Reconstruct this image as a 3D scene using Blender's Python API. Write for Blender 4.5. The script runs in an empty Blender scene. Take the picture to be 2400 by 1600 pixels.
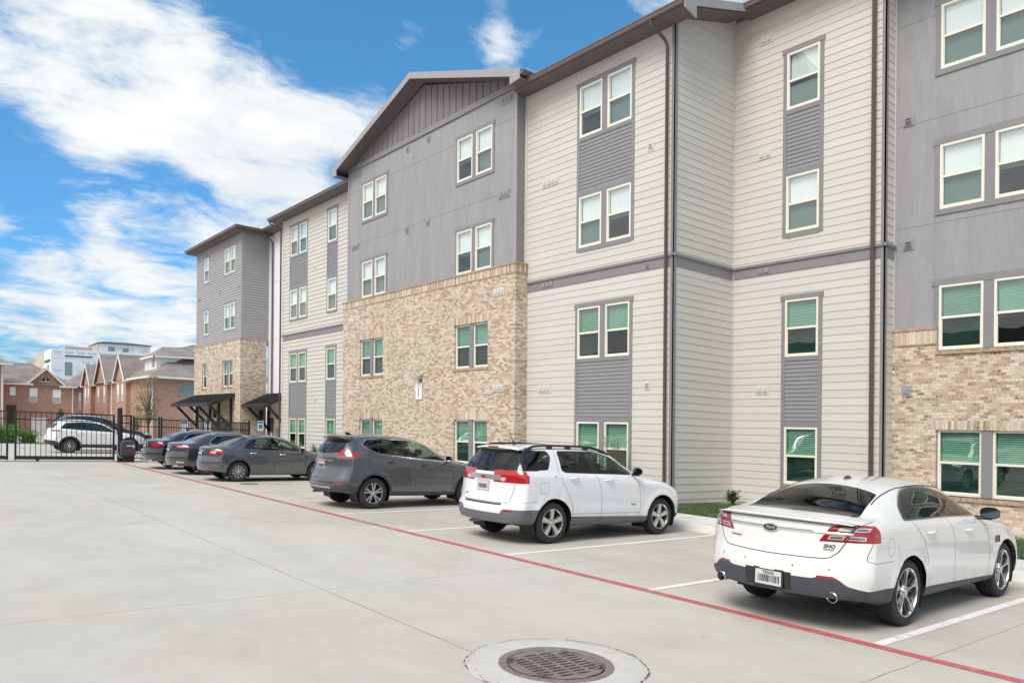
import bpy, bmesh, math, random
import numpy as np
from math import sin, cos, pi, radians, sqrt, atan2, hypot
from mathutils import Vector, Matrix
from mathutils.bvhtree import BVHTree
random.seed(7)
SC = bpy.context.scene
COL = SC.collection
S = .033                      # the plots fall 3.3 cm per metre towards +X
GX, GY = .0306, .0078
def gz(x, y):                 # height of the paved ground
    return -GX*min(max(x, -8), 14.5) + GY*min(max(y, -15), 40) - .0055*min(max(y-40, 0), 60)
def lz(x, y):                 # height of the lawn by the building
    return gz(14.45, y) + .15 - .05*(min(max(x, 14.45), 19.4)-14.45)

# ------------------------------------------------------------ node helpers
class NT:
    def __init__(s, tree): s.t = tree
    def n(s, typ, ins=None, **kw):
        nd = s.t.nodes.new(typ)
        for k, v in kw.items(): setattr(nd, k, v)
        if ins:
            for k, v in ins.items():
                sk = nd.inputs[k]
                if isinstance(v, bpy.types.NodeSocket): s.t.links.new(v, sk)
                else: sk.default_value = v
        return nd
    def m(s, op, a, b=0., c=None, clamp=False):
        nd = s.t.nodes.new('ShaderNodeMath'); nd.operation = op; nd.use_clamp = clamp
        for i, v in enumerate([a, b] + ([c] if c is not None else [])):
            if isinstance(v, bpy.types.NodeSocket): s.t.links.new(v, nd.inputs[i])
            else: nd.inputs[i].default_value = v
        return nd.outputs[0]
    def ramp(s, fac, stops, interp='LINEAR'):
        nd = s.t.nodes.new('ShaderNodeValToRGB'); cr = nd.color_ramp; cr.interpolation = interp
        while len(cr.elements) > 1: cr.elements.remove(cr.elements[-1])
        for i, (p, c) in enumerate(stops):
            e = cr.elements[0] if i == 0 else cr.elements.new(p)
            e.position = p
            if not hasattr(c, '__len__'): c = (c, c, c)
            e.color = (*c, 1)
        s.t.links.new(fac, nd.inputs[0]); return nd.outputs[0]
    def mix(s, fac, a, b, blend='MIX'):
        nd = s.t.nodes.new('ShaderNodeMix'); nd.data_type = 'RGBA'; nd.blend_type = blend
        for k, v in ((0, fac), (6, a), (7, b)):
            if isinstance(v, bpy.types.NodeSocket): s.t.links.new(v, nd.inputs[k])
            elif k == 0: nd.inputs[0].default_value = v
            else: nd.inputs[k].default_value = (*v, 1) if len(v) == 3 else v
        return nd.outputs[2]
    def noise(s, vec, scale, detail=4, rough=.55, dist=0, out=0):
        nd = s.n('ShaderNodeTexNoise', {'Scale': scale, 'Detail': detail, 'Roughness': rough, 'Distortion': dist})
        if vec is not None: s.t.links.new(vec, nd.inputs['Vector'])
        return nd.outputs[out]
    def maprange(s, v, a, b, c=0., d=1., smooth=False):
        nd = s.n('ShaderNodeMapRange', {'Value': v, 'From Min': a, 'From Max': b, 'To Min': c, 'To Max': d})
        if smooth: nd.interpolation_type = 'SMOOTHSTEP'
        return nd.outputs[0]
MATS = {}
def newmat(name):
    m = bpy.data.materials.new(name); m.use_nodes = True
    nt = NT(m.node_tree); b = m.node_tree.nodes['Principled BSDF']
    MATS[name] = m; return m, nt, b
def coord(nt, kind='Object'): return nt.n('ShaderNodeTexCoord').outputs[kind]
def worldpos(nt): return nt.n('ShaderNodeNewGeometry').outputs['Position']
def bump(nt, b, h, strength=.3, dist=.01):
    bn = nt.n('ShaderNodeBump', {'Height': h, 'Strength': strength, 'Distance': dist})
    nt.t.links.new(bn.outputs[0], b.inputs['Normal'])
def mat(name, col, rough=.6, metal=0., var=.06, vscale=3., bmp=0., bscale=60., coat=0., spec=.5, stretch=None):
    if name in MATS: return MATS[name]
    m, nt, b = newmat(name)
    v = worldpos(nt)
    if stretch:
        mp = nt.n('ShaderNodeMapping', {'Vector': v, 'Scale': stretch}); v = mp.outputs[0]
    if var > 0:
        f = nt.noise(v, vscale, 5, .6)
        c = nt.mix(nt.maprange(f, .3, .7), tuple(x*(1-var) for x in col), tuple(min(1, x*(1+var)) for x in col))
        nt.t.links.new(c, b.inputs['Base Color'])
    else: b.inputs['Base Color'].default_value = (*col, 1)
    b.inputs['Roughness'].default_value = rough; b.inputs['Metallic'].default_value = metal
    b.inputs['Specular IOR Level'].default_value = spec
    if coat: b.inputs['Coat Weight'].default_value = coat; b.inputs['Coat Roughness'].default_value = .03
    if bmp: bump(nt, b, nt.noise(v, bscale, 4), bmp)
    return m

# ------------------------------------------------------------ mesh helpers
class MB:
    def __init__(s): s.v = []; s.f = []; s.mi = []; s.cur = 0
    def vert(s, p): s.v.append(tuple(p)); return len(s.v)-1
    def face(s, ids): s.f.append(tuple(ids)); s.mi.append(s.cur)
    def poly(s, pts): s.face([s.vert(p) for p in pts]); return s
    def box(s, a, b):
        (x0, y0, z0), (x1, y1, z1) = a, b
        s.hexa([(x0,y0,z0),(x1,y0,z0),(x1,y1,z0),(x0,y1,z0)], [(x0,y0,z1),(x1,y0,z1),(x1,y1,z1),(x0,y1,z1)]); return s
    def hexa(s, lo, hi):
        i = [s.vert(p) for p in lo] + [s.vert(p) for p in hi]
        for q in ((0,3,2,1),(4,5,6,7),(0,1,5,4),(1,2,6,5),(2,3,7,6),(3,0,4,7)): s.face([i[k] for k in q])
        return s
    def tube(s, pts, r, n=8, cap=True):
        P = [Vector(p) for p in pts]; rings = []
        rr = r if hasattr(r, '__len__') else [r]*len(P)
        prev = None
        for i, p in enumerate(P):
            d = (P[min(i+1, len(P)-1)] - P[max(i-1, 0)]).normalized()
            if prev is None:
                a = d.cross(Vector((0, 0, 1)))
                if a.length < .1: a = d.cross(Vector((1, 0, 0)))
            else: a = prev - d*prev.dot(d)
            a.normalize(); prev = a; b = d.cross(a)
            rings.append([s.vert(p + (a*cos(2*pi*k/n)+b*sin(2*pi*k/n))*rr[i]) for k in range(n)])
        for A, B in zip(rings, rings[1:]):
            for k in range(n): s.face((A[k], A[(k+1) % n], B[(k+1) % n], B[k]))
        if cap: s.face(rings[0][::-1]); s.face(rings[-1])
        return s
    def grid(s, rows, close_u=False, flip=False):
        R = [[s.vert(p) for p in r] for r in rows]
        n = len(R[0])
        for A, B in zip(R, R[1:]):
            for k in range(n if close_u else n-1):
                q = (A[k], A[(k+1) % n], B[(k+1) % n], B[k]); s.face(q[::-1] if flip else q)
        return R
    def prism(s, pts2, f, t0, t1):          # pts2: polygon; f(u, v, t) -> point
        a = [s.vert(f(u, v, t0)) for u, v in pts2]; b = [s.vert(f(u, v, t1)) for u, v in pts2]
        n = len(pts2); s.face(a[::-1]); s.face(b)
        for k in range(n): s.face((a[k], a[(k+1) % n], b[(k+1) % n], b[k]))
        return s
    def lathe(s, prof, n, f, closed=False): # prof: (r, t); f(c, s_, r, t) -> point
        rows = [[f(cos(2*pi*k/n), sin(2*pi*k/n), r, t) for k in range(n)] for r, t in prof]
        s.grid(rows, close_u=True); return s
    def build(s, name, mats, parent=None, org=None, smooth=False, auto=None, bevel=0):
        me = bpy.data.meshes.new(name)
        if org is None: org = ORG.get(root_of(parent), (0, 0, 0)) if parent else (0, 0, 0)
        ox, oy, oz = org
        me.from_pydata([(x-ox, y-oy, z-oz) for x, y, z in s.v], [], s.f)
        if not isinstance(mats, (list, tuple)): mats = [mats]
        for m in mats: me.materials.append(MATS[m] if isinstance(m, str) else m)
        if len(mats) > 1: me.polygons.foreach_set('material_index', s.mi)
        bm = bmesh.new(); bm.from_mesh(me)
        bmesh.ops.remove_doubles(bm, verts=bm.verts, dist=1e-5)
        if bevel:
            bmesh.ops.bevel(bm, geom=[e for e in bm.edges if len(e.link_faces) == 2 and e.calc_face_angle(0) > .5], offset=bevel, segments=2, affect='EDGES', profile=.6)
        bmesh.ops.recalc_face_normals(bm, faces=bm.faces)
        bm.to_mesh(me); bm.free()
        if smooth or auto:
            me.polygons.foreach_set('use_smooth', [True]*len(me.polygons))
            if auto: me.set_sharp_from_angle(angle=radians(auto))
        me.update()
        o = bpy.data.objects.new(name, me); COL.objects.link(o)
        if parent: o.parent = parent
        return o
ORG = {}
def root_of(o):
    while o.parent: o = o.parent
    return o
def tag(o, label=None, cat=None, group=None, kind=None):
    for k, v in (('label', label), ('category', cat), ('group', group), ('kind', kind)):
        if v: o[k] = v
    return o
def empty(name, loc=(0, 0, 0), label=None, cat=None, group=None):
    o = bpy.data.objects.new(name, None); o.empty_display_size = .3; COL.objects.link(o); o.location = loc
    ORG[o] = tuple(loc); return tag(o, label, cat, group)
def thing(mb, name, mats, label, cat, group=None, loc=None, **kw):   # a thing that is a single mesh, origin at its base
    if loc is None:
        a = np.array(mb.v); loc = (float(a[:, 0].mean()), float(a[:, 1].mean()), float(a[:, 2].min()))
    o = mb.build(name, mats, org=loc, **kw); o.location = loc; return tag(o, label, cat, group)
def copytree(o, parent=None):
    c = o.copy(); COL.objects.link(c); c.parent = parent
    for ch in list(o.children): copytree(ch, c)
    return c
def text_mesh(txt, size, ext=.002, font_shear=0., bold=0., align='CENTER'):
    cu = bpy.data.curves.new('lettering', 'FONT'); cu.body = txt; cu.size = size; cu.extrude = ext
    cu.align_x = align; cu.align_y = 'CENTER'; cu.shear = font_shear; cu.offset = bold; cu.resolution_u = 3
    o = bpy.data.objects.new('lettering', cu); COL.objects.link(o)
    dg = bpy.context.evaluated_depsgraph_get(); me = bpy.data.meshes.new_from_object(o.evaluated_get(dg))
    vs = [tuple(v.co) for v in me.vertices]; fs = [tuple(p.vertices) for p in me.polygons]
    bpy.data.objects.remove(o); bpy.data.curves.remove(cu); bpy.data.meshes.remove(me)
    return vs, fs
def add_text(mb, txt, size, f, ext=.002, **kw):      # f(x, y, depth) -> point
    vs, fs = text_mesh(txt, size, ext, **kw)
    b = len(mb.v); mb.v += [tuple(f(*v)) for v in vs]
    for q in fs: mb.face([b+i for i in q])

def split_far(o, tol=.06):
    """give every separate piece of a mesh an object of its own"""
    me = o.data; n = len(me.vertices); par = list(range(n))
    def fd(a):
        while par[a] != a: par[a] = par[par[a]]; a = par[a]
        return a
    for p in me.polygons:
        v = list(p.vertices)
        for q in v[1:]: par[fd(q)] = fd(v[0])
    comp = {}
    for v in me.vertices: comp.setdefault(fd(v.index), []).append(v.index)
    bx = []
    for k, ids in comp.items():
        a = np.array([me.vertices[i].co for i in ids]); bx.append([a.min(0)-tol/2, a.max(0)+tol/2, {k}])
    ch = True
    while ch:
        ch = False; out = []
        for b in bx:
            for c in out:
                if (b[0] <= c[1]).all() and (c[0] <= b[1]).all(): c[0] = np.minimum(c[0], b[0]); c[1] = np.maximum(c[1], b[1]); c[2] |= b[2]; ch = True; break
            else: out.append(b)
        bx = out
    if len(bx) < 2: return
    lab = {}
    for i, b in enumerate(bx):
        for k in b[2]: lab[k] = i
    base = o.name.split('.')[0]; datas = []
    for i in range(len(bx)):
        bm = bmesh.new(); bm.from_mesh(me); bm.verts.ensure_lookup_table()
        bmesh.ops.delete(bm, geom=[v for v in bm.verts if lab[fd(v.index)] != i], context='VERTS')
        m2 = bpy.data.meshes.new(base)
        for mm in me.materials: m2.materials.append(mm)
        bm.to_mesh(m2); bm.free(); datas.append(m2)
    for m2 in datas[1:]:
        c = bpy.data.objects.new(base, m2); COL.objects.link(c); c.parent = o.parent
        for ch_ in []: pass
    o.data = datas[0]
# ------------------------------------------------------------ materials
def brick_mat(name, stops, mortar, bw=.172, bh=.0677, seed=0., soldier=False, bmp=.6):
    m, nt, b = newmat(name)
    pos = worldpos(nt); sx = nt.n('ShaderNodeSeparateXYZ', {0: pos})
    X, Y, Z = sx.outputs
    u = nt.m('ADD', X, Y); z = nt.m('ADD', Z, nt.m('MULTIPLY', X, S))
    if soldier: u, z = nt.m('ADD', z, 0.), u
    row = nt.m('FLOOR', nt.m('DIVIDE', z, bh))
    off = 0. if soldier else nt.m('MULTIPLY', nt.m('MODULO', nt.m('ABSOLUTE', row), 2.), .5)
    uu = nt.m('ADD', nt.m('DIVIDE', u, 5. if soldier else bw), off)
    col = nt.m('FLOOR', uu)
    cell = nt.n('ShaderNodeCombineXYZ', {0: row, 1: col, 2: seed})
    wn = nt.n('ShaderNodeTexWhiteNoise', {'Vector': cell.outputs[0]}); wn.noise_dimensions = '3D'
    fine = nt.noise(pos, 26, 5, .85); big = nt.noise(pos, .6, 3)
    fac = nt.m('ADD', nt.m('ADD', nt.m('MULTIPLY', wn.outputs[0], .66), .17), nt.m('MULTIPLY', nt.m('SUBTRACT', fine, .5), 2.3), clamp=True)
    c = nt.ramp(fac, stops)
    fz = nt.m('FRACT', nt.m('DIVIDE', z, bh)); fu = nt.m('FRACT', uu)
    dz = nt.m('MULTIPLY', nt.m('SUBTRACT', .5, nt.m('ABSOLUTE', nt.m('SUBTRACT', fz, .5))), bh)
    du = nt.m('MULTIPLY', nt.m('SUBTRACT', .5, nt.m('ABSOLUTE', nt.m('SUBTRACT', fu, .5))), 5. if soldier else bw)
    d = nt.m('MINIMUM', dz, du)
    edge = nt.maprange(nt.m('ADD', d, nt.m('MULTIPLY', nt.m('SUBTRACT', fine, .5), .006)), .003, .007)
    c = nt.mix(edge, mortar, c)
    c = nt.mix(nt.maprange(big, .3, .7), c, nt.mix(1., c, (.9, .88, .86), 'MULTIPLY'))
    nt.t.links.new(c, b.inputs['Base Color']); b.inputs['Roughness'].default_value = .9
    bump(nt, b, nt.m('ADD', edge, nt.m('MULTIPLY', fine, .4)), bmp, .006)
    return m
TAN = [(0, (.07, .045, .032)), (.07, (.15, .10, .07)), (.12, (.40, .29, .205)), (.28, (.47, .355, .26)), (.5, (.58, .47, .365)), (.72, (.68, .60, .50)), (1, (.80, .74, .66))]
brick_mat('tan_brick', TAN, (.56, .45, .35))
brick_mat('tan_soldier', TAN, (.56, .45, .35), soldier=True, bh=.0677, seed=4.)
brick_mat('tan_cap', [(0, (.30, .19, .13)), (.5, (.46, .31, .22)), (1, (.58, .42, .31))], (.52, .42, .33), bw=.0677, bh=.09, seed=2.)
RED = [(0, (.20, .10, .075)), (.12, (.34, .17, .125)), (.5, (.44, .235, .175)), (.8, (.50, .29, .22)), (1, (.58, .38, .30))]
brick_mat('red_brick', RED, (.48, .36, .30), bw=.21, bh=.075, bmp=.3)
def shingle(name, c0, c1):
    m, nt, b = newmat(name)
    v = nt.n('ShaderNodeMapping', {'Vector': worldpos(nt), 'Scale': (1, 1, 3.5)}).outputs[0]
    f = nt.m('ADD', nt.m('MULTIPLY', nt.noise(v, 3.2, 5, .75), .6), nt.m('MULTIPLY', nt.noise(v, .5, 2), .4))
    nt.t.links.new(nt.mix(nt.maprange(f, .35, .65), c0, c1), b.inputs['Base Color']); b.inputs['Roughness'].default_value = .95
    bump(nt, b, f, .5, .03)
shingle('roof_shingle', (.17, .145, .135), (.36, .31, .285))
shingle('dark_shingle', (.05, .045, .045), (.12, .105, .10))
def siding(name, col, var=.05):
    m, nt, b = newmat(name)
    p = worldpos(nt)
    v = nt.n('ShaderNodeMapping', {'Vector': p, 'Scale': (2, 2, 60)}).outputs[0]
    g = nt.noise(v, 1.5, 5, .65)
    sx = nt.n('ShaderNodeSeparateXYZ', {0: p})
    # every board a slightly different tone
    row = nt.m('FLOOR', nt.m('DIVIDE', nt.m('ADD', sx.outputs[2], nt.m('MULTIPLY', sx.outputs[0], S)), .2))
    wn = nt.n('ShaderNodeTexWhiteNoise', {'W': nt.m('ADD', row, nt.m('FLOOR', nt.m('DIVIDE', sx.outputs[1], 3.6)))}, noise_dimensions='1D')
    big = nt.noise(p, .7, 4)
    f = nt.m('ADD', nt.m('MULTIPLY', wn.outputs[0], .35), nt.m('ADD', nt.m('MULTIPLY', g, .25), nt.m('MULTIPLY', big, .4)))
    nt.t.links.new(nt.mix(nt.maprange(f, .2, .8), tuple(c*(1-var) for c in col), tuple(c*(1+var) for c in col)), b.inputs['Base Color'])
    b.inputs['Roughness'].default_value = .62; bump(nt, b, g, .12, .004)
siding('light_siding', (.60, .575, .535)); siding('grey_siding', (.38, .37, .375)); siding('panel_siding', (.25, .248, .26), .03)
mat('grey_trim', (.235, .23, .243), .55, var=.04, bmp=.05)
mat('light_trim', (.56, .54, .50), .55, var=.03)
mat('white_panel', (.80, .80, .83), .5, var=.02)
def stucco():
    m, nt, b = newmat('grey_stucco'); p = worldpos(nt)
    v = nt.n('ShaderNodeMapping', {'Vector': p, 'Scale': (1, 1.6, .28)}).outputs[0]
    f = nt.m('ADD', nt.m('MULTIPLY', nt.noise(v, 1.4, 6, .65, .6), .6), nt.m('MULTIPLY', nt.noise(v, 9, 4, .7), .4))
    sx = nt.n('ShaderNodeSeparateXYZ', {0: p})
    yy = nt.m('FRACT', nt.m('DIVIDE', sx.outputs[1], 1.22))
    line = nt.maprange(nt.m('ABSOLUTE', nt.m('SUBTRACT', yy, .5)), .0, .006, .93, 1.)
    c = nt.mix(nt.maprange(f, .32, .68), (.265, .26, .272), (.36, .355, .368))
    nt.t.links.new(nt.mix(1., c, line, 'MULTIPLY'), b.inputs['Base Color']); b.inputs['Roughness'].default_value = .8
    bump(nt, b, nt.noise(p, 90, 3), .15, .003)
stucco()
mat('gable_board', (.215, .19, .205), .7, var=.16, vscale=2.2, stretch=(1, 3, .35))
mat('brown_soffit', (.15, .118, .118), .6, var=.06)
mat('brown_gutter', (.17, .127, .125), .38, var=.05)
mat('rake_board', (.36, .335, .345), .55, var=.04)
mat('dark_pipe', (.095, .065, .066), .35, var=.05)
mat('cream_vinyl', (.80, .77, .67), .4, var=.02)
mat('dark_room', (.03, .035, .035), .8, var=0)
mat('blind_white', (.90, .91, .91), .6, var=.02)
mat('blind_dim', (.40, .44, .43), .6, var=.03)
mat('vent_light', (.62, .60, .56), .5, var=0); mat('vent_grey', (.30, .295, .32), .5, var=0); mat('vent_dark', (.05, .05, .05), .6, var=0)
mat('black_metal', (.018, .018, .02), .4, var=.1, spec=.5); mat('bracket_brown', (.035, .027, .027), .5)
mat('awning_metal', (.07, .072, .08), .35, .5, var=.05)
mat('door_grey', (.10, .095, .098), .5); mat('sign_white', (.8, .82, .86), .35, var=0); mat('sign_black', (.02, .02, .02), .4, var=0)
mat('sign_red', (.5, .06, .05), .4, var=0); mat('sign_green', (.03, .3, .13), .4, var=0); mat('sign_blue', (.05, .15, .5), .4, var=0)
mat('white_trim', (.78, .76, .70), .5, var=.03); mat('concrete_dark', (.2, .185, .165), .9, bmp=.3)
mat('galvanized', (.45, .46, .47), .4, .6)
def glass(name, tint, refl=.0, ior=1.5, rough=.0, wav=.12):
    m, nt, b = newmat(name); nt.t.nodes.remove(b); out = nt.t.nodes['Material Output']
    tr = nt.n('ShaderNodeBsdfTransparent', {'Color': (*tint, 1)})
    gl = nt.n('ShaderNodeBsdfGlossy', {'Color': (1, 1, 1, 1), 'Roughness': rough})
    fr = nt.n('ShaderNodeLayerWeight', {'Blend': .5}); fz = nt.m('ADD', nt.m('MULTIPLY', nt.m('POWER', fr.outputs['Facing'], 5.), 1.-((ior-1)/(ior+1))**2), ((ior-1)/(ior+1))**2)
    wv = nt.noise(worldpos(nt), 1.3, 2)
    bn = nt.n('ShaderNodeBump', {'Height': wv, 'Strength': wav, 'Distance': .05})
    if wav: nt.t.links.new(bn.outputs[0], gl.inputs['Normal'])
    f = nt.m('ADD', nt.m('MULTIPLY', fz, 1-refl), refl, clamp=True)
    mx = nt.n('ShaderNodeMixShader', {0: f, 1: tr.outputs[0], 2: gl.outputs[0]})
    nt.t.links.new(mx.outputs[0], out.inputs['Surface'])
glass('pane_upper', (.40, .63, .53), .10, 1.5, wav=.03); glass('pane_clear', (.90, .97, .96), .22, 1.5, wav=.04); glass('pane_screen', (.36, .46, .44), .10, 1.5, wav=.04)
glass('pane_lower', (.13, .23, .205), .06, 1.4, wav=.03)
glass('car_glass_dark', (.085, .09, .10), .045, 1.38, wav=0); glass('car_glass_green', (.50, .70, .60), .03, 1.45, wav=0)
glass('lamp_lens', (.8, .8, .8), .05, 1.5)
def concrete():
    m, nt, b = newmat('lot_concrete'); p = worldpos(nt)
    sx = nt.n('ShaderNodeSeparateXYZ', {0: p}); X, Y = sx.outputs[0], sx.outputs[1]
    v = nt.n('ShaderNodeMapping', {'Vector': p, 'Scale': (1, .75, 1)}).outputs[0]
    b1 = nt.noise(v, .32, 6, .6, .8); b2 = nt.noise(v, 1.7, 6, .68, .5); b3 = nt.noise(p, 16, 4, .7); b4 = nt.noise(p, 120, 3, .7)
    f = nt.m('ADD', nt.m('MULTIPLY', b1, .46), nt.m('ADD', nt.m('MULTIPLY', b2, .34), nt.m('ADD', nt.m('MULTIPLY', b3, .13), nt.m('MULTIPLY', b4, .07))))
    c = nt.ramp(f, [(.34, (.44, .405, .35)), (.45, (.515, .485, .43)), (.52, (.555, .522, .465)), (.62, (.60, .565, .505))])
    warm = nt.maprange(nt.noise(p, .16, 4), .42, .62)
    c = nt.mix(nt.m('MULTIPLY', warm, .6), c, nt.mix(1., c, (1.0, .955, .90), 'MULTIPLY'))
    # stalls and kerb side are a little darker with tyre grime
    st = nt.maprange(X, 7.6, 8.6); grime = nt.maprange(nt.m('ADD', nt.noise(v, .8, 5, .65), nt.m('MULTIPLY', b2, .3)), .5, .75)
    c = nt.mix(nt.m('MULTIPLY', nt.m('MULTIPLY', st, grime), .42), c, nt.mix(1., c, (.72, .70, .66), 'MULTIPLY'))
    # tyre tracks in the aisle
    w = nt.m('ADD', X, nt.m('MULTIPLY', nt.m('SUBTRACT', nt.noise(p, .12, 2), .5), 2.5))
    tr = nt.maprange(nt.m('ABSOLUTE', nt.m('SUBTRACT', nt.m('FRACT', nt.m('DIVIDE', w, 1.9)), .5)), .0, .22, .16, 0.)
    c = nt.mix(nt.m('MULTIPLY', tr, nt.maprange(b1, .4, .6)), c, (.34, .34, .33))
    # dark spots, gum, oil drips
    vo = nt.n('ShaderNodeTexVoronoi', {'Vector': p, 'Scale': 1.1, 'Randomness': 1.}); sc_ = nt.n('ShaderNodeSeparateColor', {0: vo.outputs['Color']})
    spot = nt.m('MULTIPLY', nt.maprange(vo.outputs['Distance'], .012, .03, 1., 0.), nt.m('GREATER_THAN', sc_.outputs[0], .62))
    c = nt.mix(nt.m('MULTIPLY', spot, .6), c, (.13, .12, .11))
    vo2 = nt.n('ShaderNodeTexVoronoi', {'Vector': p, 'Scale': .33, 'Randomness': 1.}); s2 = nt.n('ShaderNodeSeparateColor', {0: vo2.outputs['Color']})
    st2 = nt.m('MULTIPLY', nt.maprange(nt.m('ADD', vo2.outputs['Distance'], nt.m('MULTIPLY', b2, .2)), .12, .3, 1., 0.), nt.m('GREATER_THAN', s2.outputs[1], .7))
    c = nt.mix(nt.m('MULTIPLY', st2, .25), c, (.25, .235, .215))
    # hairline joints
    wob = nt.m('MULTIPLY', nt.m('SUBTRACT', nt.noise(p, 2.5, 4, .7), .5), .05)
    L = None
    for ax, val, w0 in ((0, 4.02, .006), (1, 8.45, .005), (1, 18.3, .006), (1, 13.3, .0025), (1, 3.1, .005), (1, 28.1, .006), (0, -2.6, .005), (0, 10.2, .003), (1, 35.25, .008), (1, 50., .01)):
        d = nt.m('ABSOLUTE', nt.m('SUBTRACT', nt.m('ADD', (X, Y)[ax], wob), val))
        l = nt.maprange(d, w0*.6, w0*1.8, 1., 0.); L = l if L is None else nt.m('MAXIMUM', L, l)
    L = nt.m('MULTIPLY', L, nt.maprange(b2, .35, .6, .35, .9))
    c = nt.mix(L, c, (.11, .10, .09))
    nt.t.links.new(c, b.inputs['Base Color']); nt.t.links.new(nt.maprange(f, .4, .6, .78, .62), b.inputs['Roughness'])
    bump(nt, b, nt.m('SUBTRACT', nt.m('ADD', nt.m('MULTIPLY', b3, .4), nt.m('MULTIPLY', b4, .6)), nt.m('MULTIPLY', L, 1.5)), .18, .004)
concrete()
mat('kerb_concrete', (.62, .60, .56), .85, var=.14, vscale=1.6, bmp=.2, bscale=50)
def paint(name, col, wear):
    m, nt, b = newmat(name); p = worldpos(nt)
    f = nt.m('ADD', nt.m('MULTIPLY', nt.noise(p, 6, 6, .75), .6), nt.m('MULTIPLY', nt.noise(p, 60, 3, .7), .4))
    c = nt.mix(nt.maprange(f, wear, wear+.1), (.49, .475, .45), col)
    nt.t.links.new(c, b.inputs['Base Color']); b.inputs['Roughness'].default_value = .7
paint('red_line_paint', (.52, .11, .12), .36); paint('white_line_paint', (.82, .82, .80), .38); paint('letter_paint', (.80, .62, .60), .45)
def grassmat(name, c0, c1, c2):
    m, nt, b = newmat(name); p = worldpos(nt)
    f = nt.m('ADD', nt.m('MULTIPLY', nt.noise(p, 3.5, 4, .7), .6), nt.m('MULTIPLY', nt.noise(p, 40, 3, .7), .4))
    nt.t.links.new(nt.ramp(f, [(.36, c0), (.5, c1), (.64, c2)]), b.inputs['Base Color']); b.inputs['Roughness'].default_value = .7
grassmat('grass_blade', (.05, .085, .025), (.085, .14, .045), (.16, .21, .085)); grassmat('lawn_soil', (.035, .06, .015), (.06, .10, .03), (.10, .11, .05))
grassmat('leaf_green', (.02, .055, .015), (.05, .12, .03), (.09, .17, .05)); grassmat('leaf_bright', (.07, .17, .01), (.17, .32, .03), (.28, .45, .06))
grassmat('leaf_olive', (.16, .155, .07), (.27, .25, .12), (.38, .34, .18)); grassmat('leaf_red', (.10, .05, .03), (.20, .11, .06), (.16, .17, .07))
mat('bark', (.16, .12, .09), .9, bmp=.4)
mat('iron_grate', (.27, .215, .20), .55, .3, var=.25, vscale=14, bmp=.4, bscale=70)
mat('drain_dark', (.008, .008, .008), .9, var=0)
mat('patch_concrete', (.56, .53, .475), .85, var=.08, vscale=5, bmp=.5, bscale=40); mat('patch_crack', (.10, .07, .05), .9)
# ------------------------------------------------------------ ground
def sheet(name, xs, ys, zf, m, **kw):
    mb = MB(); mb.grid([[(x, y, zf(x, y)) for x in xs] for y in ys]); o = mb.build(name, m, **kw); tag(o, kind='structure'); return o
xs = [-900, -300, -100, -40, -20, -8, -4, 0, 4, 8, 13, 14.5, 20, 60, 300, 900]; ys = [-300, -100, -40, -15, -8, 0, 8, 16, 24, 32, 40, 50, 60, 120, 300, 1500]
sheet('parking_lot', xs, ys, lambda x, y: gz(x, y), 'lot_concrete')
# kerb and pavement along the heads of the stalls
mb = MB(); prof = [(12.98, -.02), (13.0, 0.), (13.06, .10), (13.12, .138), (13.2, .15), (13.4, .152), (14.44, .152), (14.45, .05)]
ysn = [-8 + i*1.5 for i in range(30)]
mb.grid([[(x, y, gz(x, y)+h) for x, h in prof] for y in ysn]); tag(mb.build('pavement', 'kerb_concrete', smooth=False), kind='structure')
mb = MB()
for y in [4.9+3*k for k in range(-3, 10)]: 
    mb.poly([(13.2, y, gz(13.2, y)+.156), (14.44, y, gz(14.44, y)+.156), (14.44, y+.012, gz(14.44, y)+.156), (13.2, y+.012, gz(13.2, y)+.156)])
tag(mb.build('pavement_joint', 'concrete_dark'), kind='structure')
# lawn
sheet('lawn', [14.45, 15.3, 16.2, 17.2, 18.2, 19.4], [-8 + i*2.6 for i in range(20)], lambda x, y: lz(x, y)+.012, 'lawn_soil')
rng = np.random.default_rng(3)
def blades(name, areas, hmin, hmax, zf, m):
    V = []; F = []
    for (x0, x1, y0, y1, n) in areas:
        for _ in range(n):
            x, y = rng.uniform(x0, x1), rng.uniform(y0, y1); h = rng.uniform(hmin, hmax); a = rng.uniform(0, 2*pi); w = .006+.004*rng.random()
            lx, ly = rng.normal(0, .35, 2)*h; z = zf(x, y)+.01; b = len(V)
            V += [(x-w*cos(a), y-w*sin(a), z), (x+w*cos(a), y+w*sin(a), z), (x+lx, y+ly, z+h)]; F.append((b, b+1, b+2))
    me = bpy.data.meshes.new(name); me.from_pydata(V, [], F); me.materials.append(MATS[m]); me.update()
    o = bpy.data.objects.new(name, me); COL.objects.link(o); return o
tag(blades('grass', [(14.47, 18.75, 9.2, 13.15, 26000), (14.47, 16.2, 13.15, 14.5, 4000), (14.47, 19.2, 3.5, 9.2, 26000)], .03, .075, lz, 'grass_blade'),
    'short green grass between the pavement and the foot of the building', 'grass', kind='stuff')
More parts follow.
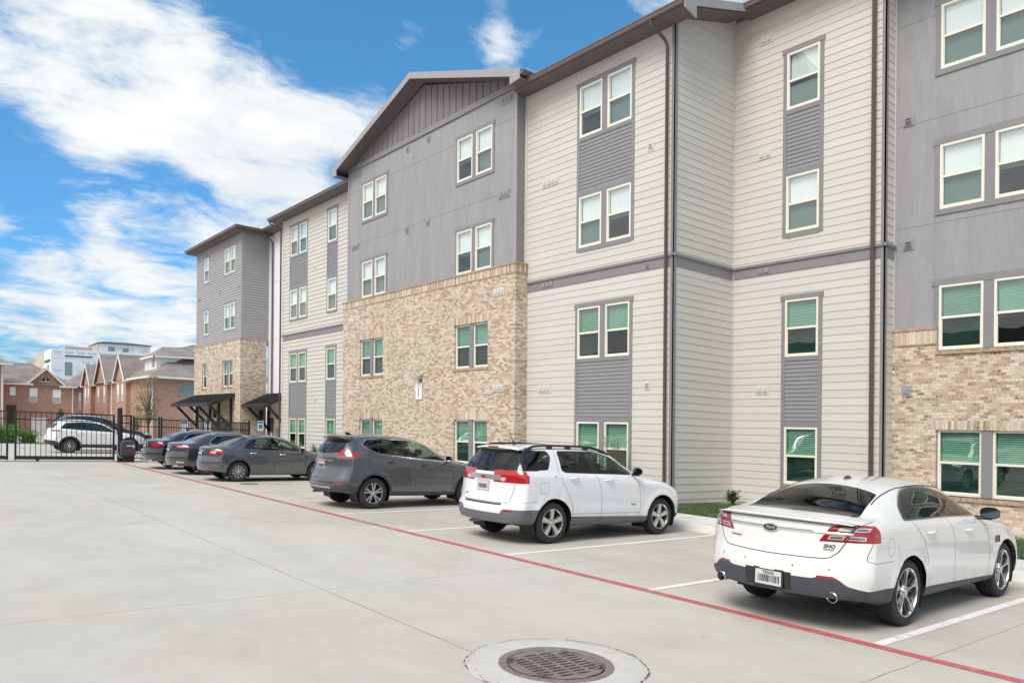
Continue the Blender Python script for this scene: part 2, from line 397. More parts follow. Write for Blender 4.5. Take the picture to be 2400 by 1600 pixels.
# painted lines: the red fire-lane line and the white stall lines
def gstrip(mb, x0, x1, y0, y1, h, nx=1, ny=1):
    mb.grid([[(x0+(x1-x0)*i/nx, y0+(y1-y0)*j/ny, gz(x0+(x1-x0)*i/nx, y0+(y1-y0)*j/ny)+h) for i in range(nx+1)] for j in range(ny+1)])
mb = MB()
for y0 in (-8, -4, 0, 4, 8): gstrip(mb, 7.40, 7.54, y0, y0+4, .004, 2)
gstrip(mb, 7.40, 7.54, 12, 12.3, .004); gstrip(mb, 7.40, 7.54, 12.3, 14.6, .004); gstrip(mb, 7.40, 7.54, 14.6, 24, .004); gstrip(mb, 7.38, 7.52, 24, 35, .004); gstrip(mb, 6.0, 6.14, 37, 52, .004)
tag(mb.build('red_line', 'red_line_paint'), kind='structure')
mb = MB(); 
add_text(mb, 'NO PARKING  FIRE LANE', .13, lambda x, y, d: (7.47-y, 13.45-x*1.18, gz(7.47-y, 13.45-x*1.18)+.007), ext=0)
tag(mb.build('line_lettering', 'letter_paint'), kind='structure')
mb = MB()
for k, y in enumerate([.65, 3.54, 6.42, 9.36, 12.28, 15.2, 18.05, 20.95, 23.75, 26.7, 29.6, 32.5]): gstrip(mb, 7.545, 12.85, y, y+.11, .004, 4)
tag(mb.build('stall_line', 'white_line_paint'), kind='structure')
# round storm drain in its concrete collar
CX, CY = 4.40, 4.80; cz = gz(CX, CY)
def gp(r, a, h): x, y = CX+r*cos(a), CY+r*sin(a); return (x, y, gz(x, y)+h)
dr = empty('storm_drain', (CX, CY, cz), 'round rusty iron storm drain grate set in a cracked concrete collar', 'drain')
n = 96; mb = MB(); rnd = [.008*sin(k*.7)+random.uniform(-.004, .004) for k in range(n)]
mb.grid([[gp(r+(rnd[k] if r > .7 else 0), 2*pi*k/n, h) for k in range(n)] for r, h in ((.765, .003), (.72, .010), (.60, .012), (.485, .009))], close_u=True)
mb.build('concrete_collar', 'patch_concrete', dr)
mb = MB()
for k in range(n):
    if random.random() < .72:
        w = random.uniform(.001, .006); a0, a1 = 2*pi*k/n, 2*pi*(k+1)/n
        mb.poly([gp(.765+rnd[k]-w, a0, .0135), gp(.765+rnd[(k+1) % n]-w, a1, .0135), gp(.768+rnd[(k+1) % n]+w, a1, .0135), gp(.768+rnd[k]+w, a0, .0135)])
for _ in range(34):
    a = random.uniform(1.9, 4.0); r = random.uniform(.70, .76); q = random.uniform(.002, .007)
    mb.poly([gp(r+q*cos(t), a+q*sin(t)/r, .0138) for t in (0, 1.3, 2.6, 3.9, 5.1)])
mb.build('collar_crack', 'patch_crack', dr)
mb = MB(); mb.grid([[gp(r, 2*pi*k/n, h) for k in range(n)] for r, h in ((.487, .004), (.485, .016), (.425, .017), (.415, .010), (.41, -.05))], close_u=True)
mb.build('iron_ring', 'iron_grate', dr, smooth=False)
# grate plate with rows of slots: rectangles between slots
mb = MB(); R0 = .405; ang = radians(-8)
def q2(u, v, h): 
    x, y = CX+u*cos(ang)-v*sin(ang), CY+u*sin(ang)+v*cos(ang); return (x, y, gz(x, y)+h)
def disc_cell(u0, u1, v0, v1):
    pts = []
    # clip rectangle to the disc by sampling
    N = 4
    for i in range(N): pts.append((u0+(u1-u0)*i/N, v0))
    for i in range(N): pts.append((u1, v0+(v1-v0)*i/N))
    for i in range(N): pts.append((u1-(u1-u0)*i/N, v1))
    for i in range(N): pts.append((u0, v1-(v1-v0)*i/N))
    out = []
    for u, v in pts:
        r = hypot(u, v)
        if r > R0: u, v = u*R0/r, v*R0/r
        out.append((u, v))
    if max(hypot(u, v) for u, v in out) > R0+1e-6: return
    if min(hypot(*p) for p in pts) >= R0: return
    mb.poly([q2(u, v, .013) for u, v in out]); 
pv = .062; nr = 7; wu = .128; gap = .026
v = -R0
slots = []
for i in range(-nr, nr):
    v0 = i*pv+.010; v1 = v0+.034
    o = (.5 if i % 2 else 0)*(wu+gap) * 0
    for j in range(-4, 4):
        u0 = j*(wu+gap)+gap/2+o; u1 = u0+wu
        lim = .355
        cl = [max(u0, -sqrt(max(0, lim**2-max(abs(v0), abs(v1))**2))), min(u1, sqrt(max(0, lim**2-max(abs(v0), abs(v1))**2)))]
        if max(abs(v0), abs(v1)) < lim and cl[1]-cl[0] > .04: slots.append((cl[0], cl[1], v0, v1))
vs_ = sorted({-R0, R0} | {s[2] for s in slots} | {s[3] for s in slots})
for a, b_ in zip(vs_, vs_[1:]):
    row = sorted([(s[0], s[1]) for s in slots if abs(s[2]-a) < 1e-6])
    cur = -R0
    for s0, s1 in row: disc_cell(cur, s0, a, b_); cur = s1
    disc_cell(cur, R0, a, b_)
for s0, s1, a, b_ in slots:      # slot walls
    for (p, q) in (((s0, a), (s1, a)), ((s1, a), (s1, b_)), ((s1, b_), (s0, b_)), ((s0, b_), (s0, a))):
        mb.poly([q2(*p, .013), q2(*q, .013), q2(*q, -.03), q2(*p, -.03)])
mb.build('grate_plate', 'iron_grate', dr)
mb = MB(); mb.poly([gp(.41, 2*pi*k/48, .0045) for k in range(48)]); mb.build('drain_shade_disc', 'drain_dark', dr)  # black disc under the slots, darkness of the shaft put into its colour
# small round manhole cover between the stalls further back
mb = MB(); x0, y0 = 8.62, 23.25
mb.lathe([(0.001, .010), (.22, .011), (.27, .011), (.28, .004)], 40, lambda c, s_, r, t: (x0+c*r, y0+s_*r, gz(x0+c*r, y0+s_*r)+t))
thing(mb, 'manhole_cover', 'iron_grate', 'small dark round manhole cover on the concrete beside the grey saloon', 'manhole cover')
# ------------------------------------------------------------ apartment building
bld = empty('apartment_building', (16.2, 25, gz(14, 25)), 'four storey apartment building in pale siding, grey stucco and tan brick beside the parked cars', 'building')
class FX:      # facade facing -X : u = Y
    def __init__(s, X): s.X = X
    def p(s, u, h, out=0.): x = s.X-out; return (x, u, h-S*s.X)
class FY:      # return wall facing -Y : u = X
    def __init__(s, Y): s.Y = Y
    def p(s, u, h, out=0.): return (u, s.Y-out, h-S*u)
def fbox(mb, F, u0, u1, h0, h1, o0, o1):
    mb.hexa([F.p(u0, h0, o0), F.p(u1, h0, o0), F.p(u1, h0, o1), F.p(u0, h0, o1)], [F.p(u0, h1, o0), F.p(u1, h1, o0), F.p(u1, h1, o1), F.p(u0, h1, o1)])
def free(u0, u1, a, b, holes):
    iv = [(u0, u1)]
    for (ya, yb, ha, hb) in holes:
        if ha < b-1e-6 and hb > a+1e-6:
            nv = []
            for (p, q) in iv:
                if yb <= p or ya >= q: nv.append((p, q)); continue
                if ya > p: nv.append((p, ya))
                if yb < q: nv.append((yb, q))
            iv = nv
    return iv
def flatwall(name, F, u0, u1, h0, h1, m, holes=(), depth=.13, top=None):
    mb = MB(); hs = sorted({h0, h1} | {max(h0, min(h1, x)) for hl in holes for x in hl[2:]})
    for a, b in zip(hs, hs[1:]):
        for (p, q) in free(u0, u1, a, b, holes): mb.poly([F.p(p, a), F.p(q, a), F.p(q, b), F.p(p, b)])
    for (ya, yb, ha, hb) in holes:
        for (p, q) in (((ya, ha), (yb, ha)), ((yb, ha), (yb, hb)), ((yb, hb), (ya, hb)), ((ya, hb), (ya, ha))):
            mb.poly([F.p(*p), F.p(*q), F.p(*q, -depth), F.p(*p, -depth)])
    return mb.build(name, m, bld)
def sidingwall(name, F, u0, u1, h0, h1, m, holes=(), ex=.2, proud=.012, off=0.):
    mb = MB(); k = math.floor((h0-off)/ex)
    while k*ex+off < h1:
        a, b = k*ex+off, (k+1)*ex+off; k += 1
        cuts = sorted({max(a, h0), min(b, h1)} | {x for hl in holes for x in hl[2:] if max(a, h0) < x < min(b, h1)})
        for lo, hi in zip(cuts, cuts[1:]):
            oL = proud*(1-(lo-a)/ex)+.001; oH = proud*(1-(hi-a)/ex)+.001
            for (p, q) in free(u0, u1, lo, hi, holes):
                mb.poly([F.p(p, lo, oL), F.p(q, lo, oL), F.p(q, hi, oH), F.p(p, hi, oH)])
                if abs(lo-a) < 1e-6: mb.poly([F.p(p, lo, .001), F.p(q, lo, .001), F.p(q, lo, oL), F.p(p, lo, oL)])
    return mb.build(name, m, bld)
def trim(F, rects, m='grey_trim', name='trim_board', par=None):
    mb = MB()
    for (u0, u1, h0, h1, o) in rects: fbox(mb, F, u0, u1, h0, h1, -.02, o)
    return mb.build(name, m, par or bld)
wr = random.Random(11)
def window(F, u0, u1, h0, h1, base=0., near=True, blind=None, lower='blind', label=None):
    """single-hung window: frame with meeting rail; glass and blind are sub-parts. base = outward offset of the wall plane"""
    fw = .052; mid = h0+(h1-h0)*.5; o1 = base+.03; ob = base-.06; BB = base
    mb = MB()
    for r in ((u0, u1, h0, h0+fw, o1), (u0, u1, h1-fw, h1, o1), (u0, u0+fw, h0+fw, h1-fw, o1), (u1-fw, u1, h0+fw, h1-fw, o1), (u0+fw, u1-fw, mid-.028, mid+.028, o1-.006)):
        fbox(mb, F, *r[:4], ob, r[4])
    s = .03                                            # lower sash stands a little behind the frame
    for r in ((u0+fw, u1-fw, h0+fw, h0+fw+s), (u0+fw, u0+fw+.018, h0+fw+s, mid-.028), (u1-fw-.018, u1-fw, h0+fw+s, mid-.028)): fbox(mb, F, *r, ob, base+.012)
    mb.cur = 1
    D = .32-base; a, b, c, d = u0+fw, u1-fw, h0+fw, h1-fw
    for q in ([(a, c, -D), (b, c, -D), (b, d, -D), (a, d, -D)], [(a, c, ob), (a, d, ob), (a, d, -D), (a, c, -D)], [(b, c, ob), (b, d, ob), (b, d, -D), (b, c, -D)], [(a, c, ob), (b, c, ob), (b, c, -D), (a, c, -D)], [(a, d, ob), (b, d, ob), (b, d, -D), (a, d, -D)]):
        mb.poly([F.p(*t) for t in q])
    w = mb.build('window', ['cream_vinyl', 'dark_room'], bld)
    if label: w['label'] = label
    mb = MB(); mb.poly([F.p(u0+fw, mid, base), F.p(u1-fw, mid, base), F.p(u1-fw, h1-fw, base), F.p(u0+fw, h1-fw, base)]); mb.cur = 1
    g = base-.012; mb.poly([F.p(u0+fw, h0+fw, g), F.p(u1-fw, h0+fw, g), F.p(u1-fw, mid, g), F.p(u0+fw, mid, g)])
    mb.build('window_glass', ['pane_clear', 'pane_screen'] if h0 > 7.2 else ['pane_upper', 'pane_lower'], w)
    if blind is None: blind = wr.choice([1., 1., 1., .95, .55, 1.])
    mb = MB(); hb = (h1-fw)-(h1-h0-2*fw)*blind; db = base-.085
    if near:
        k = h1-fw-.01; pitch = .048; tilt = wr.choice([.022, .018, .012]) if h0 < 7.2 else .003; 
        while k > hb:
            mb.poly([F.p(u0+fw+.01, k, db), F.p(u1-fw-.01, k, db), F.p(u1-fw-.01, k-pitch+tilt*.45, db+tilt), F.p(u0+fw+.01, k-pitch+tilt*.45, db+tilt)]); k -= pitch
        fbox(mb, F, u0+fw+.01, u1-fw-.01, hb-.02, hb+.005, db, db+.02)
    else: mb.poly([F.p(u0+fw, hb, db), F.p(u1-fw, hb, db), F.p(u1-fw, h1-fw, db), F.p(u0+fw, h1-fw, db)])
    mb.build('window_blind', 'blind_white', w)
    return w
HEAD = [2.43, 5.83, 9.15, 12.45]; WH = 1.52
def stack(F, units, floors, near=True, sp=True, ears=True):
    """windows over each other in a grey surround with a spandrel of narrow boards between"""
    lo, hi = floors; uL, uR = units[0][0], units[-1][1]; t = .11
    h0 = HEAD[lo]-WH; h1 = HEAD[hi]
    R = [(uL-t, uL, h0-t, h1, .024), (uR, uR+t, h0-t, h1, .024), (uL-t-.03, uR+t+.03, h1, h1+.13, .034), (uL, uR, h0-t-.02, h0, .028)]
    for a, b in zip(units, units[1:]):
        for f in range(lo, hi+1): R.append((a[1], b[0], HEAD[f]-WH, HEAD[f], .024))
    if lo != hi: R += [(uL, uR, HEAD[lo], HEAD[lo]+.15, .026), (uL, uR, HEAD[hi]-WH-.11, HEAD[hi]-WH, .026)]
    trim(F, R, name='window_surround')
    holes = []
    for f in range(lo, hi+1):
        for (a, b) in units: window(F, a, b, HEAD[f]-WH, HEAD[f], 0., near); 
    if lo != hi: sidingwall('spandrel_panel', F, uL, uR, HEAD[lo]+.15, HEAD[hi]-WH-.11, 'panel_siding', ex=.108, proud=.018)
    return (uL-t, uR+t, h0-t, h1+.13)
def vent(F, u, h, n=1, m='vent_light', s=.13, flap=False):
    mb = MB(); w = n*(s+.05)+.05
    fbox(mb, F, u, u+w, h-.13, h+.13, 0, .022)
    for k in range(n):
        a = u+.05+k*(s+.05); fbox(mb, F, a, a+s, h-s/2, h+s/2, .022, .05); 
        mb.cur = 1; fbox(mb, F, a+.02, a+s-.02, h-s/2+.015, h+s/2-.03, .05, .052)
        mb.cur = 2; fbox(mb, F, a+.015, a+s-.015, h-.004, h+.012, .052, .056); fbox(mb, F, a+.015, a+s-.015, h-.034, h-.022, .052, .056); mb.cur = 0
    return mb.build('wall_vent', [m, 'vent_dark' if flap else m, m], bld)
C = FX(16.2); D = FX(18.82); E_ = FX(19.33); B = FX(15.85); BK = FX(15.69); Fc = FX(16.6); A = FX(15.7); AK = FX(15.6); Wp = FX(17.25)
BASE = .28
# ---- section C : projecting pale siding bay
hC = [stack(C, [(14.74, 15.67), (15.89, 16.82)], (0, 1)), stack(C, [(14.72, 15.65), (15.87, 16.8)], (2, 3))]
sidingwall('siding_wall', C, 13.2, 19.5, BASE, 13.05, 'light_siding', hC)
sidingwall('siding_wall', FY(13.2), 16.2, 18.82, BASE, 14.1, 'light_siding')
# ---- section D : set back behind C
hD = [stack(D, [(10.57, 11.52)], (0, 1)), stack(D, [(10.58, 11.52)], (2, 3))]
sidingwall('siding_wall', D, 8.87, 13.2, BASE+.02, 13.9, 'light_siding', hD)
sidingwall('siding_wall', FY(8.87), 18.82, 19.33, BASE, 13.9, 'light_siding')
trim(C, [(13.2, 19.3, 6.60, 6.86, .024), (13.2, 19.3, 6.86, 6.93, .06)], name='band_board'); trim(FY(13.2), [(16.2, 18.8, 6.60, 6.86, .024), (16.14, 18.76, 6.86, 6.93, .06)], name='band_board')
trim(D, [(8.88, 13.14, 6.60, 6.86, .024), (8.88, 13.14, 6.86, 6.93, .06)], name='band_board'); trim(FY(8.87), [(18.82, 19.3, 6.60, 6.86, .024), (18.76, 19.3, 6.86, 6.93, .06)], name='band_board')
trim(FY(13.2), [(16.174, 16.27, BASE, 13.15, .026)], name='corner_board'); trim(C, [(13.176, 13.30, BASE, 13.0, .026)], name='corner_board')
trim(FY(8.87), [(18.794, 18.88, BASE, 13.9, .026)], name='corner_board'); trim(D, [(8.846, 8.96, BASE, 13.9, .026)], name='corner_board')
trim(FY(13.2), [(18.78, 18.815, BASE, 14.0, .035)], 'light_trim', 'corner_board'); trim(C, [(19.24, 19.34, BASE, 13.0, .022)], 'light_trim', 'corner_board')
trim(FY(8.87), [(19.26, 19.33, BASE, 13.9, .03)], 'light_trim', 'corner_board')
vent(C, 17.72, 9.93, 4); vent(C, 13.9, 9.97, 1, flap=True); vent(C, 17.9, 6.73, 3, 'vent_grey'); vent(C, 13.98, 6.73, 1, 'vent_grey', flap=True); vent(C, 18.0, 3.45, 3); vent(C, 13.95, 3.45, 1, flap=True)
vent(D, 11.95, 13.1, 2); vent(D, 11.98, 9.93, 2); vent(D, 11.98, 6.73, 2, 'vent_grey'); vent(D, 12.0, 3.45, 2)
# ---- section E : grey stucco over tan brick at the right edge
uE = [(5.72, 6.65), (6.87, 7.82)]; uE2 = [(1.9, 2.83), (3.05, 4.0)]
holesE = []
for us in (uE, uE2):
    for f in (1, 2, 3):
        h1 = HEAD[f]; h0 = h1-WH; a, b = us[0][0], us[1][1]
        R = [(a-.12, a, h0, h1, .024), (b, b+.12, h0, h1, .024), (us[0][1], us[1][0], h0, h1, .024), (a-.15, b+.15, h1, h1+.16, .034)]
        if f > 1: R.append((a-.12, b+.12, h0-.13, h0, .03))
        trim(E_, R, name='window_surround')
        for (p, q) in us: window(E_, p, q, h0, h1, 0., True)
        holesE.append((a, b, h0, h1))
flatwall('stucco_wall', E_, -3., 8.87, 4.2, 13.9, 'grey_stucco', holesE, depth=.02)
mb = MB()
for h in (7.33, 9.82, 12.28):
    for (p, q) in free(-3, 8.86, h, h+.02, holesE): fbox(mb, E_, p, q, h-.006, h+.006, -.01, .004)
mb.build('stucco_joint', 'grey_trim', bld)
vent(E_, 8.42, 9.93, 1, 'vent_grey', flap=True, s=.17); vent(E_, 8.4, 6.92, 1, 'vent_grey', flap=True, s=.17)
EK = FX(19.24)
brE = [(a[0][0]-.02, a[1][1]+.02, HEAD[0]-WH-.02, HEAD[0]) for a in (uE, uE2)]
flatwall('brick_wall', EK, -3, 8.98, .02, 4.2, 'tan_brick', brE, depth=.15)
mb = MB()
for (a, b) in ((4.02, 5.70), (7.84, 8.98)):
    mb.poly([EK.p(a, 4.2), EK.p(b, 4.2), EK.p(b, 4.46), EK.p(a, 4.46)])
    mb.poly([EK.p(a, 4.2), EK.p(a, 4.46), EK.p(a, 4.46, -.09), EK.p(a, 4.2, -.09)])
mb.poly([EK.p(8.98, 0), EK.p(8.98, 4.8), EK.p(8.98, 4.8, -.3), EK.p(8.98, 0, -.3)])
mb.build('brick_wall', 'tan_brick', bld)
mb = MB()
for (a, b) in ((4.02, 5.70), (7.84, 8.98)): fbox(mb, EK, a, b, 4.47, 4.80, -.06, .012)
for hl in brE: fbox(mb, EK, hl[0]-.1, hl[1]+.1, HEAD[0]+.005, HEAD[0]+.22, -.02, .004)
mb.build('soldier_course', 'tan_soldier', bld)
mb = MB()
for (a, b) in ((4.02, 5.70), (7.84, 9.0)): fbox(mb, EK, a, b, 4.80, 4.86, -.08, .035); fbox(mb, EK, a, b, 4.445, 4.475, -.02, .018)
for us in (uE, uE2): 
    fbox(mb, EK, us[0][0]-.02, us[1][1]+.04, 4.2, 4.285, -.09, .045); fbox(mb, EK, us[0][0]-.05, us[1][1]+.05, HEAD[0]-WH-.11, HEAD[0]-WH-.02, -.1, .04)
mb.build('brick_cap', 'tan_cap', bld)
for us in (uE, uE2):
    for (p, q) in us: window(EK, p, q, HEAD[0]-WH, HEAD[0], -.09, True)
    trim(EK, [(us[0][1], us[1][0], HEAD[0]-WH, HEAD[0], -.066)], name='window_mullion')
vent(EK, 8.4, 3.36, 1, 'galvanized', s=.13)
# ---- section B : gabled grey stucco over a tall brick base
PB = [(20.66, 21.57), (21.79, 22.7)], [(27.75, 28.64), (28.84, 29.74)]
hB = []
for us in PB:
    a, b = us[0][0], us[1][1]
    for f in (2, 3):
        h1 = HEAD[f]-.05; h0 = h1-WH
        R = [(a-.11, a, h0, h1, .024), (b, b+.11, h0, h1, .024), (us[0][1], us[1][0], h0, h1, .024), (a-.14, b+.14, h1, h1+.12, .034)]
        if f == 3: R.append((a-.11, b+.11, h0-.12, h0, .03))
        trim(B, R, name='window_surround')
        for (p, q) in us: window(B, p, q, h0, h1, 0., True)
        hB.append((a, b, h0, h1))
flatwall('stucco_wall', B, 19.38, 31.1, 7.0, 13.2, 'grey_stucco', hB, depth=.02)
mb = MB()
for h in (9.95, 12.30):
    for (p, q) in free(19.4, 31.08, h, h+.02, hB): fbox(mb, B, p, q, h-.006, h+.006, -.01, .004)
mb.build('stucco_joint', 'grey_trim', bld)
mb = MB(); mb.poly([FY(19.38).p(15.85, 7), FY(19.38).p(16.2, 7), FY(19.38).p(16.2, 13.4), FY(19.38).p(15.85, 13.4)]); mb.poly([FY(31.1).p(15.85, 7), FY(31.1).p(16.6, 7), FY(31.1).p(16.6, 13.4), FY(31.1).p(15.85, 13.4)]); mb.build('return_wall', 'grey_trim', bld)
trim(B, [(19.37, 19.47, 7.5, 13.2, .02), (31.0, 31.11, 7.5, 13.2, .02)], 'rake_board', 'corner_board')
# gable above: board and batten
pk = (25.0, 15.25); 
def gh(u): return pk[1]-.30*abs(u-pk[0])-.12
mb = MB(); mb.poly([B.p(19.3, 13.2), B.p(31.1, 13.2), B.p(31.1, gh(31.1)), B.p(25., gh(25.)), B.p(19.3, gh(19.3))]); u = 19.6
while u < 31:
    if gh(u)-13.42 > .05: fbox(mb, B, u, u+.05, 13.42, gh(u)+.03, -.01, .028)
    u += .405
mb.build('gable_panel', 'gable_board', bld)
trim(B, [(19.3, 31.15, 13.22, 13.42, .05)], 'grey_trim', 'band_board')
vent(B, 19.65, 13.0, 3, 'vent_grey'); vent(B, 19.72, 9.9, 3, 'vent_grey'); vent(B, 30.0, 13.0, 3, 'vent_grey'); vent(B, 30.1, 9.9, 3, 'vent_grey')
for u in (24.5, 26.0): vent(B, u, 13.0, 1, 'vent_grey', flap=True); vent(B, u, 9.85, 1, 'vent_grey', flap=True)
PK = [(20.64, 22.6), (27.68, 29.63)]
holesK = [(a, b, h0, h1) for (a, b) in PK for (h0, h1) in ((4.22, 5.76), (.9, 2.44))]
flatwall('brick_wall', BK, 19.18, 31.2, .1, 7.2, 'tan_brick', holesK, depth=.14)
mb = MB(); G_ = FY(19.18); mb.poly([G_.p(15.69, .1), G_.p(16.2, .1), G_.p(16.2, 7.2), G_.p(15.69, 7.2)]); G_ = FY(31.2); mb.poly([G_.p(15.69, .1), G_.p(16.6, .1), G_.p(16.6, 7.2), G_.p(15.69, 7.2)]); mb.build('brick_wall', 'tan_brick', bld)
mb = MB(); fbox(mb, BK, 19.17, 31.21, 7.22, 7.47, -.16, .012); fbox(mb, FY(19.18), 15.69, 16.2, 7.22, 7.47, -.02, .012)
for (a, b, h0, h1) in holesK: fbox(mb, BK, a-.08, b+.08, h1+.003, h1+.26, -.02, .005)
mb.build('soldier_course', 'tan_soldier', bld)
mb = MB(); fbox(mb, BK, 19.14, 31.24, 7.47, 7.53, -.17, .035); fbox(mb, BK, 19.155, 31.22, 7.19, 7.22, -.02, .018); fbox(mb, FY(19.18), 15.70, 16.26, 7.47, 7.53, -.16, .035); fbox(mb, FY(19.18), 15.7, 16.2, 7.19, 7.22, -.02, .018)
for (a, b, h0, h1) in holesK: fbox(mb, BK, a-.05, b+.05, h0-.08, h0, -.12, .035)
mb.build('brick_cap', 'tan_cap', bld)
for (a, b, h0, h1) in holesK:
    w = (b-a-.2)/2
    for (p, q) in ((a+.01, a+w), (b-w, b-.01)): window(BK, p, q, h0+.01, h1-.01, -.1, True)
    trim(BK, [(a+w, b-w, h0, h1, -.075)], name='window_mullion')
vent(BK, 19.75, 6.65, 3); vent(BK, 19.75, 3.5, 3); vent(BK, 30.1, 6.6, 3); vent(BK, 30.1, 3.5, 3); vent(BK, 25.8, 3.45, 1)
# ---- section F : pale siding between gable and far wing
hF = [stack(Fc, [(37.05, 37.93), (38.16, 39.05)], (0, 1), False), stack(Fc, [(37.03, 37.92), (38.16, 39.05)], (2, 3), False), stack(Fc, [(33.75, 34.68)], (0, 1), False), stack(Fc, [(33.7, 34.62)], (2, 3), False)]
sidingwall('siding_wall', Fc, 31.1, 40.1, BASE, 13.05, 'light_siding', hF, proud=.022)
trim(Fc, [(31.2, 40.1, 6.55, 6.82, .024), (31.2, 40.1, 6.82, 6.89, .06)], name='band_board'); trim(Fc, [(39.99, 40.12, BASE, 13.0, .026)], 'light_trim', 'corner_board')
for (u, h) in ((32.1, 9.9), (35.9, 9.95), (39.4, 9.6), (35.9, 6.7), (39.5, 6.7), (35.8, 3.4), (39.4, 3.4)): vent(Fc, u, h, 1, 'vent_light' if h != 6.7 else 'vent_grey')
mb = MB(); G_ = FY(40.1); mb.poly([(16.6, 40.11, -.6), (17.3, 40.11, -.6), (17.3, 40.11, 12.5), (16.6, 40.11, 12.5)]); mb.build('return_wall', 'light_siding', bld)
# white recess with service door
flatwall('panel_wall', Wp, 40.1, 43.75, .1, 13.1, 'white_panel')
mb = MB(); fbox(mb, Wp, 40.1, 43.7, 6.9, 6.92, 0, .006); fbox(mb, Wp, 40.1, 43.7, 10.2, 10.22, 0, .006); fbox(mb, Wp, 43.28, 43.32, 3.9, 13, 0, .03); mb.build('panel_joint', 'light_trim', bld)
dp = MB(); fbox(dp, Wp, 42.66, 43.6, .2, 2.48, -.03, .04); dpo = dp.build('door', 'door_grey', bld)
mb = MB(); fbox(mb, Wp, 42.9, 43.15, 1.25, 1.62, .041, .046); mb.cur = 1; fbox(mb, Wp, 42.91, 43.14, 1.62, 1.75, .041, .047); 
mb.build('door_notice', ['sign_white', 'sign_red'], dpo); mb = MB(); fbox(mb, Wp, 42.72, 42.77, 1.15, 1.3, .04, .09); mb.build('door_handle', 'galvanized', dpo)
trim(Wp, [(42.56, 42.66, .2, 2.6, .05), (43.6, 43.7, .2, 2.6, .05), (42.66, 43.6, 2.48, 2.6, .05)], 'white_trim', 'door_frame')
mb = MB(); fbox(mb, Wp, 42.0, 42.3, 1.3, 1.9, 0, .14); mb.build('meter_box', 'galvanized', bld)
# ---- section A : far wing, grey siding over brick
uA = [(44.75, 45.58), (45.72, 46.58)]; uS = [(49.46, 50.34)]
hA = []
for us in (uA, uS):
    a, b = us[0][0], us[-1][1]
    for f in (2, 3):
        h1 = HEAD[f]-.06; h0 = h1-WH
        R = [(a-.11, a, h0, h1, .024), (b, b+.11, h0, h1, .024), (a-.13, b+.13, h1, h1+.12, .034), (a-.11, b+.11, h0-.12, h0, .03)]
        if len(us) > 1: R.append((us[0][1], us[1][0], h0, h1, .024))
        trim(A, R, name='window_surround')
        for (p, q) in us: window(A, p, q, h0, h1, 0., False)
        hA.append((a, b, h0, h1))
sidingwall('siding_wall', A, 43.7, 51.9, 6.6, 13., 'grey_siding', hA, ex=.15, proud=.032)
sidingwall('siding_wall', FY(43.7), 15.7, 17.3, 6.6, 13., 'grey_siding', ex=.15, proud=.032)
trim(A, [(43.68, 43.82, 6.9, 13, .03)], 'grey_siding', 'corner_board'); trim(FY(43.7), [(15.67, 15.8, 6.9, 13, .03)], 'grey_siding', 'corner_board')
vent(A, 44.1, 9.9, 1, 'vent_grey'); vent(A, 47.3, 9.9, 1, 'vent_grey', flap=True); vent(A, 51.0, 9.9, 3, 'vent_grey')
hAK = [(44.85, 46.62, 4.2, 5.76), (49.55, 50.4, 4.2, 5.76), (44.85, 46.62, .4, 2.44), (48.6, 50.4, .4, 2.44)]
flatwall('brick_wall', AK, 43.6, 52., -.2, 6.6, 'tan_brick', hAK, depth=.14)
mb = MB(); G_ = FY(43.6); mb.poly([G_.p(15.6, -.2), G_.p(17.1, -.2), G_.p(17.1, 6.6), G_.p(15.6, 6.6)]); mb.build('brick_wall', 'tan_brick', bld)
mb = MB(); fbox(mb, AK, 43.59, 52.01, 6.6, 6.86, -.12, .012); fbox(mb, FY(43.6), 15.6, 17.1, 6.6, 6.86, -.1, .012); mb.build('soldier_course', 'tan_soldier', bld)
mb = MB(); fbox(mb, AK, 43.56, 52.04, 6.86, 6.92, -.12, .035); fbox(mb, FY(43.6), 15.61, 17.12, 6.86, 6.92, -.1, .035)
for (a, b, h0, h1) in hAK[:2]: fbox(mb, AK, a-.05, b+.05, h0-.08, h0, -.12, .035)
mb.build('brick_cap', 'tan_cap', bld)
for (a, b, h0, h1) in hAK:
    if b-a > 1.2:
        w = (b-a-.08)/2; us = ((a+.01, a+w), (b-w, b-.01)); trim(AK, [(a+w, b-w, h0, h1, -.075)], name='window_mullion')
    else: us = ((a+.01, b-.01),)
    for (p, q) in us: window(AK, p, q, h0+.01, h1-.01, -.1, False, blind=.5)
# ---- foundation strip
mb = MB()
for F, a, b in ((C, 13.22, 19.2), (D, 8.9, 13.2), (Fc, 31.2, 40)): fbox(mb, F, a, b, -.1, BASE+.05, -.1, -.02)
mb.build('foundation', 'concrete_dark', bld); mb = MB(); fbox(mb, FY(13.2), 16.22, 18.8, -.1, BASE+.03, -.1, -.02); mb.build('foundation', 'concrete_dark', bld)
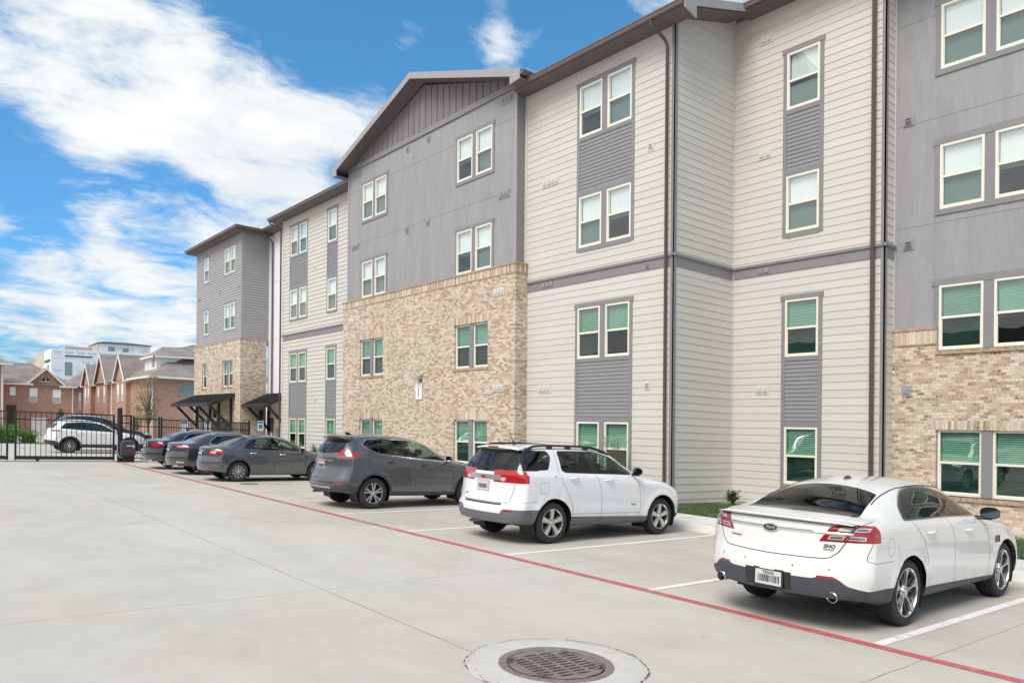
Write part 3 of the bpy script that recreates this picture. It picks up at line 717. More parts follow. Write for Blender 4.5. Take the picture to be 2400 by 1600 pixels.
# ---- roofs, soffits and gutters
def P(x, y, h): return (x, y, h-S*x)
def slabroof(name, x0, x1, y0, y1, h, pitch=.30, t=.09, m='dark_shingle'):
    mb = MB(); h1 = h+(x1-x0)*pitch
    mb.hexa([P(x0, y0, h), P(x0, y1, h), P(x1, y1, h1), P(x1, y0, h1)][::-1], [P(x0, y0, h+t), P(x0, y1, h+t), P(x1, y1, h1+t), P(x1, y0, h1+t)][::-1]); return mb.build(name, m, bld)
def gutter(x, y0, y1, h, par):       # ogee gutter running along Y, back at x
    pr = [(0, 0), (-.085, 0), (-.10, .03), (-.105, .07), (-.13, .10), (-.13, .125), (-.118, .125), (-.10, .112), (0, .112)]
    mb = MB(); mb.prism(pr, lambda u, v, t: P(x+u, t, h+v), y0, y1); return mb.build('gutter', 'brown_gutter', par)
def eave(xw, xe, y0, y1, h, x1=24, pitch=.30, gut=True):
    r = slabroof('roof', xe, x1, y0, y1, h+.13, pitch)
    mb = MB(); mb.hexa([P(xe, y0, h), P(xw+.02, y0, h), P(xw+.02, y1, h), P(xe, y1, h)], [P(xe, y0, h+.02), P(xw+.02, y0, h+.02), P(xw+.02, y1, h+.02), P(xe, y1, h+.02)]); mb.build('soffit', 'brown_soffit', r)
    mb = MB(); mb.hexa([P(xe-.02, y0, h-.01), P(xe, y0, h-.01), P(xe, y1, h-.01), P(xe-.02, y1, h-.01)], [P(xe-.02, y0, h+.16), P(xe, y0, h+.16), P(xe, y1, h+.16), P(xe-.02, y1, h+.16)]); mb.build('fascia', 'brown_gutter', r)
    if gut: gutter(xe-.021, y0+.01, y1-.01, h+.03, r)
    return r
rC = eave(16.2, 15.66, 12.5, 19.28, 12.98)
# rake and boxed return at C's corner
mb = MB(); Y0, Y1 = 12.48, 13.2
k = lambda x: 12.98+.13+(x-15.66)*.30
mb.hexa([P(15.66, Y0-.03, k(15.66)-.12), P(18.5, Y0-.03, k(18.5)-.12), P(18.5, Y0, k(18.5)-.12), P(15.66, Y0, k(15.66)-.12)], [P(15.66, Y0-.03, k(15.66)+.1), P(18.5, Y0-.03, k(18.5)+.1), P(18.5, Y0, k(18.5)+.1), P(15.66, Y0, k(15.66)+.1)])
mb.hexa([P(15.64, Y0-.035, 12.93), P(16.1, Y0-.035, 12.80), P(16.1, Y0, 12.80), P(15.64, Y0, 12.93)], [P(15.64, Y0-.035, 13.1), P(16.1, Y0-.035, 13.14), P(16.1, Y0, 13.14), P(15.64, Y0, 13.1)])
mb.build('rake_board', 'rake_board', rC)
mb = MB(); mb.poly([P(15.66, Y0, 12.97), P(18.5, Y0, k(18.5)-.14), P(18.5, Y1, k(18.5)-.14), P(15.66, Y1, 12.97)]); mb.build('soffit', 'brown_soffit', rC)
rD = eave(18.82, 18.28, -3, 12.68, 13.80, x1=25)
rF = eave(16.6, 16.08, 31.0, 40.75, 12.98); rW = eave(17.25, 16.7, 40.7, 43.2, 13.0)
# far wing: hipped
h = 12.93; xe, ya, yb = 15.17, 43.08, 52.45
mb = MB(); q = .26; ym = (ya+yb)/2; rz = h+.22+(yb-ya)/2*q
mb.poly([P(xe, ya, h+.22), P(xe, yb, h+.22), P(xe+(yb-ya)/2, ym, rz)]); mb.poly([P(xe, ya, h+.22), P(24, ya, h+.22), P(24, ym, rz), P(xe+(yb-ya)/2, ym, rz)]); mb.poly([P(xe, yb, h+.22), P(24, yb, h+.22), P(24, ym, rz), P(xe+(yb-ya)/2, ym, rz)])
rA = mb.build('roof', 'dark_shingle', bld)
mb = MB(); mb.hexa([P(xe, ya, h), P(17.6, ya, h), P(17.6, yb, h), P(xe, yb, h)], [P(xe, ya, h+.02), P(17.6, ya, h+.02), P(17.6, yb, h+.02), P(xe, yb, h+.02)]); mb.build('soffit', 'brown_soffit', rA)
gutter(xe-.002, ya-.1, yb, h+.08, rA)
mb = MB(); pr = [(0, 0), (-.085, 0), (-.10, .03), (-.13, .10), (-.13, .125), (0, .125)]; mb.prism(pr, lambda u, v, t: P(t, ya+u, h+.08+v), xe-.1, 16.75); mb.build('gutter', 'brown_gutter', rA)
mb = MB(); mb.hexa([P(xe, ya, h), P(16.8, ya, h), P(16.8, ya+.02, h), P(xe, ya+.02, h)], [P(xe, ya, h+.2), P(16.8, ya, h+.2), P(16.8, ya+.02, h+.2), P(xe, ya+.02, h+.2)]); mb.hexa([P(xe, ya, h), P(xe+.02, ya, h), P(xe+.02, yb, h), P(xe, yb, h)], [P(xe, ya, h+.2), P(xe+.02, ya, h+.2), P(xe+.02, yb, h+.2), P(xe, yb, h+.2)]); mb.build('fascia', 'brown_gutter', rA)
# gable roof over B
xf = 15.25; yL, yR = 31.55, 18.5; pkh = 15.38
def rh(y): return pkh-.325*abs(y-25.02)
mb = MB()
for y0 in (yL, yR): mb.hexa([P(xf, 25.02, rh(25.02)), P(24, 25.02, rh(25.02)), P(24, y0, rh(y0)), P(xf, y0, rh(y0))], [P(xf, 25.02, rh(25.02)+.07), P(24, 25.02, rh(25.02)+.07), P(24, y0, rh(y0)+.07), P(xf, y0, rh(y0)+.07)])
rB = mb.build('roof', 'dark_shingle', bld)
mb = MB()
for y0 in (yL, yR): mb.hexa([P(xf-.03, 25.02, pkh-.18), P(xf, 25.02, pkh-.18), P(xf, y0, rh(y0)-.18), P(xf-.03, y0, rh(y0)-.18)], [P(xf-.03, 25.02, pkh+.06), P(xf, 25.02, pkh+.06), P(xf, y0, rh(y0)+.06), P(xf-.03, y0, rh(y0)+.06)])
for y0, s in ((yL, -1), (yR, 1)): mb.hexa([P(xf-.035, y0, rh(y0)-.22), P(xf, y0, rh(y0)-.22), P(xf, y0+s*.5, rh(y0)-.28), P(xf-.035, y0+s*.5, rh(y0)-.28)], [P(xf-.035, y0, rh(y0)-.1), P(xf, y0, rh(y0)-.1), P(xf, y0+s*.5, rh(y0)+.0), P(xf-.035, y0+s*.5, rh(y0)+.0)])
mb.build('rake_board', 'rake_board', rB)
mb = MB()
for y0 in (yL, yR): mb.hexa([P(xf, 25.02, pkh-.12), P(15.87, 25.02, pkh-.12), P(15.87, y0, rh(y0)-.12), P(xf, y0, rh(y0)-.12)], [P(xf, 25.02, pkh-.10), P(15.87, 25.02, pkh-.10), P(15.87, y0, rh(y0)-.10), P(xf, y0, rh(y0)-.10)])
for y0, s in ((yL, -1), (yR, 1)): mb.hexa([P(xf, y0, rh(y0)-.2), P(20, y0, rh(y0)-.2), P(20, y0+s*.5, rh(y0)-.26), P(xf, y0+s*.5, rh(y0)-.26)], [P(xf, y0, rh(y0)-.18), P(20, y0, rh(y0)-.18), P(20, y0+s*.5, rh(y0)-.24), P(xf, y0+s*.5, rh(y0)-.24)])
mb.build('soffit', 'brown_soffit', rB)
mb = MB()
for y0, s in ((yL, 1), (yR, -1)): mb.prism([(0, 0), (.085, 0), (.10, .03), (.13, .10), (.13, .125), (0, .112)], lambda u, v, t: P(t, y0+s*u, rh(y0)-.1+v), xf, 24)
mb.build('gutter', 'brown_gutter', rB)
# ---- downpipes
def downpipe(pts, r=.045, m='dark_pipe'):
    mb = MB(); mb.tube(pts, r, 8); return mb.build('downpipe', m, bld, auto=40)
downpipe([P(15.58, 13.55, 12.98), P(15.6, 13.52, 12.85), P(16.0, 13.42, 12.6), P(16.1, 13.40, 12.45), P(16.11, 13.40, .35)])
downpipe([P(18.2, 9.3, 13.8), P(18.3, 9.25, 13.6), P(18.68, 9.15, 13.4), P(18.73, 9.13, 13.2), P(18.73, 9.13, .3)], .055)
downpipe([P(15.97, 40.5, 12.98), P(16.05, 40.45, 12.8), P(16.5, 40.25, 12.6), P(16.52, 40.2, 12.4), P(16.52, 40.2, .2)])
downpipe([P(16.6, 42.95, 13.), P(16.7, 42.95, 12.8), P(17.1, 42.95, 12.55), P(17.17, 42.95, 12.4), P(17.17, 42.95, 3.85)])
# ---- awnings
def awning(xw, xf, y0, y1, hw, hf, brks):
    th = .05; mb = MB()
    mb.hexa([P(xf, y0, hf), P(xw, y0, hw), P(xw, y1, hw), P(xf, y1, hf)], [P(xf, y0, hf+th), P(xw, y0, hw+th), P(xw, y1, hw+th), P(xf, y1, hf+th)])
    y = y0
    while y < y1+.01:
        mb.hexa([P(xf-.01, y-.012, hf+th), P(xw, y-.012, hw+th), P(xw, y+.012, hw+th), P(xf-.01, y+.012, hf+th)], [P(xf-.01, y-.012, hf+th+.035), P(xw, y-.012, hw+th+.035), P(xw, y+.012, hw+th+.035), P(xf-.01, y+.012, hf+th+.035)]); y += .3
    a = mb.build('awning', 'awning_metal', bld)
    mb = MB(); mb.prism([(0, -.12), (-.1, -.12), (-.12, .02), (0, .02)], lambda u, v, t: P(xf+u, t, hf+v), y0, y1)
    for y in (y0, y1-.05): mb.hexa([P(xf, y, hf-.14), P(xw, y, hw-.14), P(xw, y+.05, hw-.14), P(xf, y+.05, hf-.14)], [P(xf, y, hf), P(xw, y, hw), P(xw, y+.05, hw), P(xf, y+.05, hf)])
    mb.build('awning_gutter', 'bracket_brown', a)
    for y in brks:
        mb = MB()
        for p, q in (((xf+.15, hf-.05), (xw-.02, hf-1.35)), ((xw-.06, hf-1.45), (xw-.06, hw-.15))):
            d = Vector((q[0]-p[0], 0, q[1]-p[1])).normalized(); nrm = Vector((-d.z, 0, d.x))*.07
            a4 = [(p[0]-nrm.x, p[1]-nrm.z), (p[0]+nrm.x, p[1]+nrm.z), (q[0]+nrm.x, q[1]+nrm.z), (q[0]-nrm.x, q[1]-nrm.z)]
            mb.prism(a4, lambda u, v, t: P(u, t, v), y-.06, y+.06)
        mb.build('awning_bracket', 'bracket_brown', a)
    return a
awning(15.6, 14.15, 44.4, 51.6, 3.75, 3.12, (44.9, 47.0, 48.6, 51.2))
awning(17.2, 15.75, 40.2, 43.55, 3.8, 3.12, (40.35, 43.3))
# ---- sign and light on the brick base
sg = empty('building_sign', BK.p(24.85, 3.2, .03), 'tall silver sign with a black number 1 on the tan brick wall', 'sign')
mb = MB(); fbox(mb, BK, 24.64, 25.07, 3.18, 3.80, .02, .05); mb.build('sign_plate', 'sign_white', sg)
mb = MB(); add_text(mb, '1', .46, lambda x, y, d: BK.p(24.855-x*.75, 3.42+y, .053+d), ext=.004); fbox(mb, BK, 24.855+.02, 24.855+.021, 3.4, 3.41, .053, .054); mb.build('sign_numeral', 'sign_black', sg)
mb = MB(); fbox(mb, BK, 24.72, 24.98, 3.68, 3.76, .05, .056); mb.build('sign_header', 'blind_white', sg)
lp = empty('wall_light', BK.p(24.8, 4.0, 0), 'small dark hooded lamp fixed above the number sign', 'light')
mb = MB(); fbox(mb, BK, 24.68, 24.84, 3.90, 4.08, 0, .05); mb.build('wall_plate', 'black_metal', lp)
mb = MB(); mb.prism([(.05, 4.08), (.14, 4.07), (.26, 3.95), (.26, 3.92), (.05, 3.92)], lambda u, v, t: BK.p(t, v, u), 24.66, 24.92); mb.build('lamp_hood', 'galvanized', lp)
for (F, u, h) in ((AK, 47.6, 2.6), (FY(43.6), 16.7, 2.6)):
    mb = MB(); fbox(mb, F, u, u+.16, h-.2, h+.25, 0, .16)
    thing(mb, 'wall_lantern', 'black_metal', 'black wall lantern under the metal awning ' + ('on the far wing front' if F is AK else 'beside the grey service door'), 'light', loc=F.p(u, h-.2, .05))
# ------------------------------------------------------------ cars
def carpaint(name, col, metal=0., rough=.32, flake=0.):
    m, nt, b = newmat(name); b.inputs['Base Color'].default_value = (*col, 1)
    b.inputs['Metallic'].default_value = metal; b.inputs['Roughness'].default_value = rough
    b.inputs['Coat Weight'].default_value = 1.; b.inputs['Coat Roughness'].default_value = .04; b.inputs['Coat IOR'].default_value = 1.5
    p = coord(nt); f = nt.noise(p, 1.1, 4); dirt = nt.noise(p, 9, 5, .7)
    sz = nt.n('ShaderNodeSeparateXYZ', {0: p}).outputs[2]
    lowd = nt.m('MULTIPLY', nt.maprange(sz, .25, .6, .5, 0.), nt.maprange(dirt, .4, .65))
    nt.t.links.new(nt.mix(lowd, col, (.30, .27, .23)), b.inputs['Base Color'])
    nt.t.links.new(nt.m('ADD', nt.m('MULTIPLY', dirt, .08), rough-.04), b.inputs['Roughness'])
carpaint('pearl_white', (.78, .775, .75), 0., .3); carpaint('plain_white', (.80, .81, .83), 0., .3)
carpaint('gunmetal', (.14, .15, .165), .75, .28); carpaint('dark_slate', (.075, .08, .086), .6, .27); carpaint('navy_black', (.022, .028, .045), .4, .25); carpaint('mid_grey', (.12, .13, .145), .7, .27)
mat('seam_dark', (.012, .012, .012), .6, var=0); mat('black_plastic', (.045, .047, .055), .55, var=.08); mat('slate_plastic', (.055, .06, .075), .5, var=.06); mat('grey_plastic', (.13, .135, .15), .5, var=.06)
mat('gloss_black', (.01, .01, .012), .08, var=0, coat=.5); mat('chrome', (.75, .76, .78), .12, 1., var=0); mat('satin_alloy', (.62, .62, .62), .28, .9, var=.03); mat('dark_shaded_alloy', (.05, .055, .065), .35, .5, var=0)
mat('tyre_rubber', (.028, .028, .030), .75, var=.15, vscale=20); mat('lamp_red', (.30, .006, .01), .14, var=0, coat=1.); mat('lamp_bright_red', (.42, .010, .012), .12, var=0, coat=1.); mat('lamp_clear', (.62, .63, .63), .12, .3, var=0, coat=1.); mat('lamp_smoke', (.16, .15, .15), .12, .2, var=0, coat=1.)
mat('cabin_dark', (.05, .05, .052), .8, var=.1); mat('plate_white', (.58, .59, .60), .4, var=0); mat('plate_pink', (.62, .36, .42), .4, var=.1, vscale=30); mat('brake_disc', (.09, .09, .09), .45, .6)
def pchip(pts):
    x = np.array([p[0] for p in pts], float); y = np.array([p[1] for p in pts], float); h = np.diff(x); d = np.diff(y)/h
    m = np.zeros(len(x)); m[0] = d[0]; m[-1] = d[-1]
    for i in range(1, len(x)-1):
        if d[i-1]*d[i] > 0: w1 = 2*h[i]+h[i-1]; w2 = h[i]+2*h[i-1]; m[i] = (w1+w2)/(w1/d[i-1]+w2/d[i])
    def f(t):
        t = min(max(t, x[0]), x[-1]); i = min(int(np.searchsorted(x, t, 'right'))-1, len(h)-1); i = max(i, 0)
        s = (t-x[i])/h[i]; return float((1+2*s)*(1-s)**2*y[i]+s*(1-s)**2*h[i]*m[i]+s*s*(3-2*s)*y[i+1]+s*s*(s-1)*h[i]*m[i+1])
    return f
def rounded(poly, r=.03, n=3):
    out = []; N = len(poly)
    for i in range(N):
        p, a, b = Vector(poly[i]), Vector(poly[i-1]), Vector(poly[(i+1) % N]); rr = r[i] if hasattr(r, '__len__') else r
        da, db = (a-p), (b-p); k = min(rr, da.length*.45, db.length*.45)
        if k < .004: out.append(tuple(p)); continue
        A, B = p+da.normalized()*k, p+db.normalized()*k
        for j in range(n+1): t = j/n; q = A*(1-t)**2+p*2*t*(1-t)+B*t*t; out.append((q.x, q.y))
    return out
def inpoly(x, y, P):
    c = False; j = len(P)-1
    for i in range(len(P)):
        xi, yi = P[i]; xj, yj = P[j]
        if (yi > y) != (yj > y) and x < (xj-xi)*(y-yi)/(yj-yi)+xi: c = not c
        j = i
    return c
AX = {'side': (0, 2), 'rear': (1, 2), 'front': (1, 2), 'top': (0, 1)}
def circ(x, z, r, n=28, a0=0, a1=2*pi): return [(x+r*cos(a0+(a1-a0)*k/n), z+r*sin(a0+(a1-a0)*k/n)) for k in range(n)]
class Car:
    def __init__(s, sp):
        s.sp = sp; L, W = sp['L'], sp['W']; s.L, s.W = L, W
        top = pchip(sp['top']); belt = pchip(sp['belt']); bot = pchip(sp['bottom']); ry = pchip(sp['rail_y']); rd = pchip(sp['rail_drop'])
        xr = pchip(sp['rear']); xf = pchip(sp['front']); plan = pchip(sp.get('plan', [(0, 0), (L, 0)])); R0, R1 = sp.get('Rr', .25), sp.get('Rf', .35); B0, B1 = sp.get('Br', 1.3), sp.get('Bf', 1.0); c0, c1 = sp.get('cr', .12), sp.get('cf', .2)
        st = [0, .003, .012, .03, .055, .085, .12, .16, .2, .25]; xx = .30
        while xx < L-.30: st.append(xx); xx += .055
        st += [L-.27, L-.2, L-.15, L-.1, L-.06, L-.03, L-.01, L-.002, L]
        s.wz = sp['wr']; fl = sp.get('flare', .012); s.wx = sp['wx']; Ra = sp['arch']
        def section(x):
            zt, zb, zk = top(x), bot(x), belt(x); hw = W/2-plan(x)
            if x < R0: hw -= R0-sqrt(max(0, R0*R0-(R0-x)**2))*1.
            if x > L-R1: hw -= R1-sqrt(max(0, R1*R1-(R1-(L-x))**2))
            zk = min(zk, zt-.05); r_y = min(ry(x), hw-.05); zr = zt-rd(x); zr = max(zr, zk+.012)
            zw = sp.get('zwide', .62)
            ctrl = [(hw-.13, zb), (hw-.05, zb+.05), (hw-.018, zb+.16), (hw-.002, zw), (hw-.010, zk-.16), (hw-.028, zk-.05)]
            P = []
            C = [ctrl[0]]+ctrl+[(hw-.06, zk)]
            for i in range(1, len(C)-2):
                a, b, c, d = [np.array(C[j]) for j in (i-1, i, i+1, i+2)]
                for t in (0, .25, .5, .75): P.append(tuple(.5*((2*b)+(c-a)*t+(2*a-5*b+4*c-d)*t*t+(3*b-a-3*c+d)*t**3)))
            K = Vector((hw-.065, zk)); Rr_ = Vector((r_y, zr)); prev = Vector(P[-1]); dl = (Rr_-K)
            k1 = min(.035, dl.length*.4)
            A = Vector(ctrl[-1]); Bq = K+dl.normalized()*k1
            for t in (0, .33, .66, 1.): q = A*(1-t)**2+K*2*t*(1-t)+Bq*t*t; P.append((q.x, q.y))
            k2 = min(sp.get('railr', .07), dl.length*.4, r_y*.5); E = Rr_-dl.normalized()*k2
            nrm = Vector((dl.y, -dl.x)).normalized(); bow = .018*min(1, dl.length/.3)
            for j in range(1, 8):
                t = j/8; q = Bq.lerp(E, t)+nrm*bow*4*t*(1-t)*.6; P.append((q.x, q.y))
            pw = sp.get('roofpow', 2.3)
            zc = lambda y: zr+(zt-zr)*(1-abs(y/max(r_y, .01))**pw)
            Bz = Vector((r_y-k2, zc(r_y-k2)))
            for t in (0, .25, .5, .75, 1.): q = E*(1-t)**2+Rr_*2*t*(1-t)+Bz*t*t; P.append((q.x, q.y))
            for j in range(1, 11): y = (r_y-k2)*(1-j/10); P.append((y, zc(y)))
            return P
        def warp(x, y, z):
            X = x
            if x < B0: X += (1-x/B0)**2*xr(z)
            if x > L-B1: X -= (1-(L-x)/B1)**2*xf(z)
            if x < 1.2: X += c0*abs(y/(W/2))**2.2*(1-x/1.2)**2
            if x > L-1.4: X -= c1*abs(y/(W/2))**2.2*(1-(L-x)/1.4)**2
            # flared lips round the wheels and a crease below the windows
            dy = 0.
            if fl:
                for wx in s.wx:
                    d = hypot(X-wx, z-s.wz); q = 1-abs(d-Ra-.02)/.075
                    if q > 0 and abs(y) > W/2-.2: dy += fl*q*q*(3-2*q)
            if abs(y) > W/2-.18:
                for (cx0, cz0, cx1, cz1, amp, wd) in sp.get('crease', []):
                    if cx0 < X < cx1:
                        zl = cz0+(cz1-cz0)*(X-cx0)/(cx1-cx0); q = (z-zl)/wd; e = min(1, (X-cx0)/.25, (cx1-X)/.25)
                        if -2.2 < q < 1: dy += amp*e*((1+q/2.2) if q < 0 else (1-q)**2)
            return (X, y+math.copysign(dy, y) if dy else y, z)
        bm = bmesh.new(); rows = []
        for x in st:
            P = section(x); full = [(-y, z) for y, z in P]+[(y, z) for y, z in P[-2::-1]]
            rows.append([bm.verts.new(warp(x, y, z)) for y, z in full])
        n = len(rows[0]); s.nh = (n+1)//2
        for A, B in zip(rows, rows[1:]):
            for k in range(n-1): bm.faces.new((A[k], A[k+1], B[k+1], B[k]))
        NC = 28
        for r, x, fr in ((rows[0], 0, False), (rows[-1], L, True)):
            P = section(x); g = []
            for k in range(s.nh):
                y, z = P[k]; line = [r[k]]
                for j in range(1, NC):
                    yy = -y+2*y*j/NC; line.append(bm.verts.new(warp(x, yy, z)) if k < s.nh-1 else r[k])
                line.append(r[n-1-k]); g.append(line)
            for a, b in zip(g, g[1:]):
                for j in range(NC):
                    q = []
                    for v in (a[j], a[j+1], b[j+1], b[j]):
                        if v not in q: q.append(v)
                    if len(q) > 2:
                        try: bm.faces.new(q)
                        except ValueError: pass
        bmesh.ops.remove_doubles(bm, verts=bm.verts, dist=1e-4)
        bmesh.ops.recalc_face_normals(bm, faces=bm.faces)
        # make sure normals point out
        bm.normal_update(); ct = sum(f.normal.z for f in bm.faces if f.calc_center_median().z > sp['H']*.9)
        if ct < 0: bmesh.ops.reverse_faces(bm, faces=bm.faces)
        s.bm = bm; s.lay = bm.faces.layers.int.new('region'); s.names = ['body']; s.parts = {0: ('body', sp['paint'], 0)}
        bm.normal_update(); s.bvh = BVHTree.FromBMesh(bm)
    def reg(s, part, m):
        for k, v in s.parts.items():
            if v[:2] == (part, m): return k
        k = len(s.parts); s.parts[k] = (part, m, 0); return k
    def cut(s, poly, axis, part, m, nmin=.3, lim=None, mirror=True, only=None):
        """mark the faces that lie inside a polygon seen from the side, the rear, the front or above"""
        bm = s.bm; i, j = AX[axis]; polys = [poly]
        if axis != 'side' and mirror and axis in ('rear', 'front'): polys.append([(-a, b) for a, b in poly])
        if axis == 'top' and mirror: polys.append([(a, -b) for a, b in poly])
        rid = s.reg(part, m) if part else -1
        def ok(f):
            nn = f.normal; c = f.calc_center_median()
            if lim and not lim(c): return False
            if only is not None and f[s.lay] not in only: return False
            if axis == 'side': return abs(nn.y) > nmin
            if axis == 'rear': return nn.x < -nmin
            if axis == 'front': return nn.x > nmin
            return nn.z > nmin
        for P in polys:
            x0, x1 = min(p[0] for p in P), max(p[0] for p in P); y0, y1 = min(p[1] for p in P), max(p[1] for p in P)
            bm.faces.ensure_lookup_table()
            cand = [f for f in bm.faces if ok(f) and max(v.co[i] for v in f.verts) >= x0 and min(v.co[i] for v in f.verts) <= x1 and max(v.co[j] for v in f.verts) >= y0 and min(v.co[j] for v in f.verts) <= y1]
            cset = set(cand)
            for k in range(len(P)):
                a, b = P[k], P[(k+1) % len(P)]; ex, ey = b[0]-a[0], b[1]-a[1]; l = hypot(ex, ey)
                if l < 1e-5: continue
                nx, ny = -ey/l, ex/l; sx0, sx1 = min(a[0], b[0])-1e-4, max(a[0], b[0])+1e-4; sy0, sy1 = min(a[1], b[1])-1e-4, max(a[1], b[1])+1e-4
                sel = []
                for f in cset:
                    vs = [v.co for v in f.verts]
                    if max(v[i] for v in vs) < sx0 or min(v[i] for v in vs) > sx1 or max(v[j] for v in vs) < sy0 or min(v[j] for v in vs) > sy1: continue
                    dd = [(v[i]-a[0])*nx+(v[j]-a[1])*ny for v in vs]
                    if max(dd) > 1e-5 and min(dd) < -1e-5: sel.append(f)
                if not sel: continue
                co = [0, 0, 0]; no = [0, 0, 0]; co[i], co[j] = a; no[i], no[j] = nx, ny
                g = set(sel)
                for f in sel: g.update(f.edges); g.update(f.verts)
                for f in sel: cset.discard(f)
                res = bmesh.ops.bisect_plane(bm, geom=list(g), dist=1e-6, plane_co=co, plane_no=no)
                for f in [q for q in res['geom'] if isinstance(q, bmesh.types.BMFace)]: cset.add(f)
            kill = []
            for f in cset:
                if not f.is_valid: continue
                c = f.calc_center_median()
                if inpoly(c[i], c[j], P):
                    if part: f[s.lay] = rid
                    else: kill.append(f)
            if kill: bmesh.ops.delete(bm, geom=kill, context='FACES')
            bm.normal_update()
    def seam(s, pts, axis='side', w=.007, **kw):
        P = [Vector(p) for p in pts]; L_, R_ = [], []
        for k, p in enumerate(P):
            d = (P[min(k+1, len(P)-1)]-P[max(k-1, 0)]).normalized(); nn = Vector((-d.y, d.x))*w/2; L_.append(p+nn); R_.append(p-nn)
        s.cut([tuple(q) for q in L_+R_[::-1]], axis, 'body', 'seam_dark', **kw)
    def spt(s, x, z, sgn=-1, off=0.):
        h = s.bvh.ray_cast(Vector((x, sgn*3, z)), Vector((0, -sgn, 0))); p, nn = (h[0], h[1]) if h[0] else (Vector((x, sgn*s.W/2, z)), Vector((0, sgn, 0)))
        if nn.y*sgn < 0: nn = -nn
        return p+nn*off, nn
    def rpt(s, y, z, off=0., front=False):
        h = s.bvh.ray_cast(Vector((s.L+2 if front else -2, y, z)), Vector((-1 if front else 1, 0, 0))); p, nn = (h[0], h[1]) if h[0] else (Vector((s.L if front else 0, y, z)), Vector((-1, 0, 0)))
        if (nn.x > 0) != front: nn = -nn
        return p+nn*off, nn
    def tpt(s, x, y, off=0.):
        h = s.bvh.ray_cast(Vector((x, y, 4)), Vector((0, 0, -1))); return (h[0]+Vector((0, 0, off))) if h[0] else Vector((x, y, 1))
    def finish(s, root, sides=('door', 'window', 'quarter_window', 'tail_light', 'headlight', 'reflector', 'side_vent', 'window_trim', 'side_sill', 'arch_trim', 'bumper_cladding', 'chrome_bar')):
        bm = s.bm; bm.normal_update(); vn = {v.index: v.normal.copy() for v in bm.verts}; bm.verts.index_update(); bm.faces.ensure_lookup_table()
        groups = {}
        for f in bm.faces:
            part, m, _ = s.parts[f[s.lay]]; c = f.calc_center_median()
            base = part.split('|')[0]; sd_ = 0 if base not in sides else (1 if c.y > 0 else -1)
            if base in ('bumper_cladding',): sd_ = 2 if c.x > s.L/2 else 0
            if base == 'chrome_bar' and abs(c.y) < .5: sd_ = 0
            if base == 'arch_trim': sd_ *= (2 if c.x > s.L/2 else 1)
            key = (part, sd_); groups.setdefault(key, {}).setdefault(m, []).append(f)
        out = {}
        for (part, sd), gm in groups.items():
            idx = {}; V = []; F = []; MI = []; N = []; ms = list(gm)
            for mi, m in enumerate(ms):
                for f in gm[m]:
                    ids = []
                    for v in f.verts:
                        if v not in idx: idx[v] = len(V); V.append(tuple(v.co)); N.append(tuple(v.normal))
                        ids.append(idx[v])
                    F.append(ids); MI.append(mi)
            me = bpy.data.meshes.new(part.split('|')[0]); me.from_pydata(V, [], F)
            for m in ms: me.materials.append(MATS[m])
            me.polygons.foreach_set('material_index', MI); me.polygons.foreach_set('use_smooth', [True]*len(F))
            me.normals_split_custom_set_from_vertices(N); me.update()
            o = bpy.data.objects.new(part.split('|')[0], me); COL.objects.link(o); o.parent = root; out[(part, sd)] = o
        bm.free(); return out
def cpart(mb, name, m, par, **kw): return mb.build(name, m, par, org=(0, 0, 0), **kw)
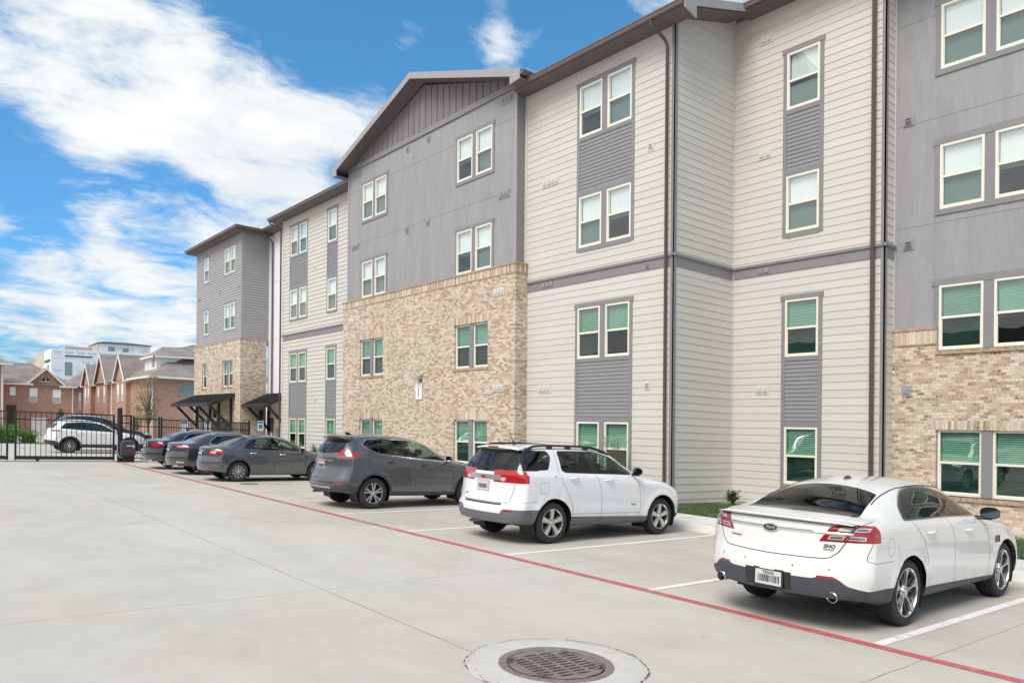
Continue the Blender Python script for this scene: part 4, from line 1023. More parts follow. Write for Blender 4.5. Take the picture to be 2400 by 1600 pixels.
def wheel(root, x, y, r, w, rimr, style, sgn, rim='satin_alloy', dark='dark_shaded_alloy', steer=0.):
    """a wheel centred at x, y: tyre mesh with rim and brake disc as sub-parts; sgn = outward side"""
    f = lambda c, s_, rr, t: (x+rr*c, y+sgn*t, r+rr*s_)
    h = w/2; mb = MB()
    prof = [(rimr-.01, -h+.02), (rimr+.01, -h+.005), (r-.05, -h-.004), (r-.022, -h+.006), (r-.006, -h+.028), (r, -h+.05)]
    for k in (-.5, 0, .5): prof += [(r, k*(w-.1)*.9-.012), (r-.008, k*(w-.1)*.9-.009), (r-.008, k*(w-.1)*.9+.009), (r, k*(w-.1)*.9+.012)]
    prof += [(r, h-.05), (r-.006, h-.028), (r-.022, h-.006), (r-.05, h+.004), (r-.085, h+.002), (rimr+.03, h-.002), (rimr+.012, h-.006), (rimr+.004, h-.014), (rimr-.01, h-.02)]
    mb.lathe(prof, 64, f); ty = cpart(mb, 'tyre', 'tyre_rubber', root, auto=35)
    mb = MB(); mb.lathe([(rimr+.004, h-.012), (rimr+.002, h-.002), (rimr-.007, h-.002), (rimr-.011, h-.016)], 56, f); mb.cur = 1; mb.lathe([(rimr-.011, h-.016), (rimr-.02, h-.03), (rimr-.05, -h+.03)], 56, f)  # dark barrel: shadow behind the spokes put into its colour
    mb.cur = 0
    def spoke(a, wi, wo, ri, ro, ti, to, ang2=0., th=.03):
        # tapered bar from hub to rim, crowned
        P = []
        for rr, ww, tt, aa in ((ri, wi, ti, a), ((ri+ro)*.5, (wi+wo)*.5, (ti+to)*.5+.006, a+ang2*.5), (ro, wo, to, a+ang2)):
            c, s_ = cos(aa), sin(aa); row = []
            for q, dt in ((-1, -th), (-.75, 0), (.75, 0), (1, -th)): row.append((x+rr*c-q*ww*s_, y+sgn*(tt+dt), r+rr*s_+q*ww*c))
            P.append(row)
        mb.grid(P)
    ro = rimr-.008
    if style == 'five': 
        for k in range(5): spoke(pi/2+k*2*pi/5, .036, .062, .03, ro, h-.025, h-.012, th=.045)
    elif style == 'fiveY':
        for k in range(5):
            a = pi/2+k*2*pi/5; spoke(a, .014, .009, .05, ro, h-.028, h-.008); mb.cur = 1
            for q in (-1, 1): mb.cur = 1; spoke(a+q*.30, .022, .026, .05, ro, h-.055, h-.04, q*.05); mb.cur = 0
            for q in (-1, 1): spoke(a+q*.03, .006, .016, ro*.62, ro, h-.018, h-.007, q*.09)
    elif style == 'ten':
        for k in range(10): spoke(pi/2+k*2*pi/10, .011, .030, .04, ro, h-.022, h-.012)
    elif style == 'double':
        for k in range(5):
            a = pi/2+k*2*pi/5
            for q in (-1, 1): spoke(a+q*.17, .016, .024, .06, ro, h-.022, h-.010, q*.03)
            spoke(a, .035, .028, .03, .11, h-.022, h-.02)
    mb.lathe([(.001, h-.012), (.03, h-.013), (.034, h-.02), (.062, h-.024), (.072, h-.05)], 24, f)
    mb.cur = 2
    for k in range(5):
        a = pi/2+.3+k*2*pi/5; c, s_ = cos(a), sin(a)
        mb.poly([(x+.05*c+.009*cos(t), y+sgn*(h-.0185), r+.05*s_+.009*sin(t)) for t in np.linspace(0, 2*pi, 7)[:-1]])
    cpart(mb, 'rim', [rim, dark, 'seam_dark'], ty, auto=32)
    mb = MB(); mb.lathe([(.001, h-.10), (.145 if rimr < .2 else .17, h-.10), (.145 if rimr < .2 else .17, h-.12)], 40, f); mb.cur = 1; mb.lathe([(.001, -h+.05), (rimr-.03, -h+.04)], 40, f); cpart(mb, 'brake_disc', ['brake_disc', 'seam_dark'], ty)
    return ty
def seats(root, xs, W, floor=.45, top=1.0):
    mb = MB(); y1 = W/2-.12
    mb.box((xs[0]-.35, -y1, floor-.1), (xs[-1]+1.2, y1, floor)); mb.box((xs[-1]+.75, -y1, floor), (xs[-1]+1.25, y1, top-.08))
    for i, x in enumerate(xs):
        for yc in ((-.37, .37) if i else (-.42, 0, .42)):
            w = .25 if i else .21
            mb.hexa([(x-.12, yc-w, floor+.1), (x+.02, yc-w, floor+.1), (x+.02, yc+w, floor+.1), (x-.12, yc+w, floor+.1)], [(x-.32, yc-w*.85, top+.1), (x-.20, yc-w*.85, top+.1), (x-.20, yc+w*.85, top+.1), (x-.32, yc+w*.85, top+.1)])
            mb.box((x-.34, yc-.12, top+.14), (x-.24, yc+.12, top+.29)); mb.box((x-.05, yc-w, floor), (x+.45, yc+w, floor+.2))
    cpart(mb, 'seats', 'cabin_dark', root, bevel=.03, smooth=False)
    mb = MB(); mb.lathe([(.185, 0), (.2, .012), (.185, .024), (.17, .012), (.185, 0)], 24, lambda c, s_, r, t: (xs[-1]+.62+t+s_*r*.4, .37+c*r, top-.02+s_*r)); cpart(mb, 'steering_wheel', 'cabin_dark', root)
def plate(root, car, y, z, w=.305, h=.152, m='plate_white', txt='TEXAS', frame='gloss_black', off=.012, seed=1):
    p, nn = car.rpt(y, z, off); x = p.x-.004
    r_ = random.Random(seed); mb = MB(); mb.box((x, y-w/2-.022, z-h/2-.022), (x+.012, y+w/2+.022, z+h/2+.022)); mb.cur = 1; mb.box((x-.003, y-w/2, z-h/2), (x-.0005, y+w/2, z+h/2)); mb.cur = 2
    if txt: add_text(mb, txt, .046, lambda a, b, d: (x-.004-d, y-a, z+h/2-.026+b), ext=.0005, bold=.001)
    u = y+w/2-.03
    while u > y-w/2+.03:
        ww = r_.choice([.005, .008, .011]); mb.box((x-.0045, u-ww, z-h/2+.028), (x-.003, u, z+h/2-.05)); u -= ww+r_.choice([.004, .006, .009])
    return cpart(mb, 'number_plate', [frame, m, 'seam_dark'], root)
def handle(root, par, car, x, z, m, sgn, cup=True):
    p, nn = car.spt(x, z, sgn, 0.); mb = MB(); mb.tube([p+Vector((-.105, sgn*.006, -.002)), p+Vector((-.08, sgn*.032, 0)), p+Vector((.0, sgn*.042, .004)), p+Vector((.07, sgn*.034, .004)), p+Vector((.09, sgn*.006, .002))], [.012, .017, .019, .017, .012], 8)
    return cpart(mb, 'door_handle', m, par, auto=50)
def mirror(root, car, x, z, m, sgn, black='gloss_black'):
    p, nn = car.spt(x, z, sgn, 0.); y0 = p.y; mb = MB(); cx, cy, cz = x-.02, y0+sgn*.20, z+.045
    rows = []
    for t in np.linspace(0, 1, 7):
        q = sin(pi*min(1, t*.5+.02)*1.) if t > 0 else .02; sx = .085*(1-t)
        k = sqrt(max(.02, 1-t*t)); rows.append([(cx+t*.10, cy+.118*k*cos(a)*(1 if cos(a)*sgn < 0 else .92), cz+.072*k*np.sign(sin(a))*abs(sin(a))**.7) for a in np.linspace(0, 2*pi, 20)[:-1]])
    mb.grid(rows, close_u=True); mb.poly(rows[-1]); mb.tube([(x+.06, y0-sgn*.02, z-.03), (cx+.05, y0+sgn*.08, z-.025), (cx+.05, cy, cz-.06)], [.03, .024, .03], 8)
    mi = cpart(mb, 'mirror', m, root, auto=50)
    mb = MB(); mb.poly([(cx-.003, cy+.108*cos(a), cz+.062*np.sign(sin(a))*abs(sin(a))**.7) for a in np.linspace(0, 2*pi, 20)[:-1]]); cpart(mb, 'mirror_glass', 'chrome_glass', mi)
    return mi
mat('chrome_glass', (.10, .14, .16), .02, 1., var=0)
def place(root, X, Y, yaw=0.):
    ex = Vector((1, 0, -GX)).normalized(); ey = Vector((0, 1, GY)).normalized(); ez = ex.cross(ey).normalized(); ey = ez.cross(ex)
    M = Matrix((ex, ey, ez)).transposed().to_4x4() @ Matrix.Rotation(radians(yaw), 4, 'Z')
    root.matrix_world = Matrix.Translation((X, Y, gz(X, Y)+.006)) @ M
def liners(root, car):
    mb = MB(); Ra = car.sp['arch']; W = car.W
    for wx in car.wx:
        for sg in (-1, 1):
            rows = [[(wx+(Ra+.012)*cos(a), sg*y, car.wz+(Ra+.012)*sin(a)) for a in np.linspace(-.5, pi+.5, 22)] for y in (W/2-.035, W/2-.42)]
            mb.grid(rows); mb.poly([(wx+(Ra+.012)*cos(a), sg*(W/2-.42), car.wz+(Ra+.012)*sin(a)) for a in np.linspace(-.5, pi+.5, 22)])
    b = car.sp['bottom'][1][1]; mb.box((.35, -W/2+.16, b+.02), (car.L-.35, W/2-.16, b+.06))
    mb.box((car.wx[0]-.04, -W/2+.3, .2), (car.wx[0]+.04, W/2-.3, .3)); mb.box((.25, -.38, b+.0), (.7, -.05, b+.16))
    cpart(mb, 'underbody', 'seam_dark', root)
def basecar(root, sp):
    c = Car(sp); Ra = sp['arch']
    for wx in c.wx:
        c.cut([(wx+Ra*cos(a), sp['wr']+Ra*sin(a)) for a in np.linspace(-.55, pi+.55, 30)], 'side', None, None, nmin=.15, lim=lambda q: abs(q.y) > c.W/2-.3)
    return c
def wheels(root, sp, style, rimr, w=.225, **kw):
    for wx in sp['wx']:
        for sg in (-1, 1): wheel(root, wx, sg*(sp['W']/2-.028-w/2), sp['wr'], w, rimr, style, sg, **kw)
def badge_text(mb, car, txt, size, y, z, off=.004, front=False, **kw):
    p, nn = car.rpt(y, z, off); pL, _ = car.rpt(y+.05, z, off); k = (pL.x-p.x)/.05; kz = (car.rpt(y, z+.03, off)[0].x-p.x)/.03
    add_text(mb, txt, size, lambda a, b, d: (p.x-k*a+kz*b-.001-d, y-a, z+b), ext=.001, **kw)
def side_text(mb, car, txt, size, x, z, off=.003):
    p, nn = car.spt(x, z, -1, off); kz = (car.spt(x, z+.03, -1, off)[0].y-p.y)/.03
    add_text(mb, txt, size, lambda a, b, d: (x+a, p.y+kz*b-d, z+b), ext=.001)
def white_saloon():
    sp = dict(L=5.12, W=1.93, H=1.54, wr=.362, wx=(1.25, 4.115), arch=.405, paint='pearl_white', flare=.02,
        top=[(0, 1.10), (.10, 1.135), (.35, 1.175), (.60, 1.20), (.95, 1.33), (1.35, 1.46), (1.75, 1.52), (2.3, 1.54), (2.85, 1.50), (3.2, 1.38), (3.6, 1.20), (3.85, 1.09), (4.3, 1.02), (4.8, .90), (5.0, .80), (5.12, .70)],
        belt=[(0, 1.06), (.5, 1.12), (1.3, 1.13), (2.3, 1.10), (3.2, 1.06), (3.8, 1.00), (4.5, .92), (5.12, .64)],
        bottom=[(0, .36), (.5, .30), (.8, .26), (1.8, .235), (3.6, .235), (4.6, .24), (5.12, .30)],
        rail_y=[(0, .72), (.5, .74), (.75, .71), (1.2, .63), (1.7, .60), (2.6, .59), (3.0, .60), (3.5, .66), (3.9, .72), (4.5, .72), (5.12, .62)],
        rail_drop=[(0, .03), (.5, .035), (.8, .05), (1.3, .085), (1.8, .08), (2.8, .075), (3.3, .07), (3.8, .05), (4.3, .06), (5.12, .05)],
        rear=[(.2, .12), (.33, .045), (.45, .01), (.62, 0.), (.70, .02), (.80, .045), (.95, .06), (1.05, .07), (1.15, .09), (1.5, .1)], front=[(.2, .1), (.45, 0), (.65, .02), (.85, .12), (1.1, .2)],
        Rr=.17, Rf=.3, cr=.34, cf=.42, Bf=1.1, crease=[(.55, .93, 3.6, .86, .010, .05)], zwide=.60, railr=.09)
    r = empty('parked_car', (0, 0, 0), 'pearl white saloon car with a slim boot spoiler, nearest to the camera', 'car', 'cars parked in the bays')
    c = basecar(r, sp)
    hood = lambda q: q.z > .5
    # dark lower valance and sills
    val = [(-.70, .2), (-.70, .2), (.70, .2)]
    c.cut([(-1.2, .1), (1.2, .1), (1.2, .44), (.93, .455), (.78, .50), (.70, .565), (.52, .565), (.46, .55), (-.46, .55), (-.52, .565), (-.70, .565), (-.78, .50), (-.93, .455), (-1.2, .44)], 'rear', 'bumper_cladding', 'slate_plastic', nmin=-.35, mirror=False, lim=lambda q: q.x < .72)
    c.cut([(.0, .0), (.84, .0), (.84, .30), (.87, .46), (.0, .455)], 'side', 'bumper_cladding', 'slate_plastic', nmin=.1, lim=lambda q: q.x < .9 and abs(q.y) > .3)
    c.cut([(1.4, .1), (3.95, .1), (3.72, .33), (1.66, .385)], 'side', 'side_sill', 'slate_plastic', nmin=.05)
    c.cut([(4.3, .0), (5.2, 0), (5.2, .34), (4.5, .33)], 'side', 'bumper_cladding', 'slate_plastic', nmin=.05)
    c.cut([(-.27, .39), (-.27, .575), (.27, .575), (.27, .39)], 'rear', 'bumper_cladding', 'gloss_black', nmin=-.3, mirror=False, lim=lambda q: q.x < .5)
    # glass
    wl = lambda q: q.z > 1.0
    c.cut(rounded([(1.18, 1.125), (1.30, 1.25), (1.70, 1.425), (2.05, 1.47), (2.5, 1.462), (2.85, 1.385), (3.12, 1.25), (3.36, 1.085), (2.3, 1.118)], [.05, .08, .1, .1, .2, .2, .1, .02, .1]), 'side', 'window_trim', 'satin_alloy', nmin=.2, lim=wl)
    c.cut(rounded([(1.205, 1.133), (1.312, 1.245), (1.705, 1.412), (2.05, 1.457), (2.5, 1.449), (2.845, 1.372), (3.11, 1.24), (3.32, 1.10), (2.3, 1.128)], [.05, .08, .1, .1, .2, .2, .1, .02, .1]), 'side', 'window_trim', 'gloss_black', nmin=.2, lim=wl)
    c.cut(rounded([(1.30, 1.148), (1.36, 1.235), (1.66, 1.375), (1.66, 1.145)], .02), 'side', 'quarter_window', 'car_glass_dark', nmin=.2, lim=wl)
    c.cut(rounded([(1.695, 1.145), (1.705, 1.39), (2.05, 1.435), (2.27, 1.435), (2.23, 1.138)], .02), 'side', 'window', 'car_glass_dark', nmin=.2, lim=wl)
    c.cut(rounded([(2.31, 1.137), (2.36, 1.432), (2.52, 1.428), (2.82, 1.352), (3.06, 1.235), (3.22, 1.115)], [.02, .03, .1, .1, .05, .02]), 'side', 'window|f', 'car_glass_dark', nmin=.2, lim=wl)
    c.cut(rounded([(.50, 0), (.53, -.40), (.62, -.67), (1.29, -.555), (1.33, -.3), (1.34, 0), (1.33, .3), (1.29, .555), (.62, .67), (.53, .40)], [.0, .1, .03, .03, .1, 0, .1, .03, .03, .1]), 'top', 'rear_window', 'car_glass_dark', nmin=.05, lim=lambda q: q.z > 1.0, mirror=False)
    c.cut([(3.05, -.57), (3.05, .57), (3.78, .70), (3.78, -.70)], 'top', 'windscreen', 'car_glass_green', nmin=.2, mirror=False)
    c.seam([(1.675, 1.15), (1.685, 1.385)], w=.012); c.seam([(2.27, 1.14), (2.315, 1.43)], w=.012)
    # lamps
    rl = lambda q: q.x < .55
    T = rounded([(-.50, .925), (-.56, .93), (-1.02, .94), (-1.04, 1.115), (-.66, 1.105), (-.60, 1.09)], .02)
    c.cut(T, 'rear', 'tail_light', 'lamp_red', nmin=-.2, lim=rl)
    for P in ([(-.575, .955), (-.71, .957), (-.735, 1.0), (-.60, .998)], [(-.735, .957), (-.89, .962), (-.89, 1.0), (-.76, 1.0)], [(-.655, 1.045), (-.76, 1.047), (-.79, 1.085), (-.68, 1.083)], [(-.79, 1.047), (-.90, 1.049), (-.90, 1.087), (-.815, 1.086)]): c.cut(rounded(P, .01), 'rear', 'tail_light', 'lamp_clear', nmin=-.2, lim=rl)
    c.cut([(-.935, .94), (-1.03, .94), (-1.03, 1.115), (-.935, 1.112)], 'rear', 'tail_light', 'lamp_bright_red', nmin=-.2, lim=rl)
    for P in ([(-.59, .962), (-.70, .964), (-.715, .99), (-.612, .988)], [(-.755, .965), (-.88, .970), (-.88, .99), (-.77, .99)], [(-.80, 1.054), (-.89, 1.055), (-.89, 1.078), (-.82, 1.078)]): c.cut(P, 'rear', 'tail_light', 'lamp_smoke', nmin=-.2, lim=rl)
    c.cut(rounded([(-.50, .555), (-.52, .585), (-.66, .585), (-.73, .545), (-.72, .535), (-.68, .56)], .004), 'rear', 'reflector', 'lamp_red', nmin=.05, lim=rl)
    c.cut(rounded([(3.72, .74), (3.74, .83), (3.93, .83), (3.88, .745)], .015), 'side', 'side_vent', 'gloss_black', lim=lambda q: q.z > .6)
    c.cut([(4.72, .66), (4.62, .80), (4.95, .78), (5.1, .66)], 'side', 'headlight', 'lamp_clear', nmin=.1)
    # panel gaps
    b = lambda q: True
    c.seam([(-.86, 1.16), (-.80, 1.08), (-.73, .92), (-.68, .83), (-.62, .775), (-.55, .757), (0, .748), (.55, .757), (.62, .775), (.68, .83), (.73, .92), (.80, 1.08), (.86, 1.16)], 'rear', .010, nmin=.03, mirror=False, lim=lambda q: q.x < .6)
    c.seam([(1.35, 1.115), (1.42, 1.06), (1.60, .88), (1.70, .70), (1.70, .64)], w=.008); c.seam([(2.33, 1.12), (2.40, .95), (2.44, .80), (2.46, .50), (2.50, .36)], w=.008); c.seam([(3.42, 1.06), (3.50, .85), (3.55, .6), (3.55, .35)], w=.008)
    c.seam([(1.70, .36), (2.50, .345), (3.55, .33)], w=.006); c.seam([(.36, .76), (.45, .735), (.84, .735)], w=.006, lim=lambda q: abs(q.y) > .6); c.seam([(.36, .76), (.36, .80), (.42, .94)], w=.006)
    c.seam([(.78+.072*cos(t), .88+.098*sin(t)) for t in np.linspace(0, 2*pi, 20)], w=.005, lim=lambda q: q.y < 0)
    # doors are parts of their own
    c.cut([(1.35, 1.10), (1.60, .88), (1.72, .70), (1.72, .36), (2.495, .345), (2.455, .50), (2.435, .80), (2.395, .95), (2.33, 1.112)], 'side', 'door|r', 'pearl_white', only={0}); c.cut([(2.505, .345), (3.545, .33), (3.545, .6), (3.49, .85), (3.42, 1.06), (2.335, 1.112), (2.405, .95), (2.445, .80), (2.465, .50)], 'side', 'door|f', 'pearl_white', only={0})
    o = c.finish(r); liners(r, c); wheels(r, sp, 'fiveY', .262, .245)
    seats(r, (1.95, 2.95), 1.75, .42, 1.0)
    handle(r, o[('door|r', -1)], c, 1.76, .985, 'pearl_white', -1); handle(r, o[('door|f', -1)], c, 2.86, .955, 'pearl_white', -1)
    mirror(r, c, 3.28, 1.10, 'gloss_black', -1); mirror(r, c, 3.28, 1.10, 'gloss_black', 1)
    # boot spoiler
    mb = MB(); rows = []
    for y in np.linspace(-.80, .80, 41):
        q = 1-abs(y/.80)**6; x0 = .05+.34*abs(y/.965)**2.2; zt = c.tpt(x0+.17, y).z; ze = zt-.004
        rows.append([(x0+.17, y, zt-.008), (x0+.10, y, zt+.010*q), (x0+.02, y, ze+.022*q), (x0-.02, y, ze+.020*q), (x0-.028, y, ze+.008*q-.003), (x0-.01, y, ze-.006-.004*q), (x0+.06, y, ze-.02)])
    mb.grid(rows, close_u=True); cpart(mb, 'boot_spoiler', 'pearl_white', r, auto=50)
    # chrome bar with oval badge
    mb = MB(); rows = []
    for y in np.linspace(-.80, .56, 30):
        p, nn = c.rpt(y, 1.018, .0); h = .016; rows.append([(p.x-.002, y, 1.018-h), (p.x-.014, y, 1.018-h*.4), (p.x-.014, y, 1.018+h*.4), (p.x-.002, y, 1.018+h)])
    mb.grid(rows); cpart(mb, 'chrome_bar', 'chrome', r, auto=50)
    mb = MB(); p, nn = c.rpt(0, 1.018, 0); E = lambda k, d: [(p.x-d, k*.092*cos(t), 1.018+k*.042*sin(t)) for t in np.linspace(0, 2*pi, 33)[:-1]]
    mb.grid([E(1.08, .0), E(1.0, .020), E(.86, .022)], close_u=True); mb.cur = 1; mb.poly(E(.86, .0215)); mb.cur = 0
    add_text(mb, 'Ford', .052, lambda a, b_, d: (p.x-.0235-d, -a, 1.019+b_), ext=.001, font_shear=.35, bold=.0012); mb.cur = 0
    badge_text(mb, c, 'SHO', .052, -.60, .885, off=.006, font_shear=.3, bold=.002); badge_text(mb, c, 'ECOBOOST', .018, -.60, .852, off=.006, bold=.0006)
    mb.cur = 2; badge_text(mb, c, 'Autonation', .036, .455, .888, off=.006, font_shear=.3)
    cpart(mb, 'badge', ['chrome', 'navy_black', 'seam_dark'], r)
    plate(r, c, -.02, .487, txt='TEXAS', off=.0)
    mb = MB(); 
    for y in (-.66, .66):
        p, nn = c.rpt(y, .42, 0); x0 = p.x-.02; mb.cur = 0
        mb.grid([[(x0+dx, y+rr*cos(t), .375+rr*sin(t)*.92) for t in np.linspace(0, 2*pi, 25)[:-1]] for dx, rr in ((.30, .050), (.02, .054), (0, .058), (-.004, .052), (.02, .042), (.12, .040))], close_u=True); mb.cur = 1
        mb.poly([(x0+.1, y+.042*cos(t), .375+.042*sin(t)) for t in np.linspace(0, 2*pi, 20)[:-1]])
    cpart(mb, 'exhaust_pipe', ['chrome', 'drain_dark'], r, auto=40)
    mb = MB()
    for y in (-.62, -.28, .28, .62):
        p, nn = c.rpt(y, .655, .0015); mb.poly([(p.x+ .0, y+.012*cos(t), .655+.012*sin(t)) for t in np.linspace(0, 2*pi, 14)[:-1]])
    cpart(mb, 'parking_sensor', 'grey_plastic', r)
    mb = MB(); q = c.tpt(1.72, 0); mb.grid([[(1.72+dx*k, dy*k, q.z+h) for dx, dy in [(.085*cos(t), .032*sin(t)) for t in np.linspace(0, 2*pi, 17)[:-1]]] for k, h in ((1, -.004), (.8, .022), (.3, .034))], close_u=True); cpart(mb, 'roof_antenna', 'slate_plastic', r, auto=50)
    mb = MB()
    for sg in (-1, 1): mb.tube([c.tpt(x, sg*(pchip(sp['rail_y'])(x)-.035), .001) for x in np.linspace(1.0, 3.1, 22)], .007, 6)
    cpart(mb, 'roof_seal', 'seam_dark', r)
    place(r, 7.31, 4.69, .9); return r

def suv_common(r, c, sp, wheelstyle, rimr, tyw=.235):
    liners(r, c); wheels(r, sp, wheelstyle, rimr, tyw)
def wiper(r, c, y0, z0, y1, z1):
    mb = MB(); a, b = c.rpt(y0, z0, .012)[0], c.rpt(y1, z1, .014)[0]; mb.tube([a, (a+b)/2+Vector((-.012, 0, 0)), b], [.014, .012, .007], 6); mb.tube([a+Vector((.02, 0, 0)), a+Vector((-.03, 0, 0))], .022, 8); cpart(mb, 'rear_wiper', 'seam_dark', r)
def white_suv():
    sp = dict(L=4.70, W=1.85, H=1.69, wr=.358, wx=(.95, 3.807), arch=.425, paint='plain_white', flare=.028,
        top=[(0, 1.635), (.3, 1.665), (.8, 1.69), (1.5, 1.695), (2.1, 1.675), (2.55, 1.60), (2.95, 1.40), (3.3, 1.20), (3.5, 1.13), (3.9, 1.09), (4.3, 1.03), (4.55, .95), (4.70, .84)],
        belt=[(0, 1.235), (.6, 1.225), (1.5, 1.20), (2.6, 1.16), (3.3, 1.08), (4.0, 1.0), (4.70, .80)],
        bottom=[(0, .36), (.4, .33), (.8, .29), (1.5, .27), (3.2, .25), (4.0, .25), (4.7, .30)],
        rail_y=[(0, .60), (.5, .645), (1.2, .66), (2.2, .645), (2.8, .66), (3.3, .72), (3.8, .76), (4.7, .66)],
        rail_drop=[(0, .06), (1.5, .065), (2.4, .07), (2.9, .07), (3.3, .05), (3.8, .05), (4.7, .04)],
        rear=[(.25, .10), (.36, .03), (.50, .0), (.60, -.0), (.66, .015), (.72, .06), (.9, .075), (1.05, .085), (1.2, .10), (1.27, .13), (1.45, .25), (1.6, .36), (1.66, .41)], front=[(.2, .1), (.4, 0), (.7, .0), (.9, .05), (1.1, .15)],
        Rr=.15, Rf=.24, cr=.20, cf=.30, Br=1.5, Bf=1.0, zwide=.62, railr=.07, roofpow=2.6, crease=[(.45, 1.03, 4.1, .99, .008, .05)])
    r = empty('parked_car', (0, 0, 0), 'white boxy crossover with dark bumper, roof rails and a bent aerial', 'car', 'cars parked in the bays')
    c = basecar(r, sp)
    rl = lambda q: q.x < .75
    c.cut([(-1.2, .1), (1.2, .1), (1.2, .60), (.62, .60), (.56, .585), (.52, .52), (-.52, .52), (-.56, .585), (-.62, .60), (-1.2, .60)], 'rear', 'bumper_cladding', 'grey_plastic', nmin=-.35, mirror=False, lim=lambda q: q.x < .60)
    c.cut([(-.1, .0), (.56, .0), (.56, .50), (.20, .50), (.12, .60), (-.1, .60)], 'side', 'bumper_cladding', 'grey_plastic', nmin=.6, lim=lambda q: q.x < .6 and abs(q.y) > .3)
    c.cut([(1.0, .1), (3.8, .1), (3.8, .375), (3.37, .385), (1.39, .455), (1.0, .46)], 'side', 'side_sill', 'grey_plastic', nmin=.03); c.cut([(4.0, .0), (4.8, 0), (4.8, .40), (4.0, .42)], 'side', 'bumper_cladding', 'grey_plastic', nmin=.05)
    wl = lambda q: q.z > 1.1
    c.cut([(-1., 1.253), (-.700, 1.253), (-.608, 1.60), (-1., 1.60)], 'rear', 'window_trim', 'gloss_black', nmin=-.2, lim=lambda q: q.x < .62 and q.z > 1.2)
    c.cut(rounded([(.33, 1.255), (.50, 1.60), (.94, 1.60), (.99, 1.50), (.86, 1.27)], [.01, .03, .05, .05, .05]), 'side', 'quarter_window', 'car_glass_dark', nmin=.2, lim=wl)
    c.cut(rounded([(1.17, 1.26), (1.17, 1.605), (2.1, 1.60), (2.5, 1.52), (2.8, 1.37), (3.02, 1.215), (2.98, 1.17), (1.26, 1.22)], [.1, .05, .1, .15, .15, .03, .02, .08]), 'side', 'window_trim', 'gloss_black', nmin=.2, lim=wl)
    c.cut(rounded([(1.20, 1.25), (1.20, 1.585), (1.86, 1.585), (1.93, 1.225)], .03), 'side', 'window', 'car_glass_dark', nmin=.2, lim=wl)
    c.cut(rounded([(2.04, 1.22), (1.98, 1.58), (2.1, 1.58), (2.45, 1.505), (2.72, 1.37), (2.90, 1.235), (2.86, 1.195)], [.02, .03, .1, .1, .1, .03, .02]), 'side', 'window|f', 'car_glass_green', nmin=.2, lim=wl)
    c.cut(rounded([(-.70, 1.25), (-.61, 1.60), (.61, 1.60), (.70, 1.25), (.30, 1.215), (-.30, 1.215)], [.02, .04, .04, .02, .1, .1]), 'rear', 'rear_window', 'car_glass_dark', nmin=.15, lim=rl, mirror=False)
    c.cut([(2.56, -.6), (2.56, .6), (3.30, .72), (3.30, -.72)], 'top', 'windscreen', 'car_glass_green', nmin=.2, mirror=False)
    T = rounded([(-.42, 1.165), (-.52, 1.240), (-1.0, 1.252), (-1.0, 1.04), (-.43, 1.055)], [.02, .05, .0, .0, .02])
    c.cut(T, 'rear', 'tail_light', 'lamp_bright_red', nmin=.1, lim=rl); c.cut(rounded([(-.05, 1.04), (.335, 1.04), (.335, 1.252), (-.05, 1.252)], [0, .03, .03, 0]), 'side', 'tail_light', 'lamp_bright_red', nmin=.1, lim=lambda q: q.x < .5)
    c.cut(rounded([(-.435, 1.068), (-.435, 1.13), (-.55, 1.125), (-.53, 1.066)], .015), 'rear', 'tail_light', 'lamp_clear', nmin=.1, lim=rl)
    c.cut([(-.6, 1.1), (-.6, 1.115), (-.95, 1.115), (-.95, 1.1)], 'rear', 'tail_light', 'lamp_red', nmin=.1, lim=rl)
    c.cut(rounded([(-.425, 1.075), (-.43, 1.165), (.43, 1.165), (.425, 1.075)], .015), 'rear', 'chrome_bar', 'satin_alloy', nmin=.1, lim=rl, mirror=False)
    c.cut(rounded([(-.60, .545), (-.60, .585), (-.76, .585), (-.76, .555)], .004), 'rear', 'reflector', 'lamp_red', nmin=.1, lim=rl)
    c.cut(rounded([(-.52, .655), (-.52, .69), (.52, .69), (.52, .655)], .005), 'rear', 'bumper_step', 'black_plastic', nmin=-.2, lim=rl, mirror=False)
    c.cut([(4.3, .75), (4.25, .98), (4.62, .96), (4.72, .75)], 'side', 'headlight', 'lamp_clear', nmin=.1)
    c.seam([(-.74, 1.05), (-.73, .95), (-.66, .72), (-.64, .70), (.64, .70), (.66, .72), (.73, .95), (.74, 1.05)], 'rear', .009, nmin=.05, mirror=False, lim=rl)
    c.seam([(1.10, 1.62), (1.09, 1.25), (1.16, 1.05), (1.28, .86), (1.38, .70), (1.39, .45)]); c.seam([(1.97, 1.6), (2.0, 1.2), (2.09, .95), (2.13, .70), (2.13, .34)]); c.seam([(3.06, 1.14), (3.14, 1.0), (3.19, .75), (3.18, .38)])
    c.seam([(1.39, .50), (3.18, .46)], w=.006); c.seam([(1.95, 1.60), (1.95, 1.22)], w=.014); c.seam([(.28, .72), (.55, .74)], w=.006)
    c.seam([(.62, .88), (.78, .87), (.83, .9), (.82, 1.05), (.66, 1.06), (.62, 1.04), (.62, .88)], w=.005, lim=lambda q: q.y < 0)
    c.cut([(1.10, 1.60), (1.10, 1.26), (1.17, 1.05), (1.29, .86), (1.39, .70), (1.395, .5), (2.125, .485), (2.125, .70), (2.085, .95), (1.995, 1.2), (1.965, 1.6)], 'side', 'door|r', 'plain_white', only={0}, lim=lambda q: abs(q.y) > .6); c.cut([(1.975, 1.6), (2.005, 1.2), (2.095, .95), (2.135, .70), (2.135, .485), (3.175, .46), (3.185, .75), (3.135, 1.0), (3.06, 1.14), (2.7, 1.6)], 'side', 'door|f', 'plain_white', only={0}, lim=lambda q: abs(q.y) > .6)
    o = c.finish(r); suv_common(r, c, sp, 'five', .242)
